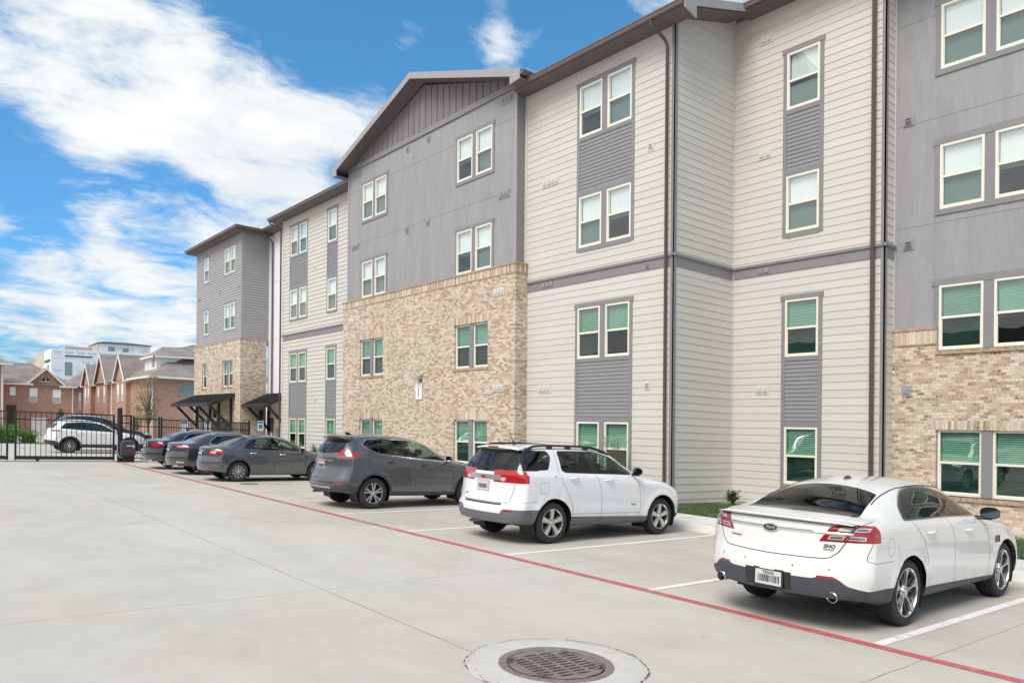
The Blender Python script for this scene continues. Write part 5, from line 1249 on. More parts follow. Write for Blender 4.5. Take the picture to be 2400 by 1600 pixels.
    seats(r, (1.75, 2.75), 1.7, .5, 1.08)
    handle(r, o[('door|r', -1)], c, 1.42, 1.125, 'plain_white', -1); handle(r, o[('door|f', -1)], c, 2.32, 1.085, 'plain_white', -1)
    mirror(r, c, 3.0, 1.20, 'gloss_black', -1); mirror(r, c, 3.0, 1.20, 'gloss_black', 1)
    for sg in (-1, 1):
        mb = MB(); ry = pchip(sp['rail_y'])
        pts = [c.tpt(x, sg*(ry(x)-.04), .01+.055*min(1, (x-.42)/.25, (2.55-x)/.35)) for x in np.linspace(.42, 2.55, 26)]; rows = []
        for p in pts: rows.append([(p.x, p.y-.03, p.z-.03), (p.x, p.y-.018, p.z+.008), (p.x, p.y+.018, p.z+.008), (p.x, p.y+.03, p.z-.03)])
        mb.grid(rows); 
        for x in (.55, 1.05, 1.5, 1.95, 2.4): p = c.tpt(x, sg*(ry(x)-.04)); mb.box((p.x-.06, p.y-.02, p.z-.02), (p.x+.06, p.y+.02, p.z+.045))
        cpart(mb, 'roof_rail', 'gloss_black', r, auto=40)
    mb = MB(); rows = []
    for y in np.linspace(-.60, .60, 21): q_ = .08*abs(y/.6)**2; rows.append([(.56, y, 1.678-.03*abs(y/.6)**3), (.40+q_, y, 1.672-.03*abs(y/.6)**3), (.29+q_, y, 1.650-.03*abs(y/.6)**3), (.28+q_, y, 1.628-.03*abs(y/.6)**3), (.38, y, 1.60), (.52, y, 1.61)])
    mb.grid(rows, close_u=True); mb.poly(rows[0]); mb.poly(rows[-1]); mb.cur = 1; mb.box((.278, -.14, 1.625), (.30, .14, 1.648)); cpart(mb, 'roof_spoiler', ['plain_white', 'lamp_red'], r, auto=40)
    wiper(r, c, -.02, 1.25, .36, 1.30)
    mb = MB(); q = c.tpt(.75, .0); mb.tube([q, q+Vector((.0, 0, .03)), q+Vector((-.06, 0, .1)), q+Vector((-.13, 0, .27))], [.035, .02, .006, .004], 6); cpart(mb, 'roof_antenna', 'seam_dark', r)
    plate(r, c, -.01, .965, m='plate_white', txt='', frame='plate_pink', seed=4, off=.002)
    mb = MB(); badge_text(mb, c, 'GMC', .062, .0, 1.115, off=.004, bold=.002); mb.cur = 1; badge_text(mb, c, 'TERRAIN', .026, .52, .79, off=.003, bold=.001); side_text(mb, c, 'SLT', .035, .99, 1.16); side_text(mb, c, 'TERRAIN', .032, 2.98, .62); cpart(mb, 'badge', ['lamp_bright_red', 'seam_dark'], r)
    mb = MB(); p = c.rpt(.35, .4)[0]; mb.tube([(p.x+.6, .42, .31), (p.x+.25, .42, .30), (p.x+.10, .45, .29)], [.03, .03, .03], 12); cpart(mb, 'exhaust_pipe', 'galvanized', r)
    place(r, 8.07, 10.87, 0); return r
def grey_suv():
    sp = dict(L=4.65, W=1.84, H=1.71, wr=.36, wx=(1.03, 3.735), arch=.42, paint='gunmetal', flare=.02,
        top=[(0, 1.62), (.4, 1.67), (.9, 1.70), (1.5, 1.71), (2.1, 1.67), (2.6, 1.54), (3.0, 1.33), (3.35, 1.15), (3.6, 1.10), (4.0, 1.05), (4.35, .96), (4.65, .80)],
        belt=[(0, 1.25), (.6, 1.30), (1.2, 1.25), (2.6, 1.13), (3.3, 1.05), (4.0, .96), (4.65, .74)],
        bottom=[(0, .38), (.4, .35), (.8, .31), (1.5, .28), (3.2, .26), (4.0, .26), (4.65, .30)],
        rail_y=[(0, .56), (.5, .60), (1.2, .62), (2.2, .61), (2.8, .64), (3.3, .70), (3.8, .72), (4.65, .60)],
        rail_drop=[(0, .07), (1.5, .08), (2.4, .08), (2.9, .08), (3.3, .06), (3.8, .06), (4.65, .05)],
        rear=[(.28, .16), (.40, .05), (.52, .0), (.62, .0), (.70, .03), (.85, .09), (1.0, .12), (1.15, .13), (1.25, .16), (1.45, .30), (1.6, .44), (1.68, .50)], front=[(.2, .1), (.4, 0), (.65, .0), (.85, .08), (1.1, .2)],
        Rr=.19, Rf=.3, cr=.30, cf=.42, Br=1.6, Bf=1.0, zwide=.62, railr=.09, crease=[(.9, 1.05, 4.1, .97, .012, .06), (1.3, .52, 3.4, .50, .012, .06)])
    r = empty('parked_car', (0, 0, 0), 'dark grey crossover with angular red tail lights beside the white one', 'car', 'cars parked in the bays')
    c = basecar(r, sp); rl = lambda q: q.x < .8
    c.cut([(-1.2, .1), (1.2, .1), (1.2, .60), (.72, .60), (.60, .52), (-.60, .52), (-.72, .60), (-1.2, .60)], 'rear', 'bumper_cladding', 'slate_plastic', nmin=.3, mirror=False, lim=lambda q: q.x < .45)
    c.cut([(-.1, .0), (.64, .0), (.63, .50), (.25, .60), (-.1, .60)], 'side', 'bumper_cladding', 'slate_plastic', nmin=.6, lim=lambda q: q.x < .7 and abs(q.y) > .3)
    c.cut([(1.0, .1), (3.8, .1), (3.8, .36), (3.3, .36), (1.5, .40), (1.0, .40)], 'side', 'side_sill', 'slate_plastic', nmin=.03); c.cut([(4.0, .0), (4.8, 0), (4.8, .40), (4.0, .38)], 'side', 'bumper_cladding', 'slate_plastic', nmin=.05)
    for wx in sp['wx']: c.cut([(wx+.475*cos(a), .36+.475*sin(a)) for a in np.linspace(-.1, pi+.1, 24)]+[(wx-.42*cos(a), .36+.42*sin(a)) for a in np.linspace(-.1, pi+.1, 24)], 'side', 'arch_trim', 'slate_plastic', nmin=.1)
    c.cut(rounded([(-.56, .50), (-.50, .42), (.50, .42), (.56, .50)], .02), 'rear', 'bumper_trim', 'satin_alloy', nmin=.0, mirror=False, lim=rl); c.cut(rounded([(-.56, .46), (-.50, .39), (.50, .39), (.56, .46)], .02), 'rear', 'bumper_cladding', 'slate_plastic', nmin=.0, mirror=False, lim=rl)
    wl = lambda q: q.z > 1.05
    c.cut(rounded([(.74, 1.46), (.90, 1.605), (1.5, 1.62), (2.05, 1.605), (2.5, 1.51), (2.82, 1.32), (3.12, 1.12), (3.08, 1.085), (2.1, 1.155), (1.12, 1.26)], [.03, .06, .1, .1, .15, .15, .02, .02, .1, .1]), 'side', 'window_trim', 'chrome', nmin=.2, lim=wl)
    c.cut(rounded([(.765, 1.455), (.91, 1.585), (1.5, 1.60), (2.05, 1.585), (2.49, 1.49), (2.80, 1.305), (3.04, 1.135), (3.0, 1.105), (2.1, 1.175), (1.12, 1.285)], [.03, .06, .1, .1, .15, .15, .02, .02, .1, .1]), 'side', 'window_trim', 'gloss_black', nmin=.2, lim=wl)
    c.cut(rounded([(.80, 1.455), (.92, 1.57), (1.17, 1.575), (1.14, 1.30)], .02), 'side', 'quarter_window', 'car_glass_dark', nmin=.2, lim=wl)
    c.cut(rounded([(1.20, 1.29), (1.24, 1.58), (1.92, 1.575), (1.96, 1.20)], .03), 'side', 'window', 'car_glass_dark', nmin=.2, lim=wl)
    c.cut(rounded([(2.05, 1.195), (2.02, 1.57), (2.1, 1.565), (2.46, 1.47), (2.74, 1.305), (2.95, 1.15), (2.90, 1.125)], [.02, .03, .1, .1, .1, .03, .02]), 'side', 'window|f', 'car_glass_green', nmin=.2, lim=wl)
    c.cut(rounded([(-.66, 1.29), (-.55, 1.57), (.55, 1.57), (.66, 1.29), (.30, 1.25), (-.30, 1.25)], [.02, .04, .04, .02, .1, .1]), 'rear', 'rear_window', 'car_glass_dark', nmin=.15, lim=rl, mirror=False)
    c.cut([(2.62, -.6), (2.62, .6), (3.28, .70), (3.28, -.70)], 'top', 'windscreen', 'car_glass_green', nmin=.2, mirror=False)
    T = [(-.46, 1.235), (-.62, 1.30), (-1.2, 1.345), (-1.2, 1.14), (-.60, 1.135)]
    c.cut(T, 'rear', 'tail_light', 'lamp_bright_red', nmin=.0, lim=lambda q: q.x < .42); c.cut([(.0, 1.12), (.46, 1.125), (.70, 1.205), (.44, 1.345), (.0, 1.345)], 'side', 'tail_light', 'lamp_bright_red', nmin=.1, lim=lambda q: q.x < .7 and abs(q.y) > .6)
    c.cut([(-.52, 1.215), (-.60, 1.145), (-1.2, 1.15), (-1.2, 1.205), (-.75, 1.215)], 'rear', 'tail_light', 'lamp_smoke', nmin=.0, lim=lambda q: q.x < .42); c.cut([(.0, 1.135), (.44, 1.14), (.60, 1.19), (.44, 1.21), (.0, 1.205)], 'side', 'tail_light', 'lamp_smoke', nmin=.1, lim=lambda q: q.x < .7 and abs(q.y) > .6)
    c.cut([(-.45, 1.075), (-.45, 1.105), (.45, 1.105), (.45, 1.075)], 'rear', 'chrome_bar', 'satin_alloy', nmin=.1, lim=rl, mirror=False)
    c.cut(rounded([(-.66, .555), (-.64, .595), (-.84, .595), (-.84, .57)], .004), 'rear', 'reflector', 'lamp_bright_red', nmin=.0, lim=rl)
    c.cut([(4.15, .70), (4.05, .90), (4.5, .88), (4.62, .72)], 'side', 'headlight', 'lamp_clear', nmin=.1)
    c.seam([(-.70, 1.16), (-.69, .95), (-.60, .70), (-.56, .68), (.56, .68), (.60, .70), (.69, .95), (.70, 1.16)], 'rear', .009, nmin=.0, mirror=False, lim=rl)
    c.seam([(1.13, 1.28), (1.18, 1.05), (1.34, .84), (1.47, .66), (1.49, .40)]); c.seam([(1.99, 1.6), (2.02, 1.16), (2.10, .95), (2.13, .70), (2.12, .38)]); c.seam([(3.10, 1.08), (3.20, .95), (3.24, .7), (3.22, .36)]); c.seam([(1.49, .44), (3.22, .41)], w=.006)
    c.seam([(.70, .98), (.86, .97), (.90, 1.0), (.88, 1.14), (.73, 1.15), (.69, 1.12), (.70, .98)], w=.005, lim=lambda q: q.y < 0)
    c.cut([(1.14, 1.26), (1.19, 1.05), (1.35, .84), (1.48, .66), (1.495, .44), (2.115, .43), (2.125, .70), (2.095, .95), (2.015, 1.165)], 'side', 'door|r', 'gunmetal', only={0}); c.cut([(2.025, 1.16), (2.105, .95), (2.135, .70), (2.125, .43), (3.215, .41), (3.235, .7), (3.195, .95), (3.10, 1.08)], 'side', 'door|f', 'gunmetal', only={0})
    o = c.finish(r); suv_common(r, c, sp, 'double', .235)
    seats(r, (1.8, 2.8), 1.7, .5, 1.08)
    handle(r, o[('door|r', -1)], c, 1.45, 1.07, 'gloss_black', -1); handle(r, o[('door|f', -1)], c, 2.35, 1.0, 'gloss_black', -1)
    mirror(r, c, 3.02, 1.12, 'gunmetal', -1); mirror(r, c, 3.02, 1.12, 'gunmetal', 1)
    mb = MB(); rows = []
    for y in np.linspace(-.58, .58, 21): q = .10*abs(y/.58)**2; d_ = .045*abs(y/.58)**3; rows.append([(.62, y, 1.688-d_), (.46+q, y, 1.684-d_), (.325+q, y, 1.660-d_), (.315+q, y, 1.636-d_), (.44, y, 1.60-d_), (.60, y, 1.61-d_)])
    mb.grid(rows, close_u=True); mb.poly(rows[0]); mb.poly(rows[-1]); mb.cur = 1; mb.box((.313, -.13, 1.636), (.33, .13, 1.655)); cpart(mb, 'roof_spoiler', ['gunmetal', 'lamp_red'], r, auto=40)
    wiper(r, c, -.02, 1.285, .30, 1.31)
    mb = MB(); q = c.tpt(.8, .0); mb.hexa([(q.x-.08, -.03, q.z-.01), (q.x+.09, -.02, q.z-.01), (q.x+.09, .02, q.z-.01), (q.x-.08, .03, q.z-.01)], [(q.x-.085, -.006, q.z+.065), (q.x-.03, -.006, q.z+.055), (q.x-.03, .006, q.z+.055), (q.x-.085, .006, q.z+.065)]); cpart(mb, 'roof_antenna', 'seam_dark', r)
    plate(r, c, -.03, .975, m='plate_pink', txt='', frame='chrome', seed=9, off=.004)
    mb = MB(); p, nn = c.rpt(0, 1.19); mb.grid([[(p.x-.012, k*.052*cos(t), 1.19+k*.052*sin(t)) for t in np.linspace(0, 2*pi, 25)[:-1]] for k in (1.05, .80)], close_u=True); mb.box((p.x-.016, -.062, 1.178), (p.x-.008, .062, 1.202)); cpart(mb, 'badge', 'chrome', r)
    mb = MB(); mb.tube([(.45, .45, .33), (.14, .45, .32)], .035, 12); cpart(mb, 'exhaust_pipe', 'galvanized', r)
    place(r, 7.75, 16.76, 0); return r
def saloon(label, paint, L, W, H, wr, wx, X, Y, yaw, beltz, wheelstyle, rimr, handles, kind, arch=None):
    """three-box saloons standing further back; kind picks the lamps and trims"""
    k = H/1.465; a0 = wx[0]
    sp = dict(L=L, W=W, H=H, wr=wr, wx=wx, arch=arch or wr+.05, paint=paint, flare=.014,
        top=[(0, 1.04*k), (.12, 1.075*k), (.4, 1.10*k), (.62, 1.13*k), (.95, 1.26*k), (1.3, 1.38*k), (1.65, 1.45*k), (2.1, 1.465*k), (2.5, 1.42*k), (2.9, 1.26*k), (3.25, 1.07*k), (3.45, 1.0*k), (L-.7, .92*k), (L-.3, .82*k), (L, .68*k)],
        belt=[(0, .98*k), (.5, 1.04*k), (1.2, 1.035*k), (2.1, 1.0*k), (3.0, .94*k), (L-.8, .84*k), (L, .60)],
        bottom=[(0, .33), (.4, .28), (.8, .22), (1.8, .20), (L-1.3, .20), (L, .26)],
        rail_y=[(0, W/2-.26), (.5, W/2-.22), (.75, W/2-.25), (1.3, W/2-.33), (1.8, W/2-.35), (2.5, W/2-.34), (3.0, W/2-.28), (3.5, W/2-.2), (L, W/2-.32)],
        rail_drop=[(0, .03), (.5, .035), (.8, .05), (1.3, .08), (2.6, .075), (3.2, .05), (L, .05)],
        rear=[(.2, .12), (.33, .045), (.45, .01), (.58, 0.), (.68, .03), (.80, .06), (.95, .07), (1.05, .085), (1.2, .1)], front=[(.2, .1), (.4, 0), (.6, .02), (.8, .12), (1.1, .2)],
        Rr=.2, Rf=.3, cr=.34, cf=.42, Bf=1.1, crease=[(.55, .86*k, L-1.2, .80*k, .009, .05)], zwide=.56, railr=.09)
    r = empty('parked_car', (0, 0, 0), label, 'car', 'cars parked in the bays'); c = basecar(r, sp); rl = lambda q: q.x < .6; wl = lambda q: q.z > .9
    z = lambda v: v*k
    trim_m = 'gloss_black' if kind == 0 else 'chrome'
    c.cut(rounded([(1.13, z(1.035)), (1.19, z(1.14)), (1.42, z(1.33)), (1.9, z(1.385)), (2.25, z(1.37)), (2.6, z(1.255)), (2.85, z(1.11)), (3.05, z(.97)), (2.0, z(1.005))], [.05, .08, .1, .1, .15, .15, .1, .02, .1]), 'side', 'window_trim', trim_m, nmin=.2, lim=wl)
    if kind: c.cut(rounded([(1.165, z(1.05)), (1.21, z(1.13)), (1.43, z(1.31)), (1.9, z(1.365)), (2.25, z(1.35)), (2.59, z(1.235)), (2.82, z(1.10)), (2.98, z(.99)), (2.0, z(1.02))], [.05, .08, .1, .1, .15, .15, .1, .02, .1]), 'side', 'window_trim', 'gloss_black', nmin=.2, lim=wl)
    g = 'car_glass_green' if kind == 0 else 'car_glass_dark'
    c.cut(rounded([(1.19, z(1.06)), (1.22, z(1.12)), (1.36, z(1.245)), (1.37, z(1.055))], .015), 'side', 'quarter_window', g, nmin=.2, lim=wl)
    c.cut(rounded([(1.395, z(1.053)), (1.395, z(1.27)), (1.46, z(1.315)), (1.93, z(1.355)), (1.96, z(1.03))], [.02, .03, .06, .03, .02]), 'side', 'window', g, nmin=.2, lim=wl)
    c.cut(rounded([(2.04, z(1.028)), (2.02, z(1.352)), (2.22, z(1.34)), (2.56, z(1.225)), (2.78, z(1.085)), (2.9, z(.985))], [.02, .03, .1, .1, .05, .02]), 'side', 'window|f', g, nmin=.2, lim=wl)
    w2 = W/2-.30
    c.cut(rounded([(.62, 0), (.66, -w2*.6), (.74, -w2), (1.34, -w2+.12), (1.40, 0), (1.34, w2-.12), (.74, w2), (.66, w2*.6)], [0, .1, .03, .03, 0, .03, .03, .1]), 'top', 'rear_window', 'car_glass_dark', nmin=.05, lim=lambda q: q.z > .95, mirror=False)
    c.cut([(2.62, -w2+.03), (2.62, w2-.03), (3.28, w2+.08), (3.28, -w2-.08)], 'top', 'windscreen', 'car_glass_green', nmin=.2, mirror=False)
    if kind == 0: # compact saloon: swept lamps
        c.cut([(-.46, .89), (-.60, .985), (-1.1, .985), (-1.1, .835), (-.62, .825), (-.50, .84)], 'rear', 'tail_light', 'lamp_bright_red', nmin=.0, lim=lambda q: q.x < .33); c.cut([(.0, .835), (.36, .835), (.60, .955), (.0, .985)], 'side', 'tail_light', 'lamp_bright_red', nmin=.1, lim=lambda q: q.x < .7 and abs(q.y) > .5)
        c.cut(rounded([(-.52, .865), (-.60, .955), (-.74, .945), (-.72, .86)], .02), 'rear', 'tail_light', 'lamp_clear', nmin=.0, lim=rl)
        c.cut([(-.44, .895), (-.44, .925), (.44, .925), (.44, .895)], 'rear', 'chrome_bar', 'chrome', nmin=.1, lim=rl, mirror=False)
        c.cut([(-.52, .38), (-.52, .42), (-.66, .42), (-.66, .38)], 'rear', 'reflector', 'lamp_red', nmin=.0, lim=rl)
    elif kind == 1: # long eye-shaped lamps
        c.cut(rounded([(-.40, z(.99)), (-.62, z(1.0)), (-1.1, z(.985)), (-1.1, z(.90)), (-.62, z(.885)), (-.46, z(.92))], .02), 'rear', 'tail_light', 'lamp_bright_red', nmin=.0, lim=lambda q: q.x < .36); c.cut([(.0, z(.90)), (.40, z(.90)), (.62, z(.955)), (.36, z(.985)), (.0, z(.985))], 'side', 'tail_light', 'lamp_bright_red', nmin=.1, lim=lambda q: q.x < .7 and abs(q.y) > .5)
        c.cut(rounded([(-.52, z(.955)), (-.64, z(.972)), (-.88, z(.955)), (-.80, z(.925)), (-.60, z(.92))], .02), 'rear', 'tail_light', 'lamp_clear', nmin=.0, lim=rl)
        c.cut([(-.60, .40), (-.60, .46), (-.85, .44), (-.85, .41)], 'rear', 'chrome_bar', 'chrome', nmin=.0, lim=rl)
    else:
        c.cut(rounded([(-.44, z(.96)), (-.62, z(.975)), (-1.1, z(.955)), (-1.1, z(.86)), (-.72, z(.825)), (-.50, z(.845))], .02), 'rear', 'tail_light', 'lamp_bright_red', nmin=.0, lim=lambda q: q.x < .34); c.cut([(.0, z(.855)), (.36, z(.865)), (.54, z(.925)), (.50, z(.95)), (.0, z(.955))], 'side', 'tail_light', 'lamp_bright_red', nmin=.1, lim=lambda q: q.x < .7 and abs(q.y) > .5)
        c.cut([(-.56, .39), (-.56, .42), (-.76, .42), (-.76, .39)], 'rear', 'reflector', 'lamp_red', nmin=.0, lim=rl); c.seam([(.55, z(.90)), (L-1.1, z(.86))], w=.010)
    c.cut([(L-.55, .64), (L-.65, .80), (L-.25, .76), (L-.05, .64)], 'side', 'headlight', 'lamp_clear', nmin=.1)
    yy = W/2-.20
    c.seam([(-yy+.02, z(1.09)), (-yy+.06, z(.90)), (-yy+.16, z(.72)), (-yy+.22, z(.69)), (yy-.22, z(.69)), (yy-.16, z(.72)), (yy-.06, z(.90)), (yy-.02, z(1.09))], 'rear', .009, nmin=.0, mirror=False, lim=rl)
    xa = a0+arch if arch else a0+wr+.05
    c.seam([(1.15, z(1.03)), (1.22, z(.92)), (xa-.12, z(.62)), (xa+.03, z(.46)), (xa+.05, .28)]); c.seam([(1.99, z(1.37)), (2.0, z(1.02)), (2.06, z(.85)), (2.09, z(.6)), (2.10, .27)]); c.seam([(3.02, z(.95)), (3.10, z(.8)), (3.13, z(.5)), (3.12, .27)]); c.seam([(xa+.05, .285), (3.12, .27)], w=.006)
    c.cut([(1.17, z(1.02)), (1.23, z(.92)), (xa-.11, z(.62)), (xa+.04, z(.46)), (xa+.055, .29), (2.095, .28), (2.085, z(.6)), (2.055, z(.85)), (1.995, z(1.01))], 'side', 'door|r', paint, only={0}); c.cut([(2.005, z(1.01)), (2.065, z(.85)), (2.095, z(.6)), (2.105, .28), (3.115, .275), (3.125, z(.5)), (3.095, z(.8)), (3.02, z(.945))], 'side', 'door|f', paint, only={0})
    o = c.finish(r); liners(r, c); wheels(r, sp, wheelstyle, rimr, .205)
    seats(r, (1.75, 2.65), W-.12, .4, .93)
    hm = 'chrome' if handles else paint
    handle(r, o[('door|r', -1)], c, 1.42, z(.90), hm, -1); handle(r, o[('door|f', -1)], c, 2.38, z(.865), hm, -1); mirror(r, c, 3.0, z(.965), paint, -1); mirror(r, c, 3.0, z(.965), paint, 1)
    if kind == 2:
        mb = MB(); q = c.tpt(1.6, 0); mb.hexa([(q.x-.08, -.03, q.z-.01), (q.x+.09, -.02, q.z-.01), (q.x+.09, .02, q.z-.01), (q.x-.08, .03, q.z-.01)], [(q.x-.085, -.006, q.z+.065), (q.x-.03, -.006, q.z+.055), (q.x-.03, .006, q.z+.055), (q.x-.085, .006, q.z+.065)]); cpart(mb, 'roof_antenna', 'seam_dark', r)
    plate(r, c, 0, .80 if kind == 0 else .78, txt='', seed=kind+20, off=.004)
    mb = MB(); p, nn = c.rpt(0, z(.965)); mb.grid([[(p.x-.01, q*.05*cos(t), z(.965)+q*.036*sin(t)) for t in np.linspace(0, 2*pi, 21)[:-1]] for q in (1.05, .75)], close_u=True); mb.box((p.x-.011, -.006, z(.965)-.035), (p.x-.006, .006, z(.965)+.035)); cpart(mb, 'badge', 'chrome', r)
    if kind:
        mb = MB()
        for y in ((-.6, .6) if kind == 1 else (-.55, .55)): mb.tube([(.4, y, .30), (.07, y, .30)], .04, 12)
        cpart(mb, 'exhaust_pipe', 'chrome', r)
    place(r, X, Y, yaw); return r
def gate_suv(label, X, Y, paint='plain_white'):
    """crossover standing side-on beyond the gate"""
    sp = dict(L=4.60, W=1.86, H=1.67, wr=.36, wx=(.98, 3.68), arch=.43, paint=paint, flare=.025,
        top=[(0, 1.52), (.3, 1.60), (.9, 1.66), (1.5, 1.67), (2.1, 1.63), (2.6, 1.48), (3.0, 1.27), (3.3, 1.12), (3.6, 1.07), (4.0, 1.01), (4.35, .93), (4.60, .80)],
        belt=[(0, 1.18), (.6, 1.18), (1.5, 1.14), (2.6, 1.09), (3.3, 1.02), (4.0, .94), (4.60, .74)],
        bottom=[(0, .42), (.4, .36), (.8, .31), (1.5, .29), (3.2, .28), (4.0, .28), (4.6, .34)],
        rail_y=[(0, .56), (.5, .62), (1.2, .65), (2.2, .63), (2.8, .66), (3.3, .70), (3.8, .72), (4.6, .60)], rail_drop=[(0, .06), (1.5, .07), (2.9, .07), (3.3, .05), (4.6, .04)],
        rear=[(.28, .18), (.42, .08), (.58, .0), (.75, .01), (.9, .06), (1.1, .10), (1.2, .16), (1.4, .34), (1.55, .48)], front=[(.2, .1), (.4, 0), (.7, .0), (.9, .05), (1.1, .15)],
        Rr=.2, Rf=.28, cr=.26, cf=.40, Br=1.6, Bf=1.0, zwide=.62, railr=.09)
    r = empty('parked_car', (0, 0, 0), label, 'car'); c = basecar(r, sp); rl = lambda q: q.x < .8; wl = lambda q: q.z > 1.0
    c.cut([(-1.2, .1), (1.2, .1), (1.2, .62), (-1.2, .62)], 'rear', 'bumper_cladding', 'black_plastic', nmin=.3, mirror=False, lim=lambda q: q.x < .45); c.cut([(-.1, .0), (.7, .0), (.55, .52), (.25, .62), (-.1, .66)], 'side', 'bumper_cladding', 'black_plastic', nmin=.1, lim=lambda q: q.x < .7)
    c.cut([(1.0, .1), (3.8, .1), (3.8, .46), (1.0, .46)], 'side', 'side_sill', 'black_plastic', nmin=.03); c.cut([(3.9, .0), (4.8, 0), (4.8, .52), (3.9, .50)], 'side', 'bumper_cladding', 'black_plastic', nmin=.05)
    for wx in sp['wx']: c.cut([(wx+.50*cos(a), .36+.50*sin(a)) for a in np.linspace(-.1, pi+.1, 24)]+[(wx-.43*cos(a), .36+.43*sin(a)) for a in np.linspace(-.1, pi+.1, 24)], 'side', 'arch_trim', 'black_plastic', nmin=.1)
    c.cut(rounded([(.55, 1.22), (.80, 1.50), (1.5, 1.555), (2.05, 1.535), (2.5, 1.43), (2.85, 1.22), (3.02, 1.08), (1.5, 1.155)], [.03, .08, .1, .1, .15, .1, .02, .1]), 'side', 'window_trim', 'gloss_black', nmin=.2, lim=wl)
    c.cut(rounded([(.62, 1.235), (.84, 1.48), (1.15, 1.51), (1.15, 1.20)], .03), 'side', 'quarter_window', 'car_glass_dark', nmin=.2, lim=wl); c.cut(rounded([(1.2, 1.20), (1.2, 1.515), (1.9, 1.52), (1.92, 1.155)], .03), 'side', 'window', 'car_glass_dark', nmin=.2, lim=wl); c.cut(rounded([(2.0, 1.15), (1.98, 1.515), (2.1, 1.505), (2.46, 1.41), (2.80, 1.20), (2.9, 1.115)], .03), 'side', 'window|f', 'car_glass_green', nmin=.2, lim=wl)
    c.cut(rounded([(-.66, 1.22), (-.56, 1.47), (.56, 1.47), (.66, 1.22)], .03), 'rear', 'rear_window', 'car_glass_dark', nmin=.15, lim=rl, mirror=False); c.cut([(2.62, -.6), (2.62, .6), (3.28, .70), (3.28, -.70)], 'top', 'windscreen', 'car_glass_green', nmin=.2, mirror=False)
    c.cut([(-.55, 1.07), (-.6, 1.15), (-1.2, 1.15), (-1.2, 1.07)], 'rear', 'tail_light', 'lamp_bright_red', nmin=.0, lim=lambda q: q.x < .42); c.cut([(.0, 1.06), (.55, 1.08), (.60, 1.13), (.4, 1.16), (.0, 1.16)], 'side', 'tail_light', 'lamp_bright_red', nmin=.1, lim=lambda q: q.x < .7 and abs(q.y) > .6)
    c.cut([(4.1, .80), (4.0, .92), (4.4, .90), (4.58, .80)], 'side', 'headlight', 'lamp_clear', nmin=.1); c.seam([(1.12, 1.2), (1.4, .8), (1.45, .46)]); c.seam([(1.95, 1.5), (2.05, .9), (2.05, .46)]); c.seam([(3.05, 1.08), (3.12, .9), (3.12, .46)])
    o = c.finish(r); suv_common(r, c, sp, 'ten', .225); seats(r, (1.75, 2.7), 1.7, .5, 1.05)
    for x, zz in ((1.45, 1.02), (2.4, .99)): handle(r, r, c, x, zz, paint, -1)
    mirror(r, c, 2.95, 1.12, paint, -1); mirror(r, c, 2.95, 1.12, paint, 1)
    place(r, X, Y, 0); return r
white_saloon(); white_suv(); grey_suv()
saloon('slate grey compact saloon with ten-spoke wheels and shining door handles', 'mid_grey', 4.52, 1.76, 1.455, .318, (.97, 3.57), 7.59, 24.88, 0, 1.0, 'ten', .19, True, 0)
saloon('dark grey saloon with a long eye-shaped tail light between two others', 'dark_slate', 4.87, 1.85, 1.47, .335, (1.08, 3.93), 7.47, 27.93, 0, 1.0, 'double', .225, False, 1)
saloon('navy black saloon farthest back in the row, nearest to the gate', 'navy_black', 4.94, 1.87, 1.47, .34, (1.12, 4.09), 7.42, 30.82, 0, 1.0, 'fiveY', .235, False, 2)
# ------------------------------------------------------------ gate, fences and things round the gate
GYP = 35.3
def zp(h, x): return h-S*x
def bar(mb, x0, x1, y, h0, h1, t=.03): mb.hexa([(x0, y-t/2, zp(h0, x0)), (x1, y-t/2, zp(h0, x1)), (x1, y+t/2, zp(h0, x1)), (x0, y+t/2, zp(h0, x0))], [(x0, y-t/2, zp(h1, x0)), (x1, y-t/2, zp(h1, x1)), (x1, y+t/2, zp(h1, x1)), (x0, y+t/2, zp(h1, x0))])
def leaf(x0, x1, label):
    g = empty('sliding_gate', ((x0+x1)/2, GYP, zp(.3, (x0+x1)/2)), label, 'gate')
    mb = MB(); bar(mb, x0, x1, GYP, 2.19, 2.235, .05); bar(mb, x0, x1, GYP, 1.90, 1.94, .04); bar(mb, x0, x1, GYP, .36, .50, .07); bar(mb, x0, x0+.07, GYP, .34, 2.24, .06); bar(mb, x1-.07, x1, GYP, .34, 2.24, .06); mb.build('gate_frame', 'black_metal', g)
    x = x0+.17; mb = MB()
    while x < x1-.1: bar(mb, x-.011, x+.011, GYP, .5, 2.19, .022); x += .178
    mb.build('gate_pickets', 'black_metal', g)
    return g
g1 = leaf(3.90, 7.42, 'black picket sliding gate leaf in front of the white crossover'); g2 = leaf(-1.5, 3.70, 'black picket gate leaf cut by the left picture edge')
mb = MB(); bar(mb, 4.62, 4.72, GYP, .14, .36, .08); mb.lathe([(.001, -.03), (.06, -.03), (.06, .03), (.001, .03)], 16, lambda c, s_, r, t: (4.67+r*c, GYP+t, gz(4.67, GYP)+.07+r*s_)); mb.build('gate_roller', 'black_metal', g1)
mb = MB(); mb.grid([[(x, GYP-.03, gz(x, GYP)+.02), (x, GYP+.03, gz(x, GYP)+.02)] for x in (-2, 2, 6, 10)]); mb.grid([[(x, GYP-.035, gz(x, GYP)), (x, GYP-.03, gz(x, GYP)+.02)] for x in (-2, 2, 6, 10)])
thing(mb, 'gate_track', 'black_metal', 'thin dark steel track on the concrete under the sliding gate', 'track')
pg = empty('gate_post', (7.56, 35.05, gz(7.56, 35)), 'thick black gate post with a red reflector, tallest of the gate', 'post')
mb = MB(); mb.tube([(7.56, 35.05, -.1), (7.56, 35.05, 2.27)], .095, 20); mb.build('post_shaft', 'black_metal', pg, auto=40)
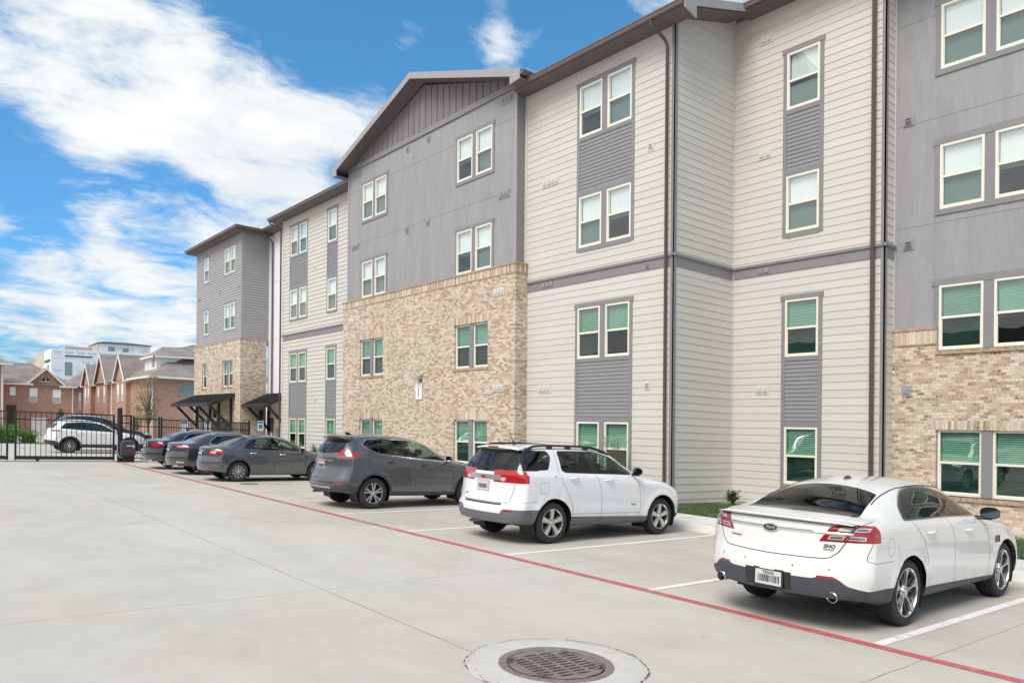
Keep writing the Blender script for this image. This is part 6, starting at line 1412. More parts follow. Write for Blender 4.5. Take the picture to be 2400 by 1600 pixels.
mb = MB(); mb.tube([(7.56, 35.05, 2.27), (7.56, 35.05, 2.29), (7.56, 35.05, 2.31)], [.105, .105, .06], 20); mb.build('post_cap', 'galvanized', pg, auto=40)
mb = MB(); mb.box((7.43, 34.95, 1.18), (7.475, 35.0, 1.36)); mb.build('reflector', 'lamp_bright_red', pg)
mb = MB(); mb.tube([(7.45, 34.93, 1.2), (7.45, 34.93, .45), (7.50, 34.9, .28), (7.62, 34.85, .22), (7.8, 34.85, .22)], .012, 6); mb.build('power_cable', 'vent_light', pg)
gr = empty('gate_receiver', (8.05, GYP, zp(.3, 8)), 'short black steel frame between the thick gate post and the fence', 'frame')
mb = MB(); bar(mb, 8.0, 8.08, GYP, .25, 2.25, .07); bar(mb, 7.6, 8.0, GYP, 2.18, 2.24, .05); bar(mb, 7.6, 8.0, GYP, 1.88, 1.93, .05)
mb.build('receiver_frame', 'black_metal', gr); mb = MB()
for x in (7.72, 7.86): bar(mb, x-.01, x+.01, GYP, .5, 2.2, .02)
mb.build('picket', 'black_metal', gr)
op = empty('gate_opener', (7.82, 34.85, gz(7.82, 34.9)), 'dark slate gate motor box with white label at the foot of the post', 'gate motor')
mb = MB(); mb.prism([(7.55, .30), (8.09, .30), (8.10, .80), (8.05, .88), (7.95, .92), (7.69, .92), (7.59, .88), (7.54, .80)], lambda u, v, t: (u, t, v), 34.65, 35.05); mb.build('motor_housing', 'slate_plastic', op, bevel=.02)
mb = MB(); mb.prism([(7.57, .885), (7.66, .935), (7.98, .935), (8.07, .885)], lambda u, v, t: (u, t, v), 34.64, 35.06); mb.build('housing_lid', 'grey_plastic', op, bevel=.01)
mb = MB(); mb.box((7.74, 34.645, .70), (7.96, 34.649, .73)); mb.box((7.97, 34.645, .64), (8.03, 34.649, .74)); mb.build('white_label', 'sign_white', op)
mb = MB(); mb.box((7.80, 34.64, .36), (7.96, 34.649, .43)); mb.build('red_emblem', 'lamp_red', op)
mb = MB(); mb.box((7.62, 34.75, -.1), (8.0, 34.95, .30)); mb.build('motor_stand', 'black_metal', op)
def fence(pts, label, gap=.105, top=2.12, solid=1.):
    f = empty('picket_fence', (pts[0][0], pts[0][1], gz(*pts[0])), label, 'fence')
    for (xa, ya), (xb, yb) in zip(pts, pts[1:]):
        L = hypot(xb-xa, yb-ya); n = max(1, round(L/gap)); dx, dy = (xb-xa)/L, (yb-ya)/L; nx, ny = -dy, dx
        def seg(mb, s0, s1, h0, h1, t):
            P = [(xa+dx*s0, ya+dy*s0), (xa+dx*s1, ya+dy*s1)]
            q = [(P[0][0]-nx*t/2, P[0][1]-ny*t/2), (P[1][0]-nx*t/2, P[1][1]-ny*t/2), (P[1][0]+nx*t/2, P[1][1]+ny*t/2), (P[0][0]+nx*t/2, P[0][1]+ny*t/2)]
            mb.hexa([(x, y, zp(h0, x)) for x, y in q], [(x, y, zp(h1, x)) for x, y in q])
        mb = MB(); seg(mb, 0, L, top-.045, top, .04); seg(mb, 0, L, top-.36, top-.32, .03); seg(mb, 0, L, .42, .46, .03)
        for i in range(1, n): seg(mb, i*L/n-.009, i*L/n+.009, .42, top-.02, .018)
        mb.build('fence_panel', 'black_metal', f)
    for (x, y) in pts:
        mb = MB(); mb.box((x-.035, y-.035, gz(x, y)), (x+.035, y+.035, zp(top+.06, x))); mb.box((x-.042, y-.042, zp(top+.06, x)), (x+.042, y+.042, zp(top+.085, x))); mb.build('fence_post', 'black_metal', f)
    return f
fence([(8.15, GYP), (9.15, GYP)], 'black picket fence panel right beside the gate motor', .15)
fence([(9.25, GYP), (11.2, GYP), (13.05, GYP)], 'black picket fence running from the gate behind the dark cars', .10)
fence([(13.1, GYP+.1), (13.1, 38.6), (13.1, 42.0)], 'black picket fence running back to the awning of the far wing', .10)
def signpost(x, y, label, m='sign_white', top=1.75, col=None):
    z0 = gz(x, y); r = empty('sign_post', (x, y, z0), label, 'sign'); mb = MB(); mb.tube([(x, y+.03, z0), (x, y+.03, top)], .025, 8); mb.build('pole', 'galvanized', r)
    mb = MB(); mb.box((x-.15, y-.005, top-.5), (x+.15, y, top)); mb.build('sign_panel', 'sign_white', r)
    mb = MB(); mb.box((x-.12, y-.009, top-.13), (x+.12, y-.006, top-.03)); mb.build('green_band', 'sign_green', r)
    if col: 
        mb = MB(); mb.box((x-.09, y-.009, top-.38), (x+.09, y-.006, top-.19)); mb.build('blue_square', 'sign_blue', r)
    return r
signpost(14.75, 38.3, 'white and green parking sign in front of the service door', col=1); signpost(10.4, 36.0, 'thin white and green sign above the navy saloon roof'); signpost(11.6, 36.6, 'small white sign behind the picket fence post')
# ------------------------------------------------------------ plants
def leaves(mb, c, rad, n, size, rnd, flat=0., squash=1., shell=.55, tilt=1.):
    for _ in range(n):
        a = rnd.uniform(0, 2*pi); u = rnd.uniform(-1, 1); q = rnd.uniform(shell, 1)**.6; s_ = sqrt(1-u*u)
        p = Vector((c[0]+rad[0]*q*s_*cos(a), c[1]+rad[1]*q*s_*sin(a), c[2]+rad[2]*q*u))
        d = Vector((rnd.gauss(0, 1), rnd.gauss(0, 1), rnd.gauss(0, .6))).normalized(); e = d.cross(Vector((rnd.gauss(0, 1), rnd.gauss(0, 1), rnd.gauss(0, 1)))).normalized(); k = size*rnd.uniform(.6, 1.4)
        mb.poly([p-d*k, p+e*k*.38, p+d*k, p-e*k*.38])
def tree(name, x, y, z, h, cr, label, leafm, n=2600, size=.05, seed=1, clumps=26, open_=False, cat='tree'):
    rd = random.Random(seed); r = empty(name, (x, y, z), label, cat); mb = MB(); tips = []
    th = h*.35; mb.tube([(x, y, z-.1), (x+.03, y, z+th*.5), (x, y+.02, z+th)], [h*.022, h*.018, h*.015], 8)
    for k in range(clumps):
        a = rd.uniform(0, 2*pi); rr = cr*sqrt(rd.random())*.85; zz = z+th+(h-th)*rd.uniform(.05, .95); f = 1-abs((zz-z-th)/(h-th)-.4)*1.1
        p = (x+rr*f*cos(a), y+rr*f*sin(a), zz); tips.append(p)
        m = (x+rr*f*.35*cos(a), y+rr*f*.35*sin(a), z+th+(zz-z-th)*.45); mb.tube([(x, y, z+th*.8), m, p], [h*.011, h*.006, h*.002], 5)
    mb.build('trunk', 'bark', r); mb = MB()
    for p in tips: q = cr*rd.uniform(.22, .42); leaves(mb, p, (q, q, q*.8), n//clumps, size, rd)
    mb.build('crown', leafm, r); return r
tree('small_tree', 14.3, 58., -.2, 4.9, 1.25, 'sparse small tree with pale olive spring leaves behind the fence', 'leaf_olive', 2600, .05, 3, 30)
tree('small_tree', 12.6, 54., -.2, 3.3, .8, 'low olive bush behind the gate, left of the sparse tree', 'leaf_olive', 1200, .05, 8, 18, cat='bush')
rd = random.Random(5)
r = empty('conical_shrub', (10.2, 66, -.1), 'dark green cone shaped evergreen above the white car roof', 'shrub'); mb = MB()
for k in range(12): f = k/12; leaves(mb, (10.2, 66, -.1+.3+2.2*f), (.75*(1-f)+.1, .75*(1-f)+.1, .22), 130, .06, rd)
mb.build('crown', 'leaf_green', r); mb = MB(); mb.tube([(10.2, 66, -.3), (10.2, 66, 1.8)], .05, 6); mb.build('trunk', 'bark', r)
def hedge(x0, x1, y0, y1, h, label, seed):
    rd = random.Random(seed); z = gz(x0, y0)-.05; mb = MB()
    x = x0
    while x < x1:
        for (yy, zz) in ((y0+.25, z+h*.28), (y0+.25, z+h*.72), ((y0+y1)/2, z+h*.8)): leaves(mb, (x+rd.uniform(-.1, .1), yy, zz+rd.uniform(-.05, .05)), (.30, .34, h*.30), 110, .06, rd)
        x += .26
    mb.cur = 1; mb.box((x0+.1, y0+.3, z), (x1-.1, y1-.1, z+h*.7))
    o = thing(mb, 'hedge', ['leaf_bright', 'leaf_green'], label, 'hedge', loc=((x0+x1)/2, (y0+y1)/2, z)); return o
hedge(4.3, 7.3, 63.5, 64.8, 1.25, 'clipped bright green hedge beyond the gate', 4)
hedge(7.5, 8.5, 64., 64.9, .9, 'lower darker end of the hedge beyond the gate', 6)
sheet('grass_verge', [3.5, 9.5], [61.8, 66.5], lambda x, y: gz(x, y)+.02, 'grass_blade')
# nandina at the inner corner, dry leaved shrub behind the white crossover, low shrubs at the wall
def shrub(x, y, z, h, w, label, m, seed, n=60, size=.035, name='shrub'):
    rd = random.Random(seed); r = empty(name, (x, y, z), label, 'shrub'); mb = MB(); L_ = MB()
    for k in range(n):
        a = rd.uniform(0, 2*pi); t = rd.uniform(.3, 1); q = Vector((x+w*t*cos(a)*rd.random(), y+w*t*sin(a)*rd.random(), z+h*rd.uniform(.35, 1)))
        mid = Vector((x+(q.x-x)*.4, y+(q.y-y)*.4, z+(q.z-z)*.6)); mb.tube([(x, y, z-.02), mid, q], [.008, .006, .003], 5)
        for j in range(9):
            p = mid.lerp(q, rd.uniform(.3, 1.1)); d = Vector((rd.gauss(0, 1), rd.gauss(0, 1), rd.gauss(0, .5))).normalized(); e = d.cross(Vector((0, 0, 1))).normalized(); k_ = size*rd.uniform(.7, 1.5)
            L_.poly([p, p+d*k_+e*k_*.35, p+d*k_*2.2, p+d*k_-e*k_*.35])
    mb.build('stem', 'bark', r); L_.build('foliage', m, r); return r
shrub(18.25, 12.75, lz(18.2, 12.8), .40, .36, 'small leafy green shrub at the inner corner of the pale siding', 'leaf_green', 2, 60, .045)
shrub(15.6, 14.75, lz(15.6, 14.8), 1.75, .55, 'tall shrub with reddish brown leaves behind the white crossover', 'leaf_red', 9, 46, .035)
for (x, y, s_) in ((15.6, 17.6, 11), (15.1, 22.5, 12), (15.1, 26.5, 13), (15.9, 34.5, 14)): shrub(x, y, lz(x, y), .8, .5, ['low green shrub by the pale wall behind the white crossover', 'low green shrub at the right of the brick wall', 'low green shrub under the number sign', 'low green shrub in front of the far pale siding'][s_-11], 'leaf_green', s_, 50, .045)
# ------------------------------------------------------------ cars beyond the gate
gate_suv('white crossover with dark wheel arches standing beyond the gate', 6.12, 44.35)
vv = gate_suv('dark blue off-roader with a tall roof behind the white crossover', 6.9, 48.2, 'navy_black'); vv.scale = (1.12, 1.05, 1.17)
# ------------------------------------------------------------ brick town houses
def far_window(par, X0, X1, Z0, Z1, Y, face='y', split=.42, name='window', grid=0):
    mb = MB(); f = (lambda u, v, o: (u, Y-o, v)) if face == 'y' else (lambda u, v, o: (Y-o, u, v))
    def b(u0, u1, v0, v1, o0, o1): mb.hexa([f(u0, v0, o0), f(u1, v0, o0), f(u1, v0, o1), f(u0, v0, o1)], [f(u0, v1, o0), f(u1, v1, o0), f(u1, v1, o1), f(u0, v1, o1)])
    for q in ((X0, X1, Z0, Z0+.05), (X0, X1, Z1-.05, Z1), (X0, X0+.05, Z0, Z1), (X1-.05, X1, Z0, Z1), (X0, X1, Z0+(Z1-Z0)*split-.02, Z0+(Z1-Z0)*split+.02)): b(*q, -.05, .03)
    if grid:
        for k in range(1, grid): u = X0+(X1-X0)*k/grid; b(u-.02, u+.02, Z0, Z1, -.02, .02)
    w = mb.build(name, 'white_trim' if not grid else 'vent_grey', par)
    mb = MB(); mb.poly([f(X0, Z0+(Z1-Z0)*split, .005), f(X1, Z0+(Z1-Z0)*split, .005), f(X1, Z1, .005), f(X0, Z1, .005)]); mb.cur = 1; mb.poly([f(X0, Z0, .003), f(X1, Z0, .003), f(X1, Z0+(Z1-Z0)*split, .003), f(X0, Z0+(Z1-Z0)*split, .003)])
    mb.build('window_blind', ['blind_white', 'blind_dim'] if not grid else ['far_glass', 'far_glass'], w); return w
mat('far_glass', (.20, .27, .28), .15, var=.3, vscale=6)
def quadroof(mb, pts, t=.08):
    P = [Vector(p) for p in pts]; n = (P[1]-P[0]).cross(P[2]-P[0]).normalized(); n = n if n.z > 0 else -n
    a = [mb.vert(p) for p in P]; b = [mb.vert(p-n*t) for p in P]; mb.face(a); mb.face(b[::-1])
    for k in range(len(P)): mb.face((a[k], a[(k+1) % len(P)], b[(k+1) % len(P)], b[k]))
h1 = empty('town_house', (12.8, 101, -.4), 'red brick town house with a front gable and white blinds, seen over the left gate', 'house')
YL = 96.
mb = MB(); Z0 = -.8
mb.poly([(9.5, YL, Z0), (16.0, YL, Z0), (16.0, YL, 5.0), (9.5, YL, 5.2)]); mb.poly([(16., YL, Z0), (16., 107, Z0), (16., 107, 5.), (16., YL, 5.)]); mb.poly([(9.5, YL, Z0), (9.5, 107, Z0), (9.5, 107, 5.2), (9.5, YL, 5.2)]); mb.poly([(9.5, 107, Z0), (16, 107, Z0), (16, 107, 5), (9.5, 107, 5.2)])
mb.poly([(11.75, YL-.03, 4.9), (15.05, YL-.03, 4.9), (15.05, YL-.03, 5.2), (13.4, YL-.03, 6.75), (11.75, YL-.03, 5.25)]); mb.build('wall', 'red_brick', h1)
mb = MB(); ez = 5.2
quadroof(mb, [(7., YL-.35, ez+.15), (16.25, YL-.35, ez-.1), (12.7, 101.5, 7.72), (7., 101.5, 7.85)]); quadroof(mb, [(16.25, YL-.35, ez-.1), (16.25, 107.3, ez-.1), (12.7, 101.5, 7.72)]); quadroof(mb, [(7., 107.3, ez+.1), (16.25, 107.3, ez-.1), (12.7, 101.5, 7.72), (7, 101.5, 7.85)])
quadroof(mb, [(11.6, YL-.4, 5.28), (13.4, YL-.4, 6.98), (13.4, 99.9, 6.98), (11.6, 96.6, 5.28)]); quadroof(mb, [(15.2, YL-.4, 5.18), (13.4, YL-.4, 6.98), (13.4, 99.9, 6.98), (15.2, 96.6, 5.18)]); mb.build('roof', 'roof_shingle', h1)
mb = MB()
for (a, b) in (((11.6, 5.2), (13.4, 6.92)), ((15.2, 5.1), (13.4, 6.92))): mb.hexa([(a[0], YL-.45, a[1]-.14), (b[0], YL-.45, b[1]-.16), (b[0], YL-.38, b[1]-.16), (a[0], YL-.38, a[1]-.14)], [(a[0], YL-.45, a[1]+.06), (b[0], YL-.45, b[1]+.05), (b[0], YL-.38, b[1]+.05), (a[0], YL-.38, a[1]+.06)])
mb.build('barge_board', 'white_trim', h1)
for (a, b, z) in ((9.4, 12.2, 5.2), (14.65, 16.3, 5.02)):
    mb = MB(); mb.box((a, YL-.5, z-.12), (b, YL-.36, z+.06)); mb.build('gutter', 'white_trim', h1)
mb = MB(); mb.poly([(13.4+.42*cos(t), YL-.05, 5.55+.36*sin(t)) for t in np.linspace(0, pi, 13)]); gv = mb.build('gable_vent', 'dark_room', h1); mb = MB(); mb.box((12.95, YL-.09, 5.47), (13.85, YL-.03, 5.55)); mb.box((13.37, YL-.08, 5.55), (13.43, YL-.05, 5.9)); mb.build('vent_sill', 'white_trim', gv)
for q in ((10.15, 10.68, 3.9, 4.88), (11.91, 12.66, 3.3, 4.78), (14.07, 14.85, 3.22, 4.68)): far_window(h1, *q, YL, split=.02 if q[0] < 11 else .42)
mb = MB(); mb.box((15.9, YL-.12, -.8), (16.0, YL-.02, 5.)); mb.build('downpipe', 'white_trim', h1)
mb = MB(); mb.box((12.1, YL-.05, -.6), (13.55, YL, 1.62)); mb.build('garage_door', 'white_trim', h1); mb = MB(); mb.box((9.85, YL-.03, -.6), (10.75, YL+.02, 2.95)); mb.build('entrance', 'door_brown', h1) if 'door_brown' in MATS else mb.build('entrance', mat('door_brown', (.06, .03, .025), .6), h1)
h0 = empty('town_house', (8.4, 95, -.4), 'edge of a brick house with a white downpipe at the far left', 'house')
mb = MB(); mb.box((5.0, 94, -.8), (9.42, 95.4, 7.0)); mb.build('wall', 'red_brick', h0); mb = MB(); quadroof(mb, [(4., 93.4, 7.1), (10.05, 93.4, 7.05), (9.0, 95.6, 8.0), (4., 95.6, 8.0)]); mb.build('roof', 'roof_shingle', h0); mb = MB(); mb.box((4., 93.3, 7.0), (10.1, 93.45, 7.17)); mb.build('gutter', 'white_trim', h0); mb = MB(); mb.box((9.22, 93.88, -.8), (9.36, 94., 7.0)); mb.build('downpipe', 'white_trim', h0)
# row of houses with steep gables
h2 = empty('town_house', (23, 90, -.4), 'long brick town house row with steep gables and white dormer beside the far wing', 'house')
XR, YR, EZ = 19.7, 78.3, 5.65
mb = MB(); mb.poly([(XR, YR, -1), (30, YR, -1), (30, YR, 5.4), (XR, YR, EZ)]); mb.poly([(XR, YR, -1), (XR, 111, -1), (XR, 111, EZ+.2), (XR, YR, EZ)])
for (ya, yb, zt, pr) in ((86.8, 91.4, 8.2, .45), (96.1, 102., 8.85, .3), (104.1, 108.6, 8.05, .45)):
    ym = (ya+yb)/2; x = XR-pr; mb.poly([(x, ya, -1), (x, yb, -1), (x, yb, EZ+.1), (x, ym, zt), (x, ya, EZ+.1)]); mb.poly([(x, ya, -1), (XR, ya, -1), (XR, ya, EZ), (x, ya, EZ)]); mb.poly([(x, yb, -1), (XR, yb, -1), (XR, yb, EZ), (x, yb, EZ)])
mb.build('wall', 'red_brick', h2)
mb = MB(); sl = .66; ex, ey = XR-.5, YR-.5; rx = 24.8; rz = EZ+(rx-ex)*sl
quadroof(mb, [(ex, ey, EZ), (31, ey, EZ-.3), (31, ey+5.6, rz), (rx, ey+5.6, rz)]); quadroof(mb, [(ex, ey, EZ), (rx, ey+5.6, rz), (rx, 108, rz), (ex, 112, EZ)]); quadroof(mb, [(31, ey+5.6, rz), (rx, ey+5.6, rz), (rx, 108, rz), (31, 108, rz)]); mb.build('roof', 'roof_shingle', h2)
for (ya, yb, zt, pr) in ((86.8, 91.4, 8.35, .45), (96.1, 102., 9.0, .3), (104.1, 108.6, 8.2, .45)):
    ym = (ya+yb)/2; x = XR-pr-.25; xb = ex+(zt-EZ)/sl
    mb = MB(); quadroof(mb, [(x, ya-.3, EZ-.05), (x, ym, zt), (xb, ym, zt), (ex+.1, ya-.3, EZ-.05)]); quadroof(mb, [(x, yb+.3, EZ-.05), (x, ym, zt), (xb, ym, zt), (ex+.1, yb+.3, EZ-.05)]); mb.build('roof', 'roof_shingle', h2)
    mb = MB()
    for y0 in (ya-.3, yb+.3): mb.hexa([(x-.06, y0, EZ-.3), (x, y0, EZ-.3), (x, ym, zt-.28), (x-.06, ym, zt-.28)], [(x-.06, y0, EZ), (x, y0, EZ), (x, ym, zt+.04), (x-.06, ym, zt+.04)])
    mb.build('barge_board', 'white_trim', h2)
    for y0 in (ya+1.0, yb-1.7): far_window(h2, y0, y0+.75, 3.4, 5.25, XR-pr, 'x', .4)
    for y0 in (ya-.35, yb-.1): mb = MB(); mb.box((XR-pr-.3, y0, EZ-.25), (XR+.05, y0+.5, EZ-.05)); mb.build('eave_return', 'white_trim', h2)
mb = MB(); mb.hexa([(ex-.05, ey-.06, EZ-.12), (31, ey-.06, EZ-.40), (31, ey+.02, EZ-.40), (ex-.05, ey+.02, EZ-.12)], [(ex-.05, ey-.06, EZ+.08), (31, ey-.06, EZ-.2), (31, ey+.02, EZ-.2), (ex-.05, ey+.02, EZ+.08)]); mb.box((ex-.06, ey, EZ-.12), (ex+.02, 86.3, EZ+.08)); mb.build('gutter', 'white_trim', h2)
mb = MB(); mb.box((XR-.12, YR-.12, -1), (XR+.02, YR-.01, EZ-.1)); mb.build('downpipe', 'white_trim', h2); mb = MB(); mb.box((XR-.16, 94.7, -1), (XR-.04, 94.85, EZ)); mb.build('downpipe', 'white_trim', h2)
far_window(h2, 22.0, 24.6, 3.9, 5.1, YR, 'y', .5, grid=6)
mb = MB(); mb.hexa([(20.5, 80.2, 6.5), (23.6, 80.2, 7.9), (23.6, 84.5, 7.9), (20.5, 84.5, 6.5)], [(20.5, 80.2, 7.72), (23.6, 80.2, 7.95), (23.6, 84.5, 7.95), (20.5, 84.5, 7.72)]); dm = mb.build('dormer', 'white_trim', h2)
mb = MB(); quadroof(mb, [(20.2, 79.8, 7.75), (24.5, 79.8, 7.75), (24.5, 82.3, 8.95), (21.6, 82.3, 8.85)]); quadroof(mb, [(20.2, 79.8, 7.75), (20.2, 84.8, 7.75), (21.6, 82.3, 8.85)]); quadroof(mb, [(20.2, 84.8, 7.75), (24.5, 84.8, 7.75), (24.5, 82.3, 8.95), (21.6, 82.3, 8.85)]); mb.build('dormer_roof', 'roof_shingle', dm); mb = MB(); mb.box((20.1, 79.7, 7.62), (24.0, 79.82, 7.78)); mb.box((20.1, 79.7, 7.62), (20.2, 84.8, 7.78)); mb.build('dormer_fascia', 'white_trim', dm)
mb = MB(); mb.box((20.46, 80.8, 6.75), (20.5, 81.6, 7.5)); mb.build('dormer_window', 'vent_grey', dm)
h3 = empty('town_house', (19, 115, -.4), 'low brick wing with a hipped roof between the two red brick houses', 'house')
mb = MB(); mb.box((18.3, 112, -1), (26, 120, 5.5)); mb.build('wall', 'red_brick', h3); mb = MB(); quadroof(mb, [(17.7, 111.5, 5.5), (26, 111.5, 5.5), (26, 116, 8.2), (21, 116, 8.2)]); quadroof(mb, [(17.7, 111.5, 5.5), (17.7, 120.5, 5.5), (21, 116, 8.2)]); mb.build('roof', 'roof_shingle', h3)
far_window(h3, 19.3, 19.6, 2.6, 4.9, 112, 'y', .5)
# ------------------------------------------------------------ wrapped building under construction
mat('house_wrap', (.74, .77, .82), .5, var=.03, vscale=.4); mat('wrap_print', (.22, .38, .58), .6, var=0); mat('sheathing', (.50, .47, .38), .8, var=.1, vscale=.5); mat('grey_block', (.33, .34, .35), .8, var=.1)
b2 = empty('building_under_construction', (32, 190, 0), 'tall building shell wrapped in white printed house wrap behind the brick houses', 'building')
mb = MB(); mb.box((24.6, 170, -2), (46, 178.5, 14.6)); mb.build('wrapped_wall', 'house_wrap', b2)
mb = MB(); mb.box((24.75, 178.5, -2), (46, 192, 14.4)); mb.build('block_wall', 'sheathing', b2); mb = MB(); mb.box((24.9, 192, -2), (46, 206, 14.2)); mb.build('grey_wall', 'grey_block', b2)
mb = MB(); mb.box((36.6, 190, 12), (47.2, 200, 17.8)); mb.build('stair_tower', 'house_wrap', b2); mb = MB(); mb.box((36.4, 190.05, 12), (36.62, 200, 17.8)); mb.box((31, 196, 12), (36.5, 204, 17.2)); mb.box((27.5, 198, 12), (31, 206, 16.2)); mb.build('sheathing_wall', 'sheathing', b2)
mb = MB(); mb.hexa([(36.2, 189.6, 17.8), (47.5, 189.6, 17.8), (47.5, 200, 17.8), (36.2, 200, 17.8)], [(36.2, 189.6, 17.95), (47.5, 189.6, 17.95), (44, 195, 18.7), (38.5, 195, 18.7)]); mb.build('roof', 'dark_shingle', b2)
for (x0, x1, z0, z1, y) in ((26.9, 28.1, 9.7, 12.1, 170), (38.5, 39.8, 16.3, 17.2, 190), (41.4, 42.6, 14.0, 17.0, 190), (43.7, 44.9, 14.2, 15.8, 190)):
    mb = MB(); mb.box((x0, y-.08, z0), (x1, y-.02, z1)); mb.box((x0-.05, y-.1, z0-.08), (x1+.05, y-.02, z0)); mb.build('window', 'far_glass', b2)
mb = MB(); mb.box((26.9, 169.9, 13.2), (31.6, 169.96, 13.42)); mb.build('wall_slot', 'bracket_brown', b2)
mb = MB(); mb.box((24.5, 172.5, 9.3), (24.58, 174.2, 11.6)); mb.build('window', 'far_glass', b2); mb = MB(); mb.box((24.45, 171, 12.2), (24.58, 177, 12.6)); mb.build('wall_slot', 'bracket_brown', b2)
vs_, fs_ = text_mesh('Tyvek', .62, 0); vt, ft = text_mesh('HomeWrap', .22, 0)
mb = MB()
def stamp(x, z, y):
    for (V_, F_, dz) in ((vs_, fs_, 0), (vt, ft, -.5)):
        b = len(mb.v); mb.v += [(x+v[0], y, z+dz+v[1]) for v in V_]
        for q in F_: mb.face([b+i for i in q])
for i in range(7):
    for j in range(8):
        x = 25.7+j*1.95+(.9 if i % 2 else 0); z = 14.0-i*1.75
        if 26.3 < x < 28.8 and 9.4 < z < 12.4: continue
        stamp(x, z, 169.97)
for (x, z) in ((40.6, 17.0), (43.2, 16.9), (45.8, 16.6), (38.2, 15.4), (40.2, 15.2), (46.2, 15.2)): stamp(x, z, 189.97)
mb.build('wrap_lettering', 'wrap_print', b2)
mb = MB(); 
for z in (12.9, 11.2, 9.4, 7.6): mb.box((24.62, 169.96, z), (46, 169.985, z+.03))
mb.build('wrap_seam', 'vent_light', b2)
# low building across the lot: it stands behind the camera's left shoulder and is what the windows and paintwork mirror
ob = empty('opposite_building', (-28, 20, 0), 'long low brick building across the car park with a grey gabled roof', 'building')
mb = MB(); mb.box((-38, -45, -1), (-26, 75, 6.2)); mb.build('wall', 'red_brick', ob)
mb = MB(); quadroof(mb, [(-25.2, -46, 6.1), (-25.2, 76, 6.1), (-32, 76, 9.6), (-32, -46, 9.6)]); quadroof(mb, [(-38.8, -46, 6.1), (-38.8, 76, 6.1), (-32, 76, 9.6), (-32, -46, 9.6)]); mb.build('roof', 'dark_shingle', ob)
for k in range(14):
    for z in (1.0, 4.0): mb = MB(); mb.box((-26.02, -40+k*8, z), (-25.95, -38+k*8, z+1.5)); mb.build('window', 'far_glass', ob)
# split parts that hold several separate pieces
for o in list(bpy.data.objects):
    if o.type == 'MESH' and o.parent and o.name.split('.')[0] in ('brick_cap', 'soldier_course', 'brick_wall', 'return_wall', 'foundation', 'exhaust_pipe', 'badge', 'roof_seal', 'parking_sensor', 'sheathing_wall', 'gutter', 'soffit', 'stucco_joint', 'panel_joint', 'chrome_bar', 'reflector', 'window_mullion', 'fascia', 'rake_board', 'eave_return'): split_far(o)
# ------------------------------------------------------------ camera
cd = bpy.data.cameras.new('camera'); cam = bpy.data.objects.new('camera', cd); COL.objects.link(cam)
cd.lens = 27.161; cd.sensor_width = 36; cd.shift_x = .00066; cd.shift_y = .0753; cd.clip_start = .1; cd.clip_end = 4000
TH = radians(39.0416)
cam.matrix_world = Matrix.Translation((0, 0, 1.97)) @ Matrix.Rotation(-TH, 4, 'Z') @ Matrix.Rotation(pi/2, 4, 'X') @ Matrix.Rotation(radians(.5), 4, 'Z')
SC.camera = cam
SC.render.resolution_x, SC.render.resolution_y = 1024, 682
# ------------------------------------------------------------ light: high soft sun and a partly cloudy sky
SUN_D = Vector((-.80, -.26, 1.05)).normalized()
el = math.asin(SUN_D.z); rot = atan2(SUN_D.x, SUN_D.y)
sd = bpy.data.lights.new('sun', 'SUN'); sd.energy = 2.2; sd.angle = radians(32); sd.color = (1., .94, .86)
so = bpy.data.objects.new('sun', sd); COL.objects.link(so); so.rotation_euler = (-SUN_D).to_track_quat('-Z', 'Y').to_euler(); so.location = (0, 0, 40)
w = bpy.data.worlds.new('World'); SC.world = w; w.use_nodes = True; nt = NT(w.node_tree); bg = w.node_tree.nodes['Background']
sky = nt.n('ShaderNodeTexSky'); sky.sky_type = 'NISHITA'; sky.sun_disc = False; sky.sun_elevation = el; sky.sun_rotation = rot
sky.air_density = 1.1; sky.dust_density = .6; sky.ozone_density = 2.5
d = nt.n('ShaderNodeTexCoord').outputs['Generated']
nd = nt.n('ShaderNodeVectorMath', {0: d}, operation='NORMALIZE').outputs[0]
sx = nt.n('ShaderNodeSeparateXYZ', {0: nd}); dx, dy, dz = sx.outputs
den = nt.m('ADD', nt.m('MAXIMUM', dz, 0.), .22)
pv = nt.n('ShaderNodeCombineXYZ', {0: nt.m('DIVIDE', dx, den), 1: nt.m('DIVIDE', dy, den), 2: 0.}).outputs[0]
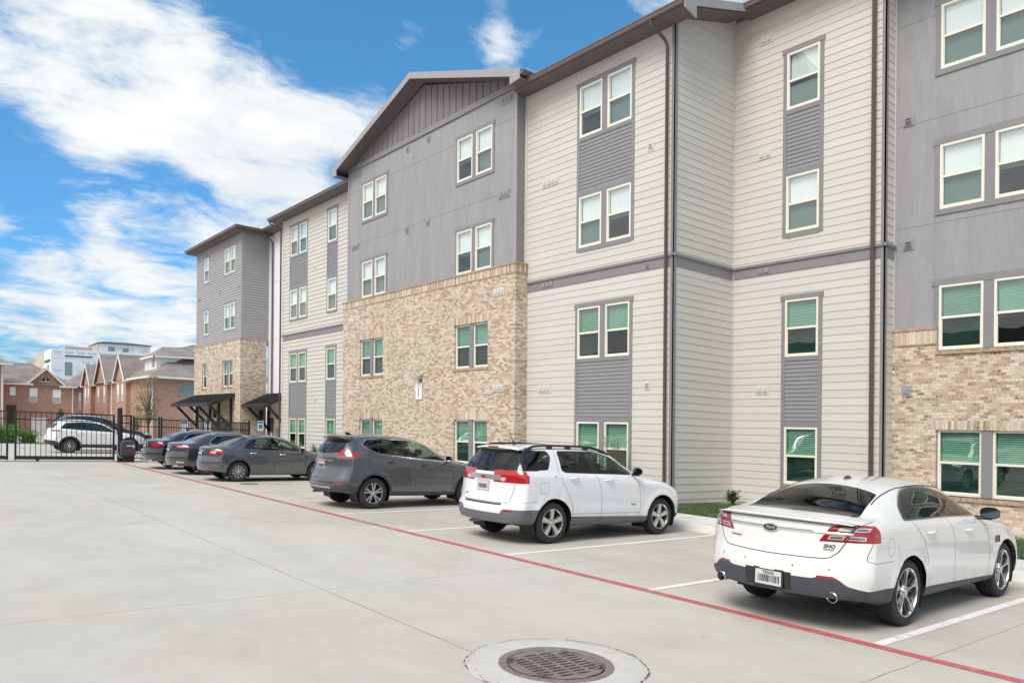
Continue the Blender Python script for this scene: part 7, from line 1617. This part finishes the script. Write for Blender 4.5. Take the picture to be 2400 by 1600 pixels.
# gentle drift direction: streaks run across the view
st = nt.n('ShaderNodeMapping', {'Vector': pv, 'Rotation': (0, 0, radians(38)), 'Scale': (1., 1.9, 1.)}).outputs[0]
n1 = nt.noise(st, 2.3, 4, .56, .5); n2 = nt.noise(pv, 5.0, 6, .60, .5); n3 = nt.noise(st, 14., 4, .66, 1.)
base = nt.m('ADD', nt.m('MULTIPLY', n1, .80), nt.m('ADD', nt.m('MULTIPLY', n2, 1.15), nt.m('MULTIPLY', n3, .30)))
base = nt.m('SUBTRACT', base, .66)
def pixdir(px, py):      # view direction of a place in the sky
    a = (px*1.0204-1200)/1810.7; b = (975-py*1.0204)/1810.7
    v = Vector((sin(TH), cos(TH), 0))+a*Vector((cos(TH), -sin(TH), 0))+Vector((0, 0, b)); return v.normalized()
BL = [  # where the sky shows blue (-) and where banks of cloud lie (+): x, y, tightness, weight
    (10, 330, 700, -.34), (60, 460, 700, -.30), (110, 380, 1200, -.12), (640, 30, 250, -.34), (860, 70, 250, -.30), (520, 50, 900, -.18), (340, 430, 1200, -.30), (440, 440, 1500, -.22), (380, 590, 900, -.26), (150, 560, 1500, -.14),
    (1010, 130, 400, -.24), (1330, 70, 180, -.34), (1190, 230, 900, -.10), (20, 620, 900, -.10), (700, 130, 500, -.12), (250, 30, 2000, -.06),
    (300, 90, 260, .26), (110, 130, 260, .24), (30, 40, 500, .16), (430, 120, 700, .12), (560, 230, 250, .20), (330, 240, 400, .14), (450, 330, 500, .26), (200, 330, 700, .14), (700, 380, 700, .26), (640, 300, 400, .12), (760, 250, 300, .16),
    (120, 500, 700, .20), (320, 510, 900, .24), (560, 480, 500, .24), (80, 640, 700, .14), (260, 660, 600, .14), (430, 690, 600, .14),
    (1160, 100, 2600, .46), (1130, 60, 6000, .2), (930, 85, 3500, .34), (970, 70, 8000, .1), (1230, 70, 5000, .14), (340, 745, 1600, .20), (170, 755, 2000, .20), (10, 715, 4000, .24), (1700, 10, 200, .3)]
acc = base
for (px, py, k, wgt) in BL:
    if not wgt: continue
    dt = nt.n('ShaderNodeVectorMath', {0: nd, 1: pixdir(px, py)}, operation='DOT_PRODUCT').outputs['Value']
    e = nt.m('EXPONENT', nt.m('MULTIPLY', nt.m('SUBTRACT', dt, 1.), float(k)))
    acc = nt.m('ADD', acc, nt.m('MULTIPLY', e, wgt*.75))
hz = nt.maprange(dz, .0, .25, .07, 0.)
acc = nt.m('ADD', acc, hz)
bk = nt.m('MAXIMUM', nt.m('SUBTRACT', nt.m('MULTIPLY', dx, -1.), .1), 0.)  # extra cloud added on the unseen side, whitens light and pane reflections
acc = nt.m('ADD', acc, nt.m('MULTIPLY', bk, .55))
mask = nt.maprange(acc, .30, .74, 0., 1., smooth=True)
mask = nt.m('MULTIPLY', mask, .97)
thick = nt.maprange(acc, .66, 1.0)
cl = nt.mix(thick, (6.3, 6.6, 6.75), (8.1, 8.0, 7.9))
shade = nt.maprange(nt.noise(nt.n('ShaderNodeMapping', {'Vector': pv, 'Location': (3.1, 1.7, 0)}).outputs[0], 1.9, 3, .6), .45, .68)
cl = nt.mix(nt.m('MULTIPLY', shade, .45), cl, (5.3, 5.6, 5.8))
tint = nt.ramp(nt.maprange(dz, 0., .5), [(0, (.34, .56, .72)), (.35, (.44, .82, 1.0)), (1, (.50, 1., 1.)), ])
blue = nt.mix(1., sky.outputs[0], tint, 'MULTIPLY'); blue = nt.mix(1., blue, (1.0, 1.08, 1.22), 'MULTIPLY')
skyc = nt.mix(mask, blue, cl)
nt.t.links.new(skyc, bg.inputs['Color']); bg.inputs['Strength'].default_value = .1
SC.view_settings.view_transform = 'Standard'; SC.view_settings.look = 'None'; SC.view_settings.exposure = .50; SC.view_settings.gamma = 1
SC.view_settings.use_curve_mapping = False
SC.render.engine = 'CYCLES'; SC.cycles.max_bounces = 8; SC.cycles.transparent_max_bounces = 16; SC.cycles.glossy_bounces = 4
